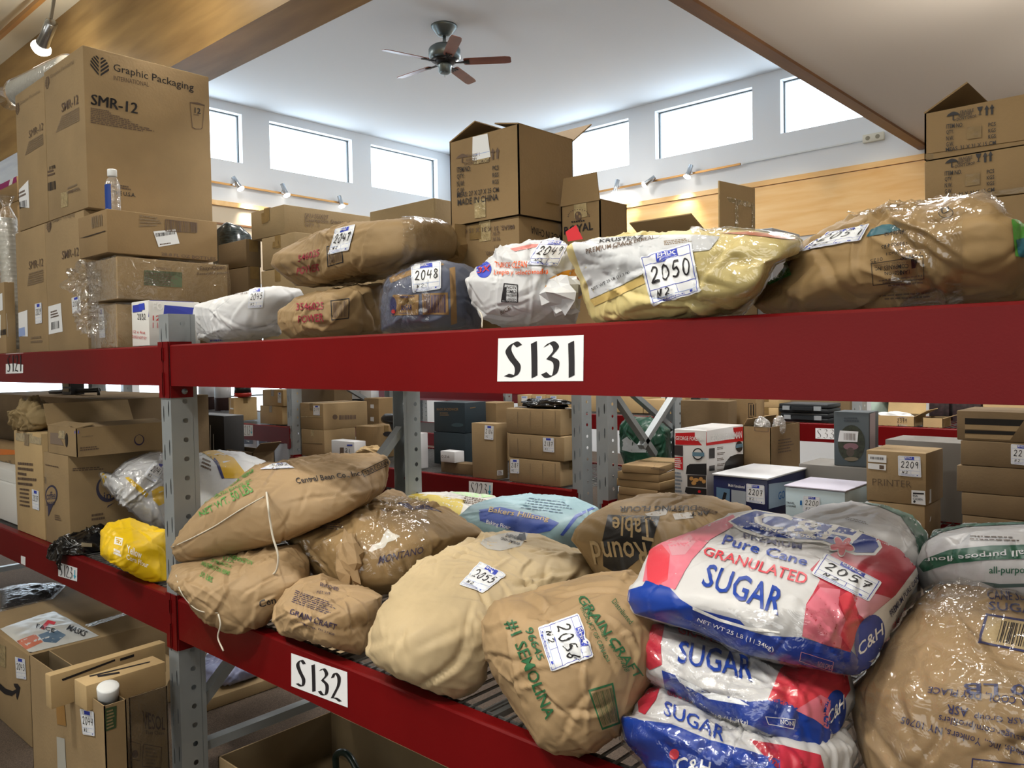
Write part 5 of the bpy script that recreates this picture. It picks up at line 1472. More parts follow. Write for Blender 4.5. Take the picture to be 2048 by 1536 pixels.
def sack(name, label, cat, out, Yc, dims, m, z0=None, rz=0, lip=None, post=False, p=3.4, wr=1.0, seed=1, N=72, group=None, c=None, tilt=0, K=None):
    """a filled sack: a plump rounded block of size dims, its body let out or taken in until its outline
    follows the photographed one, then creased and settled on what carries it"""
    out = np.array(out, float)
    if c is None: c = (out.min(0) + out.max(0)) / 2
    c = np.array(c, float)
    if N not in _CS: _CS[N] = cube_sphere(N)
    d, f = _CS[N]
    h = np.array(dims) / 2
    r = (np.abs(d / h) ** p).sum(1) ** (-1 / p)
    base = d * r[:, None]
    a = radians(rz)
    base = np.stack([base[:, 0] * cos(a) - base[:, 1] * sin(a), base[:, 0] * sin(a) + base[:, 1] * cos(a), base[:, 2]], 1)
    NB = 240
    ang = -pi + (np.arange(NB) + .5) * 2 * pi / NB
    T = np.zeros(NB)
    Pq = out - c
    for i in range(len(Pq)):
        A_, B_ = Pq[i], Pq[(i + 1) % len(Pq)]
        dd = B_ - A_
        den = np.cos(ang) * dd[1] - np.sin(ang) * dd[0]
        with np.errstate(divide='ignore', invalid='ignore'):
            tt = (A_[0] * dd[1] - A_[1] * dd[0]) / den
            uu = (A_[0] * np.sin(ang) - A_[1] * np.cos(ang)) / den
        ok = (tt > 0) & (uu >= -1e-6) & (uu <= 1 + 1e-6)
        T = np.where(ok & (tt > T), tt, T)
    def fit(Y):
        v = base + WY(c[0], c[1], Y)
        q = v - CAM
        k = q @ FW
        px = np.stack([1024 + F * (q @ RT) / k, 768 - F * (q @ UP) / k], 1) - c
        th = np.arctan2(px[:, 1], px[:, 0]); rad = np.hypot(px[:, 0], px[:, 1])
        bi = ((th + pi) / (2 * pi) * NB).astype(int) % NB
        B = np.zeros(NB); np.maximum.at(B, bi, rad)
        for _ in range(4):
            B = np.where(B > 0, B, (np.roll(B, 1) + np.roll(B, -1)) / 2)
        B = (np.roll(B, 1) + 2 * B + np.roll(B, -1)) / 4
        S = T / np.maximum(B, 1)
        x = (th + pi) / (2 * pi) * NB - .5
        i0 = np.floor(x).astype(int); w = x - i0
        s1 = S[i0 % NB] * (1 - w) + S[(i0 + 1) % NB] * w
        b1 = B[i0 % NB] * (1 - w) + B[(i0 + 1) % NB] * w
        e = np.clip(rad / b1, 0, 1)
        sm = np.median(S)
        npx = px * (sm + (s1 - sm) * (e ** 1.3))[:, None] + c
        return CAM + k[:, None] * (FW + RT * ((npx[:, :1] - 1024) / F) - UP * ((npx[:, 1:] - 768) / F))
    if z0 is not None and z0 < 1.5:
        lo, hi = Yc - .5, Yc + .4
        for _ in range(12):
            md = (lo + hi) / 2
            zz = np.percentile(fit(md)[:, 2], 2)
            if zz < z0 - .012: hi = md
            else: lo = md
        Yc = (lo + hi) / 2
    v = fit(Yc)
    n = vnormals(v, f)
    R_ = np.random.RandomState(seed * 13 + 5)
    size = np.linalg.norm(v.max(0) - v.min(0))
    K = K or int(135 * size)
    # creases: sharp lines, mostly running from the ends and corners inward
    sd = Vector((seed * 7.3, seed * 3.1, seed * 5.7))
    wob = np.array([noise.noise(Vector(q) * 9 + sd) for q in v]) * .022
    low = np.array([noise.noise(Vector(q) * 5 - sd) for q in v])
    fine = np.array([1 - abs(noise.noise(Vector(q) * 30 + sd)) for q in v])
    ctr = v.mean(0)
    disp = .006 * low + .0012 * (fine ** 6 - .25)
    idx = R_.randint(0, len(v), K)
    edge = np.linalg.norm((v - ctr) / (np.abs(v - ctr).max(0) + 1e-9), axis=1)
    pr = edge ** 3; pr /= pr.sum()
    idx = R_.choice(len(v), K, p=pr)
    for i in idx:
        t = ctr - v[i] + R_.normal(0, .12, 3)
        t -= n[i] * (t @ n[i]); t /= (np.linalg.norm(t) + 1e-9)
        b_ = np.cross(n[i], t)
        L = R_.uniform(.04, .16) * (.6 + size * .5); wd = R_.uniform(.004, .009)
        A = R_.uniform(.003, .0085) * (1 if R_.rand() < .55 else -1)
        q = v - v[i]
        al, ac = q @ t, q @ b_ + wob
        win = np.clip(1 - (al / L) ** 2, 0, 1) * (np.abs(q @ n[i]) < .06)
        disp += A * win * (np.exp(-np.abs(ac) / wd) - .55 * np.exp(-np.abs(ac + wd * 2.2) / wd))
    v = v + n * (disp * wr)[:, None]
    if z0 is not None:
        lo = v[:, 2] < z0 + .003
        v[lo, 2] = z0 + .003
    if lip is not None:
        lo = (v[:, 2] < lip + .005) & (v[:, 1] > 1.335)
        v[lo, 2] = lip + .005
    if post:      # the end that lies in front of the column
        lo = (v[:, 0] < -2.936) & (v[:, 1] > 1.352) & (v[:, 1] < 1.75)
        v[lo] = CAM + (v[lo] - CAM) * (1.352 / v[lo, 1])[:, None]
    o = obj(name, v, f, m, None, None, True)
    tag(o, label, cat, group)
    SK[o.name] = (v, f, n)
    return o, Print(o, el=6, off=.0012)
def crumple(name, c, r, m, parent, seed=1, n=8, amp=.5):
    """wadded paper end: irregular flat facets"""
    R_ = random.Random(seed)
    c, r = np.array(c, float), np.array(r, float)
    vs, k = [], n + 3
    for i in range(n + 1):
        for j in range(k):
            th, ph = pi * (i + R_.uniform(-.2, .2) * (0 < i < n)) / n, 2 * pi * (j + R_.uniform(-.3, .3)) / k
            d = np.array([sin(th) * cos(ph), sin(th) * sin(ph), cos(th)])
            vs.append(c + d * r * (1 + amp * R_.uniform(-.6, .6) * (0 < i < n)))
    fs = []
    for i in range(n):
        for j in range(k):
            a, b, c2, d2 = i * k + j, (i + 1) * k + j, (i + 1) * k + (j + 1) % k, i * k + (j + 1) % k
            fs += [(a, b, c2), (a, c2, d2)]
    return obj(name, vs, fs, m, parent)
SK = {}
def sack_film(o, m=None, grow=.003, seed=1, amp=.012, sel=None, name='plastic_wrap', z0=None):
    v, f, n = SK[o.name]
    sd = Vector((seed * 2.3, seed, 0))
    k = np.array([abs(noise.noise(Vector(q) * 12 + sd)) + .6 * abs(noise.noise(Vector(q) * 30 + sd)) for q in v])
    v2 = v + n * (grow + amp * k)[:, None]
    if z0 is not None: v2[:, 2] = np.maximum(v2[:, 2], z0 + .0005)
    fs = f
    if sel is not None:
        ok = np.array([sel(*PX(q)[:2]) for q in v2])
        fs = f[ok[f].all(1)]
    keep = np.unique(fs); mp = -np.ones(len(v2), int); mp[keep] = np.arange(len(keep))
    return obj(name, v2[keep], mp[fs], m or FILM, o, None, True)

def string(root, pts, r=.0022, name='string', m=None):
    mb = MB(); mb.tube(catmull(pts, 6), r, 6)
    o = mb.build(name, m or mat('white_cotton_string', 'c4beb0', .9), root, True)
    return o
def on_sack(o, px, lift=.004):
    v, f, n = SK[o.name]
    bvh = BVHTree.FromPolygons([Vector(q) for q in v], f.tolist())
    d = Vector(ray(*px)).normalized()
    loc, nn, i, t = bvh.ray_cast(Vector(CAM), d)
    if loc is None:
        return None
    return np.array(loc) - np.array(d) * lift

# ---------- top shelf sacks
z2 = S2
b, P = sack('flour_sack', 'white flour sack with sticker 2045 just right of the post', 'sack', [(384, 632), (388, 612), (420, 600), (470, 588), (520, 576), (560, 573), (600, 580), (608, 592), (590, 612), (570, 630), (560, 650), (562, 668), (500, 680), (430, 688), (395, 680)], 1.66, (.60, .40, .20), WSK, z2, seed=1, wr=.8)
P.lot('2045', (495, 617), (525, 615), (499, 580), (529, 576))
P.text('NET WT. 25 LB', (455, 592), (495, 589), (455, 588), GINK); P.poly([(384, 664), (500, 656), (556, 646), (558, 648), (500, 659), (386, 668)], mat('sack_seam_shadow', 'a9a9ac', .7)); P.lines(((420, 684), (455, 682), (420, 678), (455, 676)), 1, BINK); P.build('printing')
b, P = sack('kraft_sack', 'short kraft sack with crimson numbers lying under the long one', 'sack', [(556, 645), (561, 622), (590, 600), (640, 584), (700, 572), (765, 566), (778, 600), (774, 640), (766, 668), (700, 676), (620, 680), (580, 678), (562, 662)], 1.58, (.52, .38, .20), KU, z2, seed=2)
P.text('3546025', (593, 621.5), (647, 619), (594, 607), CRINK, .02, tr=(648, 604)); P.text('POWER', (597, 646), (648, 642), (598, 632), CRINK, .03, tr=(648, 626))
qb = ((663, 641), (698, 637), (661, 601), (699, 596)); P.frame(qb, INK, .05, .05); P.bars(sub(P, qb, .12, .12, .9, .88), GINK, 16, 5); P.build('printing')
b, P = sack('kraft_sack', 'long kraft sack with sticker 2047 lying across the top', 'sack', [(539, 530), (546, 508), (568, 497), (600, 480), (640, 462), (700, 446), (760, 439), (830, 433), (880, 440), (902, 452), (915, 470), (916, 490), (908, 512), (885, 522), (800, 545), (760, 557), (700, 567), (620, 578), (590, 574), (570, 560)], 1.66, (.92, .42, .22), KU, None, seed=3)
P.text('546025', (597, 524), (639, 512), (598, 511), CRINK, .02, tr=(640, 498)); P.text('POWER', (594, 550), (639, 541), (596, 535), CRINK, .03, tr=(640, 525))
qb = ((655, 534), (687, 525), (653, 493), (683, 484)); P.frame(qb, INK, .06, .05); P.bars(sub(P, qb, .12, .12, .9, .88), GINK, 16, 6); P.build('printing')
P.lot('2047', (657, 510), (699, 500), (672, 459), (712, 450))
mb = MB()
for k in range(4):       # the gathered mouth of the sack
    pass
e1 = crumple('gathered_end', WY(917, 492, 1.80), (.05, .09, .07), K2, b, 4)
sack_film(b, FILM2, .002, 3, .006, sel=lambda x, y: x > 800 and y < 530)
b, P = sack('sugar_sack', 'slate blue powdered sugar sack with tan bands and sticker 2048', 'sack', [(765, 660), (764, 600), (768, 570), (776, 555), (830, 535), (880, 522), (930, 526), (962, 543), (968, 600), (964, 640), (958, 658), (880, 666), (800, 668)], 1.56, (.40, .34, .22), paper('slate_blue_sack', '5c6274', .5), z2, seed=4, p=3.6, wr=.8)
tanp = mat('tan_print', '8c6e45', .6); navy = mat('navy_ink', '262b5a', .5)
P.poly([(899, 536), (910, 534), (914, 646), (902, 650)], tanp); P.poly([(778, 556), (830, 537), (884, 524), (888, 530), (840, 543), (782, 566)], tanp)
P.poly([(783, 631), (837, 629), (838, 589), (786, 590)], tanp, .0003); P.poly([(846, 629), (897, 629), (895, 585), (844, 587)], tanp, .0003)
P.text('PREMIUM CANE', (801, 595.5), (830, 595), (801, 592), navy, .02, ); P.text('POWDERED', (799, 607), (831, 606), (799, 599), mat('faded_gold', 'a08c62', .6), .02); P.text('SUGAR', (803, 621), (825, 620), (803, 610), navy, .03)
P.lines(((799, 628), (830, 627), (799, 625), (830, 624)), 1, navy); P.bars(((849, 625), (892, 625), (848, 590), (891, 589)), navy, 24, 4); P.ell((787, 612), 7, 18, navy, lift=.0006); P.ell((788, 623), 4, 4, RINK, lift=.001)
P.build('printing'); P.lot('2048', (827, 585), (881, 578), (823, 531), (882, 524))
sack_film(b, FILM2, .002, 7, .008, sel=lambda x, y: x < 860, z0=z2)
b, P = sack('rice_sack', 'white rice sack with orange lettering and sticker 2049', 'sack', [(931, 560), (944, 545), (974, 520), (1000, 497), (1050, 484), (1110, 482), (1150, 500), (1165, 560), (1160, 620), (1150, 650), (1080, 656), (1010, 656), (960, 640), (945, 605), (935, 578)], 1.54, (.36, .32, .26), WSK, z2, seed=5, p=2.8)
orn = mat('orange_ink', 'd2581e', .5); amb = mat('amber_print', 'd08c12', .5)
P.ell((968, 539), 15, 17, BINK, rot=.3); P.text('3X', (956, 548), (981, 543), (958, 536), RINK, .03, tr=(983, 530)); P.text('THRICE CLEAN', (990, 536), (1053, 536), (991, 524), orn, .03); P.text('Limpio y seleccionados', (988, 553), (1095, 551), (989, 540), orn, .04)
P.frame(((1002, 604), (1036, 605), (1008, 566), (1036, 569)), INK, .06, .05)
for k, t in enumerate(('NON', 'GMO', 'PROJECT', 'VERIFIED')): P.text(t, (1014, 577 + k * 8.5), (1033, 578 + k * 8.5), (1015, 571 + k * 8.5), INK, .02)
P.poly([(1004, 600), (1012, 602), (1013, 574), (1009, 574)], INK); P.poly([(1083, 585), (1100, 556), (1125, 543), (1160, 536), (1163, 598), (1142, 596), (1120, 575), (1105, 575)], amb); P.poly([(1112, 561), (1128, 552), (1144, 556), (1160, 553), (1160, 566), (1140, 570), (1125, 566)], mat('dark_orange', 'a8501a', .5), .0006)
P.text('RICE', (1003, 628), (1022, 618), (1001, 621), GINK, .02); P.poly([(1020, 498), (1060, 489), (1080, 488), (1074, 494), (1030, 503)], mat('faded_red', 'c87a74', .6))
P.build('printing'); P.lot('2049', (1052, 531), (1114, 532), (1082, 482), (1140, 483))
pp = on_sack(b, (1112, 590), .0)
e1 = crumple('rolled_mouth', pp + np.array([.02, -.0, 0]), (.05, .045, .045), WSK, b, 14)
tg = MB().hexa([WY(1136, 483, 1.5), WY(1166, 478, 1.5), WY(1166, 478, 1.502), WY(1136, 483, 1.502)], [WY(1131, 464, 1.5), WY(1152, 450, 1.5), WY(1152, 450, 1.502), WY(1131, 464, 1.502)]).build('red_tag', mat('red_tag_plastic', 'b4202a', .4), b); tg['label'] = 'small red barcode tag sticking up'
string(b, [WY(958, 622, 1.40), WY(964, 632, 1.375), WY(964, 655, 1.36)], .0016)
b, P = sack('flour_sack', 'cream yellow sack with a white front label and sticker 2050', 'sack', [(1127, 495), (1143, 480), (1200, 474), (1300, 469), (1400, 463), (1500, 463), (1560, 472), (1600, 482), (1596, 505), (1550, 520), (1525, 560), (1507, 600), (1492, 625), (1400, 638), (1300, 648), (1200, 652), (1180, 640), (1168, 605), (1158, 560), (1140, 525)], 1.50, (.72, .34, .21), YSK, z2, seed=6, p=3.4, wr=.9)
P.poly([(1143, 484), (1200, 476), (1300, 471), (1400, 470), (1440, 474), (1420, 500), (1385, 504), (1330, 530), (1290, 545), (1240, 572), (1181, 598), (1176, 570), (1162, 540)], mat('white_sack_label', 'b9bcc0', .5), .0003)
P.poly([(1181, 600), (1240, 574), (1285, 552), (1292, 566), (1240, 590), (1190, 612)], mat('tan_stripe', 'b89f5e', .6), .0003)
P.text('KRUSTEAZ', (1200, 487), (1286, 479), (1201, 480), INK, .03); P.text('PREMIUM CRACKERMEAL', (1174, 507), (1310, 479), (1173, 498), GINK, .005, tr=(1310, 473)); P.text('733-0440', (1220, 500), (1265, 491), (1219, 495), GINK)
P.text('NET WT 25 LB (11.3 kg)', (1187, 583), (1262, 547), (1184, 576), INK, .0, tr=(1259, 539)); P.lines(((1330, 492), (1390, 484), (1328, 482), (1390, 476)), 3, LINK)
P.poly([(1440, 467), (1500, 464), (1560, 471), (1596, 481), (1560, 478), (1500, 471)], mat('faded_orange', 'b06a4a', .5), .0003)
P.build('printing'); P.lot('2050', (1305, 611), (1403, 583), (1281, 514), (1384, 486))
sack_film(b, FILM2, .002, 11, .008, sel=lambda x, y: x > 1380, z0=z2)
b, P = sack('grain_sack', 'long brown sack printed upside down with a boxed maker mark, at the right end', 'sack', [(1500, 612), (1520, 590), (1560, 545), (1572, 510), (1612, 478), (1680, 450), (1740, 430), (1830, 414), (1900, 395), (1970, 387), (2000, 400), (2015, 430), (2040, 440), (2075, 470), (2080, 560), (2060, 604), (1960, 608), (1800, 613), (1650, 622), (1560, 628), (1530, 626)], 1.56, (.66, .36, .25), K2, z2, seed=8, p=3.0, wr=1.3, N=64)
glb = mat('green_label', '3f7a2c', .45); pg = mat('pale_green_print', '8aa36a', .5); teal = mat('teal_print2', '1f5562', .5)
P.poly([(1511, 530), (1571, 515), (1584, 550), (1512, 582), (1508, 560)], glb, .0003); P.text('zipcode', (1524, 551), (1578, 533), (1522, 543), pg, .02, tr=(1576, 521)); P.text('zipcode', (1540, 570), (1584, 548), (1537, 560), pg, .02); P.text('23 JUL', (1520, 576), (1510, 530), (1508, 576), INK, .02)
P.poly([(2022, 440), (2060, 432), (2080, 520), (2030, 512)], glb, .0003); P.poly([(2030, 480), (2080, 470), (2080, 520), (2036, 512)], teal, .0008)
P.poly([(1733, 474), (1742, 460), (1765, 450), (1790, 449), (1803, 460), (1770, 468)], teal, .0003)
P.text('6806543', (1811, 459), (1770, 466), (1811, 467), INK, .0); P.text('300002435', (1817, 484), (1765, 490), (1817, 491), INK, .0); P.text('14x0x21', (1813, 498), (1775, 504), (1813, 504), INK, .0); P.text('144150', (1841, 506), (1803, 513), (1841, 512), INK); P.text('0125', (1767, 514), (1743, 519), (1767, 521), INK)
P.frame(((1849, 558), (1746, 571), (1846, 511), (1742, 527)), INK, .012, .03)
P.text('LANGSTON', (1819, 537), (1771, 543), (1819, 545), INK, .03); P.text('COMPANIES INC.', (1817, 525), (1750, 533), (1817, 534), INK, .02); P.text('A MEMPHIS, TENNESSEE', (1817, 520), (1750, 528), (1817, 524), GINK); P.poly([(1823, 537), (1832, 535), (1836, 519), (1828, 519), (1838, 516), (1822, 518)], INK)
P.lines(((1846, 547), (1748, 560), (1846, 568), (1748, 574)), 3, GINK); P.lines(((1860, 580), (1735, 590), (1860, 595), (1735, 603)), 2, GINK, fill=.45)
P.text('U', (1885, 430), (1899, 426), (1884, 419), INK, .02)
for t in np.linspace(0, 2 * pi, 25)[:-1]: P.poly([(1892 + 15 * cos(t), 426 + 10 * sin(t)), (1892 + 15 * cos(t + .3), 426 + 10 * sin(t + .3)), (1892 + 13.6 * cos(t + .3), 426 + 8.8 * sin(t + .3)), (1892 + 13.6 * cos(t), 426 + 8.8 * sin(t))], INK)
P.build('printing'); P.lot('2051', (1597, 505), (1720, 481), (1660, 464), (1738, 449), sig='N2')
sack_film(b, FILM2, .002, 13, .008, sel=lambda x, y: 1780 < x < 1930 or y < 430, z0=z2)

# ---------- lower shelf, right bay
z1 = S1
CBK = K1
b, P = sack('bean_sack', 'brown bean sack with a stitched open end, under the other bean sack', 'sack', [(332, 1165), (345, 1130), (380, 1120), (450, 1105), (540, 1090), (600, 1085), (622, 1120), (618, 1160), (580, 1190), (552, 1230), (532, 1250), (480, 1268), (450, 1266), (420, 1248), (398, 1230), (368, 1195), (345, 1182)], 1.66, (.74, .40, .22), CBK, z1, seed=21, p=2.8, wr=1.2, rz=38, post=True)
for t_, a_, c_, u_ in (('WASHINGTON', (456, 1117), (503, 1131), (4, -8)), ('U.S.A.', (444, 1120), (468, 1128), (4, -7)), ('CENTRAL BEAN CO., INC.', (420, 1125), (463, 1139), (4, -7)), ('WASHINGTON 98848', (400, 1131), (456, 1152), (5, -8)), ('50 LBS.', (399, 1153), (425, 1167), (4, -10))):
    P.text(t_, a_, c_, (a_[0] + u_[0], a_[1] + u_[1]), LGINK, .01)
P.text('Cen', (520, 1215), (552, 1205), (517, 1203), INK, .02, tr=(549, 1192))
P.build('printing')
rag = crumple('rolled_end', WY(352, 1172, 1.43), (.05, .03, .06), K2, b, 31)
pts = [q for q in (on_sack(b, q, .005) for q in ((352, 1150), (360, 1180), (377, 1205), (400, 1222), (436, 1226))) if q is not None]
if len(pts) > 1: string(b, pts, .0018)
p0 = on_sack(b, (437, 1228), .006); y0_ = min(p0[1], 1.34) - .004
string(b, [p0, WY(441, 1250, y0_), WY(436, 1275, y0_), WY(447, 1302, y0_)], .0028)
b, P = sack('bean_sack', 'brown bean sack with a long loose string, on top of the other bean sack', 'sack', [(341, 1097), (346, 1084), (372, 1048), (410, 1008), (470, 963), (500, 935), (530, 925), (600, 915), (680, 909), (752, 905), (777, 912), (779, 945), (771, 975), (740, 1002), (690, 1032), (600, 1072), (540, 1092), (450, 1112), (370, 1123), (350, 1118)], 1.60, (.84, .44, .22), CBK, None, seed=22, p=2.6, wr=1.0, N=80, rz=40)
P.text('NET WT. 50 LBS', (401, 1034), (508, 984), (398, 1024), LGINK, .02, tr=(498, 965)); P.text('WASHINGTON, U.S.A. 98848', (394, 1018), (508, 946), (392, 1012), LGINK, .01, tr=(506, 938)); P.text('CENTRAL BEAN CO., INC.', (430, 1000), (505, 963), (428, 994), LGINK, .01)
P.text('Central Bean Co., Inc.', (594, 970), (724, 953), (590, 957), INK, .015, tr=(720, 942)); qf = ((728, 954), (778, 930), (722, 942), (776, 916)); P.frame(qf, INK, .03, .1); P.text('TRIPLE CLEAN', (731, 950), (776, 927), (728, 943), INK, .02)
P.build('printing')
P.lot('2052', (520, 940), (590, 937), (545, 928), (572, 926), sig='')
pts = [on_sack(b, q) for q in ((345, 1094), (380, 1078), (430, 1052), (480, 1020), (528, 993))]
string(b, [q for q in pts if q is not None], .0022, 'stitched_seam')
pts = [on_sack(b, (533, 985), .006)] + [WY(x, y, 1.40) for x, y in ((536, 1010), (540, 1040), (546, 1075), (556, 1110), (553, 1140), (540, 1152), (522, 1157))]
string(b, pts, .0034, 'loose_string')
b, P = sack('flour_sack', 'small brown flour sack with purple lettering lying at the shelf edge', 'sack', [(544, 1240), (548, 1212), (566, 1183), (600, 1155), (640, 1146), (700, 1170), (750, 1180), (768, 1190), (762, 1240), (748, 1275), (737, 1300), (722, 1312), (660, 1298), (600, 1278), (560, 1266)], 1.62, (.46, .36, .21), K1, z1, seed=23, wr=1.2)
P.text('GRAIN CRAFT', (579, 1228), (671, 1261), (582, 1218), PINK, .02, tr=(674, 1249)); P.text('Chattanooga, TN 37408', (590, 1244), (668, 1272), (591, 1239), PINK, .0); P.text('ENRICHED', (640, 1173), (677, 1184), (641, 1166), PINK, .02); P.text('NET WT', (634, 1188), (660, 1192), (634, 1182), PINK); P.lines(((583, 1205), (672, 1236), (592, 1180), (684, 1212)), 7, PINK, fill=.4)
P.build('printing')
b, P = sack('flour_sack', 'film-wrapped brown flour sack with a spilled white patch, above the small sack', 'sack', [(567, 1074), (580, 1066), (620, 1048), (680, 1008), (720, 999), (800, 999), (860, 1004), (900, 1020), (955, 1052), (972, 1068), (920, 1095), (870, 1120), (840, 1150), (800, 1182), (750, 1190), (700, 1187), (650, 1167), (610, 1132), (585, 1100)], 1.84, (.60, .46, .24), K2, None, seed=24, wr=1.3, p=2.6)
P.text('MONTANO', (756, 1129), (846, 1106), (760, 1112), PINK, .02, tr=(847, 1093)); P.text('ENRICHED', (654, 1031), (702, 1031), (658, 1022), PINK, .01); P.lines(((640, 1058), (690, 1062), (645, 1040), (695, 1046)), 4, PINK, fill=.35); P.poly([(738, 1100), (745, 1090), (760, 1085), (768, 1068), (775, 1058), (785, 1066), (800, 1072), (790, 1080), (775, 1085), (770, 1094), (755, 1098), (742, 1104)], mat('spilled_flour', 'c9c6bd', .9)); P.poly([(792, 1006), (812, 1003), (826, 1014), (850, 1008), (885, 1024), (850, 1018), (822, 1020)], PINK)
P.build('printing'); P.lot('2053', (612, 1052), (648, 1035), (640, 1012), (664, 1004), sig='')
pp = on_sack(b, (700, 1120), 0.0)
crumple('gathered_mouth', pp, (.06, .03, .085), K1, b, 24)
sack_film(b, FILM, .003, 17, .016, sel=lambda x, y: x < 860)
b, P = sack('semolina_sack', 'big plain brown sack with sticker 2055, hanging to the shelf lip', 'sack', [(731, 1303), (742, 1290), (740, 1270), (755, 1225), (775, 1195), (800, 1160), (850, 1120), (920, 1090), (960, 1073), (1010, 1062), (1080, 1066), (1130, 1085), (1190, 1110), (1207, 1130), (1202, 1152), (1120, 1172), (1030, 1202), (980, 1222), (972, 1270), (976, 1330), (965, 1370), (930, 1392), (880, 1390), (800, 1356), (752, 1330)], 1.78, (.46, .80, .27), K3, z1, seed=25, p=2.7, wr=1.4, N=72)
P.lot('2055', (918, 1171), (967, 1187), (960, 1124), (1013, 1150))
P.poly([(956, 1084), (972, 1076), (1000, 1068), (1040, 1062), (1058, 1064), (1050, 1080), (1042, 1092), (1000, 1102), (975, 1098)], mat('white_patch', 'a9a69f', .6)); P.poly([(1033, 1078), (1053, 1084), (1050, 1066), (1040, 1066)], INK, .0006); P.text("SHEPHERD'S", (1010, 1074), (1041, 1082), (1014, 1068), INK, .02); P.text('GRAIN SEMOLINA', (1000, 1080), (1038, 1092), (1003, 1075), INK, .02)
P.build('printing')
b, P = sack('semolina_sack', 'brown sack with green SEMOLINA lettering and sticker 2056', 'sack', [(962, 1258), (976, 1213), (1002, 1194), (1060, 1189), (1110, 1170), (1172, 1150), (1250, 1143), (1295, 1158), (1335, 1200), (1345, 1300), (1312, 1362), (1270, 1424), (1232, 1475), (1180, 1508), (1108, 1514), (1072, 1495), (1048, 1450), (1018, 1400), (984, 1350), (964, 1300)], 1.60, (.46, .44, .38), K1, z1, seed=26, p=2.5, wr=1.3, N=64)
P.text('#1 SEMOLINA', (1008, 1246), (1091, 1440), (1034, 1236), GRINK, .015, tr=(1112, 1430)); P.text('96645', (1050, 1260), (1077, 1322), (1065, 1254), GRINK, .01, tr=(1090, 1316))
P.text('GRAIN CRAFT', (1153, 1198), (1270, 1358), (1170, 1190), GRINK, .02, tr=(1286, 1350)); P.text('Chattanooga, TN 37408', (1165, 1210), (1246, 1344), (1175, 1206), GRINK, .0, tr=(1258, 1342)); P.text('PRODUCT OF CANADA', (1160, 1218), (1213, 1325), (1168, 1214), GRINK, .0, tr=(1222, 1323)); P.text('Distributed', (1222, 1205), (1258, 1250), (1230, 1198), GRINK)
qb = ((1204, 1460), (1240, 1447), (1176, 1380), (1226, 1365)); P.frame(qb, GRINK, .07, .05); P.bars(sub(P, qb, .12, .1, .9, .9), mat('olive_ink', '4a5230', .6), 18, 9)
P.build('printing'); P.lot('2056', (1076, 1256), (1104, 1343), (1157, 1228), (1187, 1313))
b, P = sack('flour_sack', 'brown sack with upside down lettering in a black panel', 'sack', [(1142, 1080), (1150, 1058), (1180, 1030), (1220, 1005), (1290, 988), (1350, 987), (1430, 994), (1500, 1012), (1530, 1060), (1500, 1130), (1440, 1210), (1320, 1250), (1230, 1210), (1185, 1140), (1160, 1100)], 2.08, (.52, .56, .34), K2, None, lip=z1, seed=27, p=2.8, wr=.8)
blk = mat('black_panel', '1b1816', .45)
P.poly([(1216, 1030), (1320, 1033), (1300, 1100), (1240, 1150), (1207, 1132), (1205, 1080)], blk, .0003); P.text('Table', (1303, 1040), (1226, 1034), (1308, 1085), KR[3], .02, tr=(1222, 1068)); P.text('Round', (1290, 1085), (1180, 1082), (1300, 1130), KR[3], .02, tr=(1190, 1128))
P.text('DUSTING FLOUR', (1394, 1012), (1240, 1014), (1392, 1022), INK, .01, tr=(1238, 1025)); P.text('ART', (1420, 1022), (1380, 1026), (1420, 1030), INK, .01); P.poly([(1290, 1028), (1340, 1014), (1332, 1030), (1300, 1036)], mat('torn_label', 'a8a29a', .5)); P.poly([(1345, 1028), (1380, 1024), (1388, 1036), (1350, 1040)], mat('torn_label', 'a8a29a', .5)); P.lines(((1430, 1030), (1390, 1018), (1436, 1024), (1380, 1006)), 3, GINK)
P.text('PIZZA', (1303, 1036), (1240, 1032), (1303, 1040), KR[3]); P.build('printing'); rt = b
b, P = sack('mix_sack', 'yellow and white patterned sack behind the film-wrapped one', 'sack', [(795, 1000), (810, 990), (850, 984), (930, 983), (990, 991), (1012, 1010), (985, 1085), (900, 1110), (830, 1100), (800, 1050)], 2.30, (.50, .44, .22), paper('pale_sack', 'b8b6b0', .5), z1, seed=28, wr=.7, N=40)
P.poly([(798, 998), (830, 987), (870, 990), (930, 1000), (920, 1030), (880, 1030), (830, 1018)], mat('mustard_print', 'b09a1e', .5)); P.poly([(900, 984), (960, 985), (990, 993), (960, 996), (930, 992)], mat('pale_green_print2', '9cc08a', .5)); P.lines(((925, 1006), (985, 1016), (930, 992), (990, 1002)), 4, GINK); P.build('printing')
b, P = sack('flour_sack', 'pale blue baking flour sack behind the big plain brown sack', 'sack', [(905, 1042), (940, 1012), (1000, 992), (1060, 987), (1150, 994), (1197, 1014), (1210, 1040), (1190, 1095), (1120, 1150), (1030, 1150), (950, 1120), (912, 1080)], 2.26, (.52, .46, .24), paper('pale_blue_sack', '86a5ae', .45), z1, seed=29, wr=.7, N=48)
rb = mat('royal_blue_ink', '24459c', .45); gold = mat('gold_print', 'b8a06a', .45)
P.poly([(958, 1020), (1000, 1014), (1090, 1034), (1118, 1046), (1100, 1062), (1060, 1070), (990, 1052), (960, 1042)], rb, .0003); P.text('Baking Flour', (972, 1050), (1020, 1062), (974, 1040), PAPER, .01)
P.text('Bakers Hillsong', (975, 1028), (1095, 1046), (980, 1014), gold, .02, tr=(1100, 1034)); P.lines(((1040, 1018), (1150, 1032), (1060, 994), (1160, 1006)), 5, mat('dusk_ink', '4f6a80', .6), fill=.3); P.poly([(1120, 1070), (1150, 1030), (1190, 1012), (1193, 1015), (1156, 1034), (1126, 1072)], rb); P.build('printing')
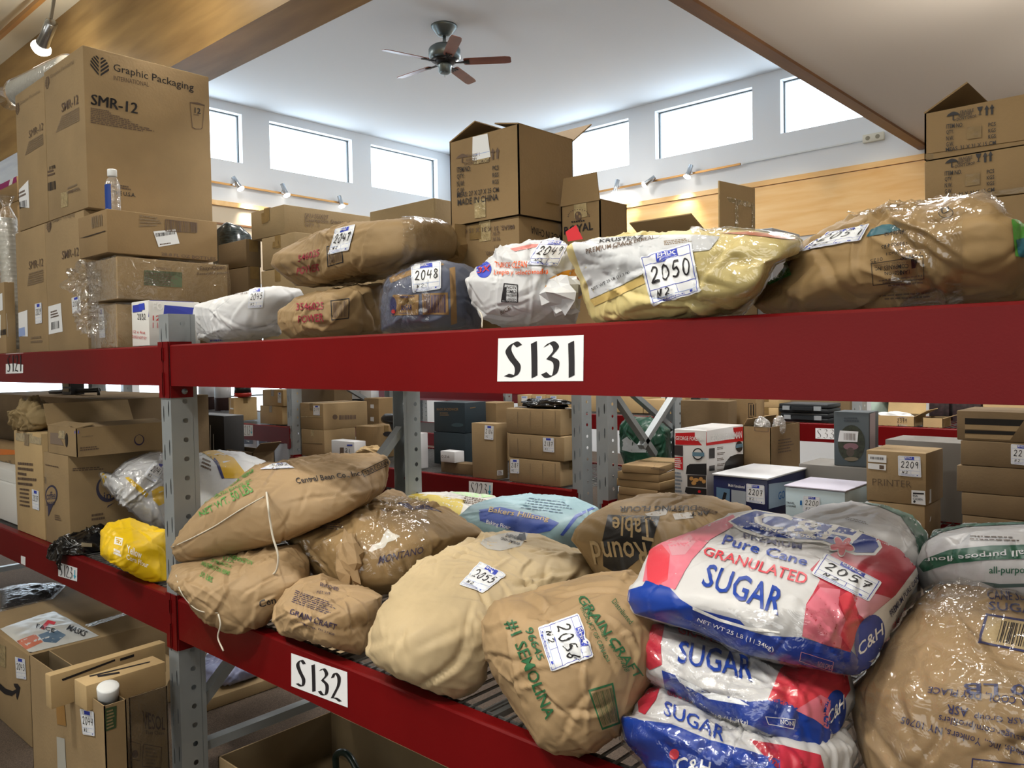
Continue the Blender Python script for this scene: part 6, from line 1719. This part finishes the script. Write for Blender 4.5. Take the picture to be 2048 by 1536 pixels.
b, P = sack('kraft_sack', 'small crumpled brown sack between the bean sack and the patterned sack', 'sack', [(738, 1020), (752, 992), (775, 979), (805, 983), (825, 1000), (820, 1060), (780, 1100), (740, 1070)], 2.16, (.2, .3, .24), K1, None, lip=z1, seed=30, wr=1.0, N=32)
b, P = sack('mill_sack', 'white sack with a yellow stripe and navy edge, right of the post', 'sack', [(360, 1010), (372, 930), (392, 905), (430, 900), (480, 904), (532, 920), (545, 950), (525, 1050), (440, 1105), (395, 1105)], 1.98, (.62, .44, .34), WSK, None, lip=z1, seed=32, wr=.7, N=48)
mus = mat('stripe_yellow', 'b8920c', .5)
P.poly([(395, 902), (430, 900), (468, 916), (492, 948), (492, 957), (447, 957), (436, 926), (410, 908)], mus, .0003); P.poly([(430, 916), (438, 926), (449, 957), (444, 958), (433, 930), (420, 912)], navy, .0006); P.lines(((401, 935), (424, 945), (406, 914), (428, 924)), 3, GINK); P.build('printing')

# pink and white sugar sacks, three high
pink, dpink, coral = mat('pink_print', 'cf6f80', .45), mat('deep_pink_print', 'b0283c', .45), mat('coral_print', 'cc3d4a', .45)
cbl = mat('sugar_blue', '123a96', .4); cw = paper('white_sugar_sack', 'c3c3c4', .42, .03, bump=.4)
pal = mat('pale_pink_print', 'c98d98', .45)
b, P = sack('sugar_sack', 'pink and white sugar sack, lowest of the stack of three, blue end folded out', 'sack', [(1238, 1430), (1262, 1436), (1276, 1402), (1298, 1372), (1330, 1370), (1420, 1408), (1560, 1480), (1690, 1450), (1715, 1500), (1700, 1560), (1500, 1600), (1330, 1580), (1290, 1520), (1250, 1478)], 1.52, (.48, .40, .22), cw, None, lip=z1, seed=41, p=3.0, wr=1.0)
P.poly([(1238, 1430), (1290, 1442), (1340, 1448), (1420, 1480), (1560, 1520), (1560, 1545), (1290, 1545), (1250, 1478)], cbl, .0003); P.poly([(1276, 1404), (1300, 1376), (1320, 1376), (1312, 1400), (1290, 1430), (1278, 1424)], dpink, .0003); P.text('SUGAR', (1328, 1430), (1446, 1486), (1330, 1402), cbl, .03, tr=(1452, 1458)); P.poly([(1500, 1480), (1560, 1490), (1640, 1510), (1650, 1545), (1560, 1545)], dpink, .0003); P.text('GRANULATED', (1332, 1390), (1420, 1420), (1336, 1380), coral, .03)
P.ell((1388, 1535), 46, 28, cbl, lift=.0006); P.text('C&H', (1352, 1545), (1420, 1552), (1356, 1512), WHITE, .03, tr=(1424, 1522)); P.ell((1350, 1508), 10, 11, coral, lift=.0010); P.build('printing')
sack_film(b, FILM2, .002, 19, .012, sel=lambda x, y: x < 1560)
b, P = sack('sugar_sack', 'pink and white sugar sack, middle of the stack of three', 'sack', [(1252, 1282), (1262, 1250), (1276, 1228), (1400, 1250), (1560, 1290), (1690, 1320), (1715, 1400), (1694, 1440), (1674, 1480), (1658, 1508), (1600, 1500), (1500, 1452), (1400, 1422), (1320, 1372), (1280, 1346), (1262, 1312)], 1.60, (.48, .40, .22), cw, None, lip=z1, seed=42, p=3.0, wr=1.0)
P.poly([(1262, 1250), (1276, 1230), (1330, 1244), (1322, 1290), (1324, 1330), (1300, 1340), (1280, 1320), (1290, 1290)], dpink, .0003); P.poly([(1253, 1290), (1262, 1262), (1276, 1278), (1266, 1306)], WHITE, .0003); P.text('E', (1258, 1282), (1266, 1284), (1259, 1272), cbl, .03)
P.poly([(1324, 1340), (1350, 1350), (1420, 1385), (1500, 1404), (1560, 1398), (1640, 1440), (1660, 1468), (1655, 1500), (1600, 1496), (1500, 1450), (1400, 1420), (1330, 1376)], cbl, .0003); P.poly([(1350, 1350), (1420, 1385), (1480, 1400), (1500, 1412), (1420, 1398), (1360, 1364)], PAPER, .0006)
P.poly([(1536, 1400), (1560, 1340), (1580, 1320), (1690, 1330), (1700, 1380), (1660, 1440), (1600, 1420)], coral, .0003); P.poly([(1590, 1420), (1640, 1390), (1660, 1400), (1656, 1460), (1630, 1440)], pink, .0006)
P.text('SUGAR', (1354, 1326), (1506, 1364), (1360, 1282), cbl, .03, tr=(1506, 1314)); P.text('GRANULATED', (1354, 1268), (1520, 1308), (1356, 1252), coral, .03, tr=(1524, 1296)); P.ell((1668, 1424), 22, 44, cbl, rot=.15, lift=.0006); P.text('C&H', (1654, 1452), (1686, 1416), (1654, 1424), WHITE, .03)
qn = ((1536, 1448), (1588, 1458), (1530, 1432), (1590, 1438)); P.frame(qn, WHITE, .03, .08, .0006); P.text('NON', (1562, 1447), (1586, 1450), (1562, 1438), WHITE, .02); P.text('LB (11.34kg)', (1430, 1438), (1496, 1452), (1432, 1426), WHITE, .01); P.poly([(1540, 1446), (1546, 1434), (1556, 1450), (1552, 1436)], WHITE); P.build('printing')
sack_film(b, FILM2, .002, 21, .012, sel=lambda x, y: x < 1600)
b, P = sack('sugar_sack', 'pink and white sugar sack with sticker 2057, top of the stack of three', 'sack', [(1255, 1200), (1258, 1178), (1276, 1158), (1286, 1130), (1300, 1100), (1322, 1084), (1400, 1054), (1460, 1029), (1510, 1019), (1600, 1034), (1740, 1064), (1800, 1094), (1836, 1135), (1839, 1160), (1792, 1250), (1762, 1300), (1740, 1338), (1700, 1355), (1650, 1342), (1500, 1312), (1400, 1266), (1268, 1228)], 1.72, (.52, .62, .22), cw, None, seed=43, p=3.2, wr=.7, N=80)
P.poly([(1300, 1100), (1322, 1086), (1400, 1056), (1466, 1030), (1480, 1046), (1420, 1080), (1384, 1120), (1366, 1150), (1350, 1180), (1300, 1162), (1286, 1164), (1292, 1130)], pink, .0003)
P.poly([(1300, 1100), (1324, 1090), (1340, 1110), (1336, 1160), (1318, 1172), (1296, 1162), (1294, 1130)], coral, .0006); P.poly([(1336, 1090), (1380, 1070), (1392, 1084), (1370, 1110), (1344, 1112)], pal, .0006)
P.poly([(1256, 1200), (1258, 1180), (1286, 1172), (1292, 1162), (1340, 1176), (1360, 1198), (1390, 1216), (1480, 1240), (1500, 1262), (1540, 1272), (1600, 1274), (1700, 1304), (1704, 1330), (1700, 1354), (1650, 1340), (1500, 1310), (1400, 1264), (1270, 1226)], cbl, .0004)
P.poly([(1386, 1212), (1440, 1236), (1500, 1254), (1560, 1262), (1560, 1266), (1500, 1260), (1440, 1242), (1386, 1218)], WHITE, .0009)
P.poly([(1604, 1272), (1612, 1210), (1630, 1180), (1640, 1160), (1620, 1140), (1640, 1120), (1740, 1072), (1800, 1098), (1834, 1132), (1790, 1190), (1730, 1240), (1712, 1270), (1700, 1304), (1640, 1286)], dpink, .0003)
P.poly([(1604, 1272), (1612, 1212), (1640, 1176), (1680, 1180), (1676, 1210), (1690, 1240), (1680, 1296), (1640, 1286)], pink, .0006); P.poly([(1676, 1196), (1700, 1180), (1720, 1200), (1712, 1230), (1720, 1250), (1700, 1300), (1680, 1270), (1690, 1240)], coral, .0008); P.poly([(1700, 1180), (1760, 1190), (1780, 1196), (1730, 1240), (1716, 1230)], pal, .0009)
P.poly([(1832, 1136), (1838, 1158), (1792, 1250), (1762, 1300), (1742, 1336), (1712, 1300), (1718, 1262), (1736, 1236), (1790, 1190)], WHITE, .0003)
P.poly([(1700, 1300), (1718, 1318), (1742, 1324), (1740, 1338), (1700, 1355)], cbl, .0006)
# blue brand plaque
P.poly([(1456, 1044), (1480, 1030), (1510, 1020), (1600, 1036), (1700, 1056), (1756, 1076), (1764, 1096), (1750, 1112), (1710, 1112), (1640, 1086), (1600, 1086), (1530, 1080), (1480, 1062)], WHITE, .0006); P.poly([(1461, 1044), (1482, 1033), (1512, 1023), (1600, 1039), (1698, 1059), (1750, 1078), (1757, 1095), (1746, 1107), (1712, 1107), (1644, 1082), (1600, 1080), (1532, 1074), (1484, 1057)], cbl, .0010)
P.text('C&H', (1496, 1050), (1700, 1092), (1522, 1023), WHITE, .02, tr=(1730, 1064)); P.arc('SINCE 1906', (1520, 1060), (1632, 1081), 6, 2, WHITE, .01)
for k in range(5):
    a = .4 + 2 * pi * k / 5; P.ell((1684 + 14 * cos(a), 1094 + 9 * sin(a)), 13, 8, WHITE, rot=a, lift=.0011)
for k in range(5):
    a = .4 + 2 * pi * k / 5; P.ell((1684 + 13 * cos(a), 1094 + 8.5 * sin(a)), 11, 6.5, coral, rot=a, lift=.0015)
P.arc('PREMIUM', (1487, 1078), (1602, 1100), 10, 2, navy, .015, up=(.12, -1)); P.text('Pure Cane', (1442, 1090), (1612, 1134), (1452, 1070), cbl, .025, tr=(1618, 1118)); P.text('GRANULATED', (1404, 1111), (1610, 1172), (1412, 1094), coral, .03, tr=(1618, 1150)); P.text('SUGAR', (1402, 1172), (1556, 1232), (1418, 1128), cbl, .03, tr=(1572, 1180))
P.text('NET WT 25 LB (11.34kg)', (1394, 1242), (1546, 1304), (1398, 1234), WHITE, .0, tr=(1548, 1292)); qn = ((1598, 1320), (1664, 1342), (1602, 1302), (1666, 1322)); P.frame(qn, pal, .02, .05, .0012); P.text('NON GMO', (1634, 1330), (1662, 1338), (1636, 1320), pal)
P.ell((1737, 1276), 29, 48, cbl, rot=.25, lift=.0010); P.text('C&H', (1716, 1314), (1764, 1268), (1712, 1290), WHITE, .03, tr=(1762, 1244)); P.text('PREMIUM PURE CANE', (1781, 1234), (1838, 1154), (1776, 1222), navy, .01, tr=(1836, 1146)); P.text('GRANULATED', (1784, 1262), (1820, 1212), (1782, 1250), coral, .02)
P.build('printing'); P.lot('2057', (1622, 1150), (1735, 1204), (1650, 1108), (1762, 1166))
sack_film(b, FILM2, .0015, 23, .006, sel=lambda x, y: 1380 < x < 1720 and y > 1215)

b, P = sack('flour_sack', 'white and green all purpose flour sack half hidden behind the sugar stack', 'sack', [(1585, 1030), (1640, 1010), (1700, 1003), (1760, 1009), (1820, 1028), (1852, 1066), (1858, 1110), (1840, 1200), (1740, 1260), (1620, 1180), (1590, 1090)], 2.16, (.52, .50, .34), cw, None, seed=44, wr=.6, N=48)
dgr = mat('bottle_green_print', '1f5a42', .45)
P.poly([(1720, 1005), (1764, 1009), (1822, 1028), (1853, 1066), (1858, 1110), (1838, 1112), (1828, 1070), (1800, 1032), (1760, 1014)], dgr, .0003); P.lines(((1690, 1040), (1746, 1054), (1694, 1034), (1748, 1048)), 2, GINK, fill=.3); P.build('printing')
b, P = sack('flour_sack', 'white flour sack with a green band at the far right, behind the film-wrapped brown sack', 'sack', [(1832, 1130), (1845, 1090), (1870, 1060), (1930, 1048), (2050, 1044), (2160, 1060), (2200, 1150), (2150, 1290), (1980, 1310), (1870, 1240)], 2.06, (.62, .50, .40), cw, None, seed=45, wr=.6, N=56)
P.poly([(1838, 1132), (1850, 1118), (1900, 1100), (1980, 1092), (2060, 1090), (2060, 1118), (1980, 1120), (1900, 1128), (1848, 1144)], dgr, .0003); P.poly([(1846, 1086), (1872, 1060), (1930, 1048), (2060, 1044), (2060, 1048), (1930, 1054), (1880, 1066)], dgr, .0003); P.text('all purpose flour', (2048, 1098), (1850, 1114), (2050, 1114), PAPER, .01, tr=(1852, 1126)); P.text('all-purpose', (1980, 1152), (2068, 1152), (1980, 1134), dgr, .02); P.poly([(1960, 1163), (2000, 1168), (2060, 1167), (2060, 1174), (1990, 1176)], mat('slate_swoosh', '4a5f5c', .5)); P.lines(((1940, 1082), (2060, 1086), (1940, 1070), (2060, 1074)), 2, GINK, fill=.3); P.build('printing')
b, P = sack('sugar_sack', 'large film-wrapped brown sack with upside down printing in the right corner', 'sack', [(1708, 1420), (1712, 1380), (1750, 1330), (1790, 1260), (1840, 1190), (1880, 1164), (2000, 1158), (2150, 1180), (2240, 1300), (2220, 1480), (2100, 1640), (1850, 1640), (1740, 1570), (1715, 1490)], 1.62, (.56, .50, .40), K1, z1, seed=46, p=2.6, wr=1.3, N=72)
qb = ((1955, 1286), (2070, 1310), (1972, 1228), (2085, 1246)); P.poly([qb[0], qb[1], qb[3], qb[2]], mat('pale_kraft_label', 'a8946e', .6), .0003); P.frame(qb, navy, .05, .07, .0006); P.bars(sub(P, qb, .3, .15, .98, .85), INK, 18, 3)
P.text('SUGAR', (1978, 1222), (2090, 1232), (1976, 1204), navy, .03); P.text('CANE SUGAR', (1975, 1200), (2090, 1206), (1975, 1182), navy, .02)
P.text('50 LB', (2088, 1370), (1928, 1366), (2088, 1392), navy, .02); P.text('STORE IN A COOL, DRY PLACE', (2150, 1402), (1860, 1372), (2148, 1424), navy, .01, tr=(1856, 1386)); P.text('ASR', (1938, 1416), (1896, 1408), (1936, 1434), navy, .02); P.text('is part of ASR Group', (2140, 1440), (1950, 1424), (2138, 1456), navy)
P.text('asugar.com/profilers', (2048, 1466), (1880, 1424), (2046, 1484), navy, .0, tr=(1876, 1442)); P.text('Foods, Inc., Yonkers, NY 10705', (2060, 1500), (1806, 1430), (2058, 1518), navy, .0, tr=(1802, 1446)); P.frame(((1940, 1560), (2080, 1580), (1944, 1516), (2084, 1532)), navy, .02, .06); P.build('printing')
v_, f_, n_ = SK[b.name]
sack_film(b, FILM, .003, 29, .018, z0=z1)

# ---------- lower shelf, left bay
b, P = sack('corn_sack', 'bright yellow sack with white lettering lying against the post', 'sack', [(201, 1062), (214, 1046), (260, 1035), (300, 1050), (332, 1060), (336, 1110), (336, 1172), (320, 1172), (270, 1152), (215, 1122), (202, 1110)], 1.56, (.34, .34, .17), YEL, z1, seed=51, wr=.7)
P.frame(((228, 1088), (244, 1092), (230, 1073), (246, 1077)), WHITE, .15, .15); P.text('E7', (231, 1087), (243, 1090), (232, 1079), WHITE, .03); P.lines(((227, 1108), (246, 1116), (228, 1096), (246, 1104)), 2, WHITE, fill=.8); P.text('Yellow', (253, 1105), (282, 1118), (254, 1090), WHITE, .01); P.text('Corn Flour', (252, 1118), (296, 1136), (253, 1108), WHITE, .01); P.build('printing')
b, P = sack('corn_sack', 'white and yellow sack with sticker 2041 on top of the yellow sack', 'sack', [(201, 946), (208, 941), (222, 950), (250, 924), (290, 910), (326, 905), (334, 940), (336, 1000), (334, 1060), (300, 1052), (270, 1027), (230, 990), (210, 970)], 1.62, (.40, .34, .22), WSK, None, seed=52, wr=1.3)
P.poly([(201, 946), (208, 941), (217, 943), (207, 970), (203, 962)], YEL); P.poly([(250, 955), (258, 954), (280, 972), (297, 988), (292, 996), (268, 974)], YEL); P.poly([(303, 982), (320, 972), (334, 974), (334, 1004), (318, 1012), (306, 1000)], YEL); P.build('printing')
P.lot('2041', (287, 953), (311, 967), (309, 923), (333, 931))
sack_film(b, FILM2, .002, 31, .010)
b, P = sack('plastic_bag', 'glossy black plastic bag slumped over the shelf edge card', 'bag', [(97, 1115), (106, 1085), (140, 1064), (180, 1051), (203, 1054), (210, 1090), (214, 1128), (210, 1140), (165, 1146), (120, 1138)], 1.43, (.26, .16, .14), mat('glossy_black_film', '0c0c0e', .16, bump=.8, bscale=28, kind='crumple', spec=.7), None, lip=z1, seed=53, wr=1.6, N=48)
P.quad((162, 1093), (184, 1094), (163, 1085), (184, 1087), mat('tan_tag', '8d8168', .6)); P.poly([(170, 1128), (192, 1122), (204, 1118), (202, 1130), (180, 1136)], mat('teal_print3', '2c5a6a', .4)); P.poly([(130, 1128), (150, 1116), (156, 1126), (140, 1134)], mat('brown_print', '4a3024', .4)); P.build('printing')
b, P = sack('packing_paper', 'crumpled tan packing paper on the pale tall carton', 'packing paper', [(13, 822), (30, 822), (40, 800), (70, 798), (110, 815), (135, 830), (110, 852), (62, 868), (30, 860)], 1.56, (.42, .24, .12), mat('tan_packing_paper', '877450', .8, var=.12, bump=1.0, bscale=14, kind='crumple'), TOP[pale.name]['z1'] - .0, seed=54, wr=2.6, N=48)

# ---------- more film, small goods and floor-level goods
g = TOP[wc.name]
p = WY(206, 417, 1.44)
p = g['A'] + g['e1'] * .10 + g['e2'] * .07 + np.array([0, 0, g['z1'] + .001])
wb = empty('water_bottle', tuple(p)); tag(wb, 'small clear water bottle with a blue label standing on the bottle case', 'bottle')
h = PX(p)[1]
H_ = (PX(p)[1] - 340) / F * PX(p)[2]
r_ = .031
bo = MB().lathe(p, [(.0, 0), (r_ * .9, 0), (r_, .006), (r_, H_ * .18), (r_ * .96, H_ * .2), (r_, H_ * .22), (r_, H_ * .3), (r_ * .95, H_ * .32), (r_, H_ * .34), (r_, H_ * .62), (r_ * .96, H_ * .68), (r_ * .7, H_ * .78), (r_ * .48, H_ * .82), (r_ * .48, H_ * .84)], 24).build('bottle_body', film('clear_bottle', amount=.12, bscale=30, bump=.3, edge=.7, white=.10, rough=.05), wb, True)
MB().lathe(p, [(r_ * .62, H_ * .84), (r_ * .64, H_ * .85), (r_ * .64, H_ * .985), (r_ * .58, H_)], 24).build('cap', mat('white_cap', 'd4d8da', .4), wb, True)
vs, fs = [], []
for i in range(13):
    a = radians(205 + i * 10); vs += [p + np.array([r_ * 1.02 * cos(a), r_ * 1.02 * sin(a), H_ * .06]), p + np.array([r_ * 1.02 * cos(a), r_ * 1.02 * sin(a), H_ * .64])]
fs = [(2 * i, 2 * i + 2, 2 * i + 3, 2 * i + 1) for i in range(12)]
obj('bottle_label', vs, fs, mat('bottle_blue_label', '1d3f8c', .35), wb, None, True)
# paper cup sleeves in film, upper left
cupm = mat('white_paper_cup', 'b9b8b0', .6)
def cup_stack(label, a, b_, r, n, bag=True):
    a, b_ = np.array(a, float), np.array(b_, float)
    ax = (b_ - a); L = np.linalg.norm(ax); ax /= L
    t = empty('cup_sleeve', tuple(a)); tag(t, label, 'paper cups')
    prof = []
    for k in range(n):
        h0 = L * k / n
        prof += [(r * .93, h0), (r, h0 + L / n * .55), (r, h0 + L / n * .85)]
    MB().lathe(a, prof, 18, axis=ax).build('nested_cups', cupm, t, True)
    if bag:
        vs = MB(); pr = [(r * .5, -.03), (r * 1.06, .0), (r * 1.1, L * .3), (r * 1.08, L * .7), (r * 1.1, L), (r * .4, L + .07), (r * .9, L + .13)]
        vs.lathe(a, pr, 18, axis=ax).build('clear_sleeve', film('stretch_film_soft'), t, True)
    return t
g = TOP[smr_l.name]; gu = TOP[sl.name]
zt_ = gu['z1']
pc = WY(66, 150, 1.78)
cup_stack('film sleeve of nested white paper cups lying on top of the left cup carton', (gu['A'][0] - .06, 1.62, zt_ + .085), (gu['A'][0] - .66, 1.56, zt_ + .085), .074, 20)
p_ = WY(28, 640, 1.545); q_ = WY(14, 402, 1.545)
cup_stack('film sleeve of nested white paper cups standing at the left end of the shelf', (p_[0] - .01, 1.545, S2 + .035), (q_[0] - .01, 1.545, q_[2] - .1), .048, 30)
lump('plastic_wrap', None, None, WY(166, 560, 1.37), (.10, .05, .07), film('stretch_film_soft'), 21, parent=eo, n=26, amp=.5, freq=8)
lump('plastic_wrap', None, None, WY(180, 645, 1.37) + np.array([0, 0, .02]), (.08, .05, .06), film('stretch_film_soft'), 22, parent=ec, n=26, amp=.5, freq=8)
# floor level
g = TOP[am.name]
zt_ = g['z1']
def flatbag(name, label, quad, z, th, m, seed, cat='parcel', wr=1.0, n=26):
    c = [WZ(x, y, z) for x, y in quad]
    vs, fs = [], []
    for s in (1, 0):
        for i in range(n + 1):
            for j in range(n + 1):
                u, w = i / n, j / n
                q = c[0] * (1 - u) * (1 - w) + c[1] * u * (1 - w) + c[2] * u * w + c[3] * (1 - u) * w
                e = (1 - abs(2 * u - 1) ** 4) * (1 - abs(2 * w - 1) ** 4)
                hh = th * (e ** .5) * (.75 + .5 * abs(noise.noise(Vector(q * 14) + Vector((seed, 0, 0))))) * wr
                vs.append(q + np.array([0, 0, .001 + (hh if s else 0)]))
    N1 = (n + 1) ** 2
    for s in (0, 1):
        for i in range(n):
            for j in range(n):
                q = (i * (n + 1) + j, (i + 1) * (n + 1) + j, (i + 1) * (n + 1) + j + 1, i * (n + 1) + j + 1)
                fs.append(tuple(x + s * N1 for x in (q if s == 0 else q[::-1])))
    o = obj(name, vs, fs, m, None, None, True)
    tag(o, label, cat)
    return o, Print(o, el=9)
o, P = flatbag('mailer_bag', 'white printed mailer bag lying on the large floor carton', [(0, 1258), (60, 1306), (198, 1272), (108, 1222)], zt_ + .002, .022, mat('white_poly_mailer', 'c2c4c2', .35, bump=.4, bscale=25, kind='crumple'), 3, 'mailer')
P.poly([(80, 1256), (96, 1240), (112, 1244), (108, 1250), (98, 1247), (88, 1260)], coral); P.text('MASKS', (132, 1260), (168, 1274), (140, 1250), INK, .01); P.text('FACE', (72, 1256), (108, 1266), (74, 1248), INK, .02); P.poly([(76, 1270), (110, 1258), (132, 1270), (112, 1286), (88, 1284)], mat('slate_blue_print', '566f88', .5)); P.poly([(28, 1284), (70, 1268), (86, 1284), (52, 1300)], mat('salmon_print', 'c07058', .5)); P.build('printing')
o, P = flatbag('garment_bag', 'black and grey garment in clear film lying behind the mailer', [(0, 1182), (0, 1220), (100, 1196), (128, 1172)], zt_ + .002, .03, mat('dark_fabric', '1c1e24', .7, var=.5, vscale=18), 5, 'garment bag')
o2 = flatbag('x', 'x', [(0, 1178), (0, 1224), (106, 1198), (134, 1170)], zt_ + .002, .042, film('stretch_film'), 6)[0]
for k_ in ('label', 'category'): del o2[k_]
o2.name = 'clear_cover'; ORG[o2.name] = ORG['x'] if 'x' in ORG else np.array(o2.location)
adopt(o2, o)
g = TOP[oc44.name]
p = WZ(203, 1384, g['z1'] + .02)
cp_ = MB().lathe(p + np.array([.0, .02, -.05]), [(.012, 0), (.03, .002), (.034, .05), (.036, .075), (.033, .078), (.02, .078)], 18, axis=(.35, -.1, 1)).build('plastic_tub', mat('white_cap', 'd4d8da', .4), smooth=True); tag(cp_, 'small white plastic tub poking out of the open floor carton', 'tub')
g = TOP[mk.name]
b, P = sack('plastic_bundle', 'blue-white film bundle on the long dark carton under the beam', 'bundle', [(398, 1330), (420, 1300), (470, 1300), (500, 1330), (520, 1350), (470, 1368), (410, 1375)], 2.10, (.36, .3, .12), mat('periwinkle_film', '8c92b4', .3, bump=.7, bscale=30, kind='crumple'), g['z1'], seed=61, wr=1.2, N=32)
b0 = WY(690, 1528, 1.66)
t = empty('hand_tool', (b0[0], 1.66, .003)); tag(t, 'black tool with a looped dark cord in the big open floor carton', 'tool')
bz = .10
MB().tube(catmull([WY(672, 1536, 1.66), WY(672, 1512, 1.66), WY(684, 1504, 1.66), WY(698, 1512, 1.66), WY(712, 1536, 1.66), WY(716, 1556, 1.66)], 6), .012, 8).build('cord_loop', mat('dark_green_rubber', '10201c', .3), t, True)
MB().box((b0[0] - .12, 1.62, .006), (b0[0] + .12, 1.74, .10)).build('tool_base', BLACK, t)

b, P = sack('poly_sack', 'dark green and white poly sack behind the braces of the paired posts', 'sack', [(1240, 852), (1256, 832), (1300, 834), (1340, 858), (1344, 930), (1310, 962), (1260, 962), (1240, 905)], 4.72, (.5, .36, .4), gbm, None, seed=71, wr=1.6, N=40)
P.poly([(1244, 880), (1256, 872), (1270, 886), (1300, 905), (1264, 905), (1244, 900)], mat('white_film_print', 'a9b0b4', .4)); P.build('printing')
g = TOP[st3.name]
c_ = g['A'] + g['e1'] * .2 + g['e2'] * .1
lump('black_film', 'crumpled black film lying on the dented three-carton stack', 'film', (c_[0], c_[1], g['z1'] + .03), (.20, .08, .035), mat('glossy_black_film', '0c0c0e', .2), 9)
lump('packing_paper', 'crumpled brown paper on the second-row shelf beside the small white carton', 'packing paper', WY(742, 902, 4.12) + np.array([0, 0, -.02]), (.13, .09, .06), KR[3], 12, amp=.35)
# black bar tool standing on the wide dark carton
g = TOP[bigb.name]
a_, c_ = WY(101, 784, 1.95), WY(197, 780, 1.95)
zt_ = g['z1']
t = empty('exercise_bar', ((a_[0] + c_[0]) / 2, 1.95, zt_)); tag(t, 'black bar frame with three tan labels on its centre block, on the wide dark carton', 'exercise bar')
MB().tube([a_, c_], .014, 8).build('bar', BLACK, t, True)
for q in (a_, c_): MB().tube([q, (q[0], q[1], zt_ + .002)], .009, 6).build('leg', BLACK, t, True)
m_ = (a_ + c_) / 2
MB().box((m_[0] - .075, 1.91, zt_ + .001), (m_[0] + .075, 1.99, zt_ + .115)).build('centre_block', BLACK, t)
for k in range(3): MB().box((m_[0] - .05, 1.904, zt_ + .02 + k * .032), (m_[0] + .05, 1.909, zt_ + .04 + k * .032)).build('tan_label', mat('tan_tag', '8d8168', .6), t)
# striped film parcel behind the bottle case
b, P = sack('film_parcel', 'dark striped film-wrapped parcel standing between the cup cartons and the storage cartons', 'parcel', [(425, 520), (430, 462), (452, 444), (480, 452), (503, 472), (508, 520), (506, 676), (426, 680)], 2.36, (.26, .2, .5), mat('dark_striped_film', '2a3234', .2, var=.9, vscale=30, stretch=(1, 1, 6)), z2, seed=72, wr=.5, N=24)
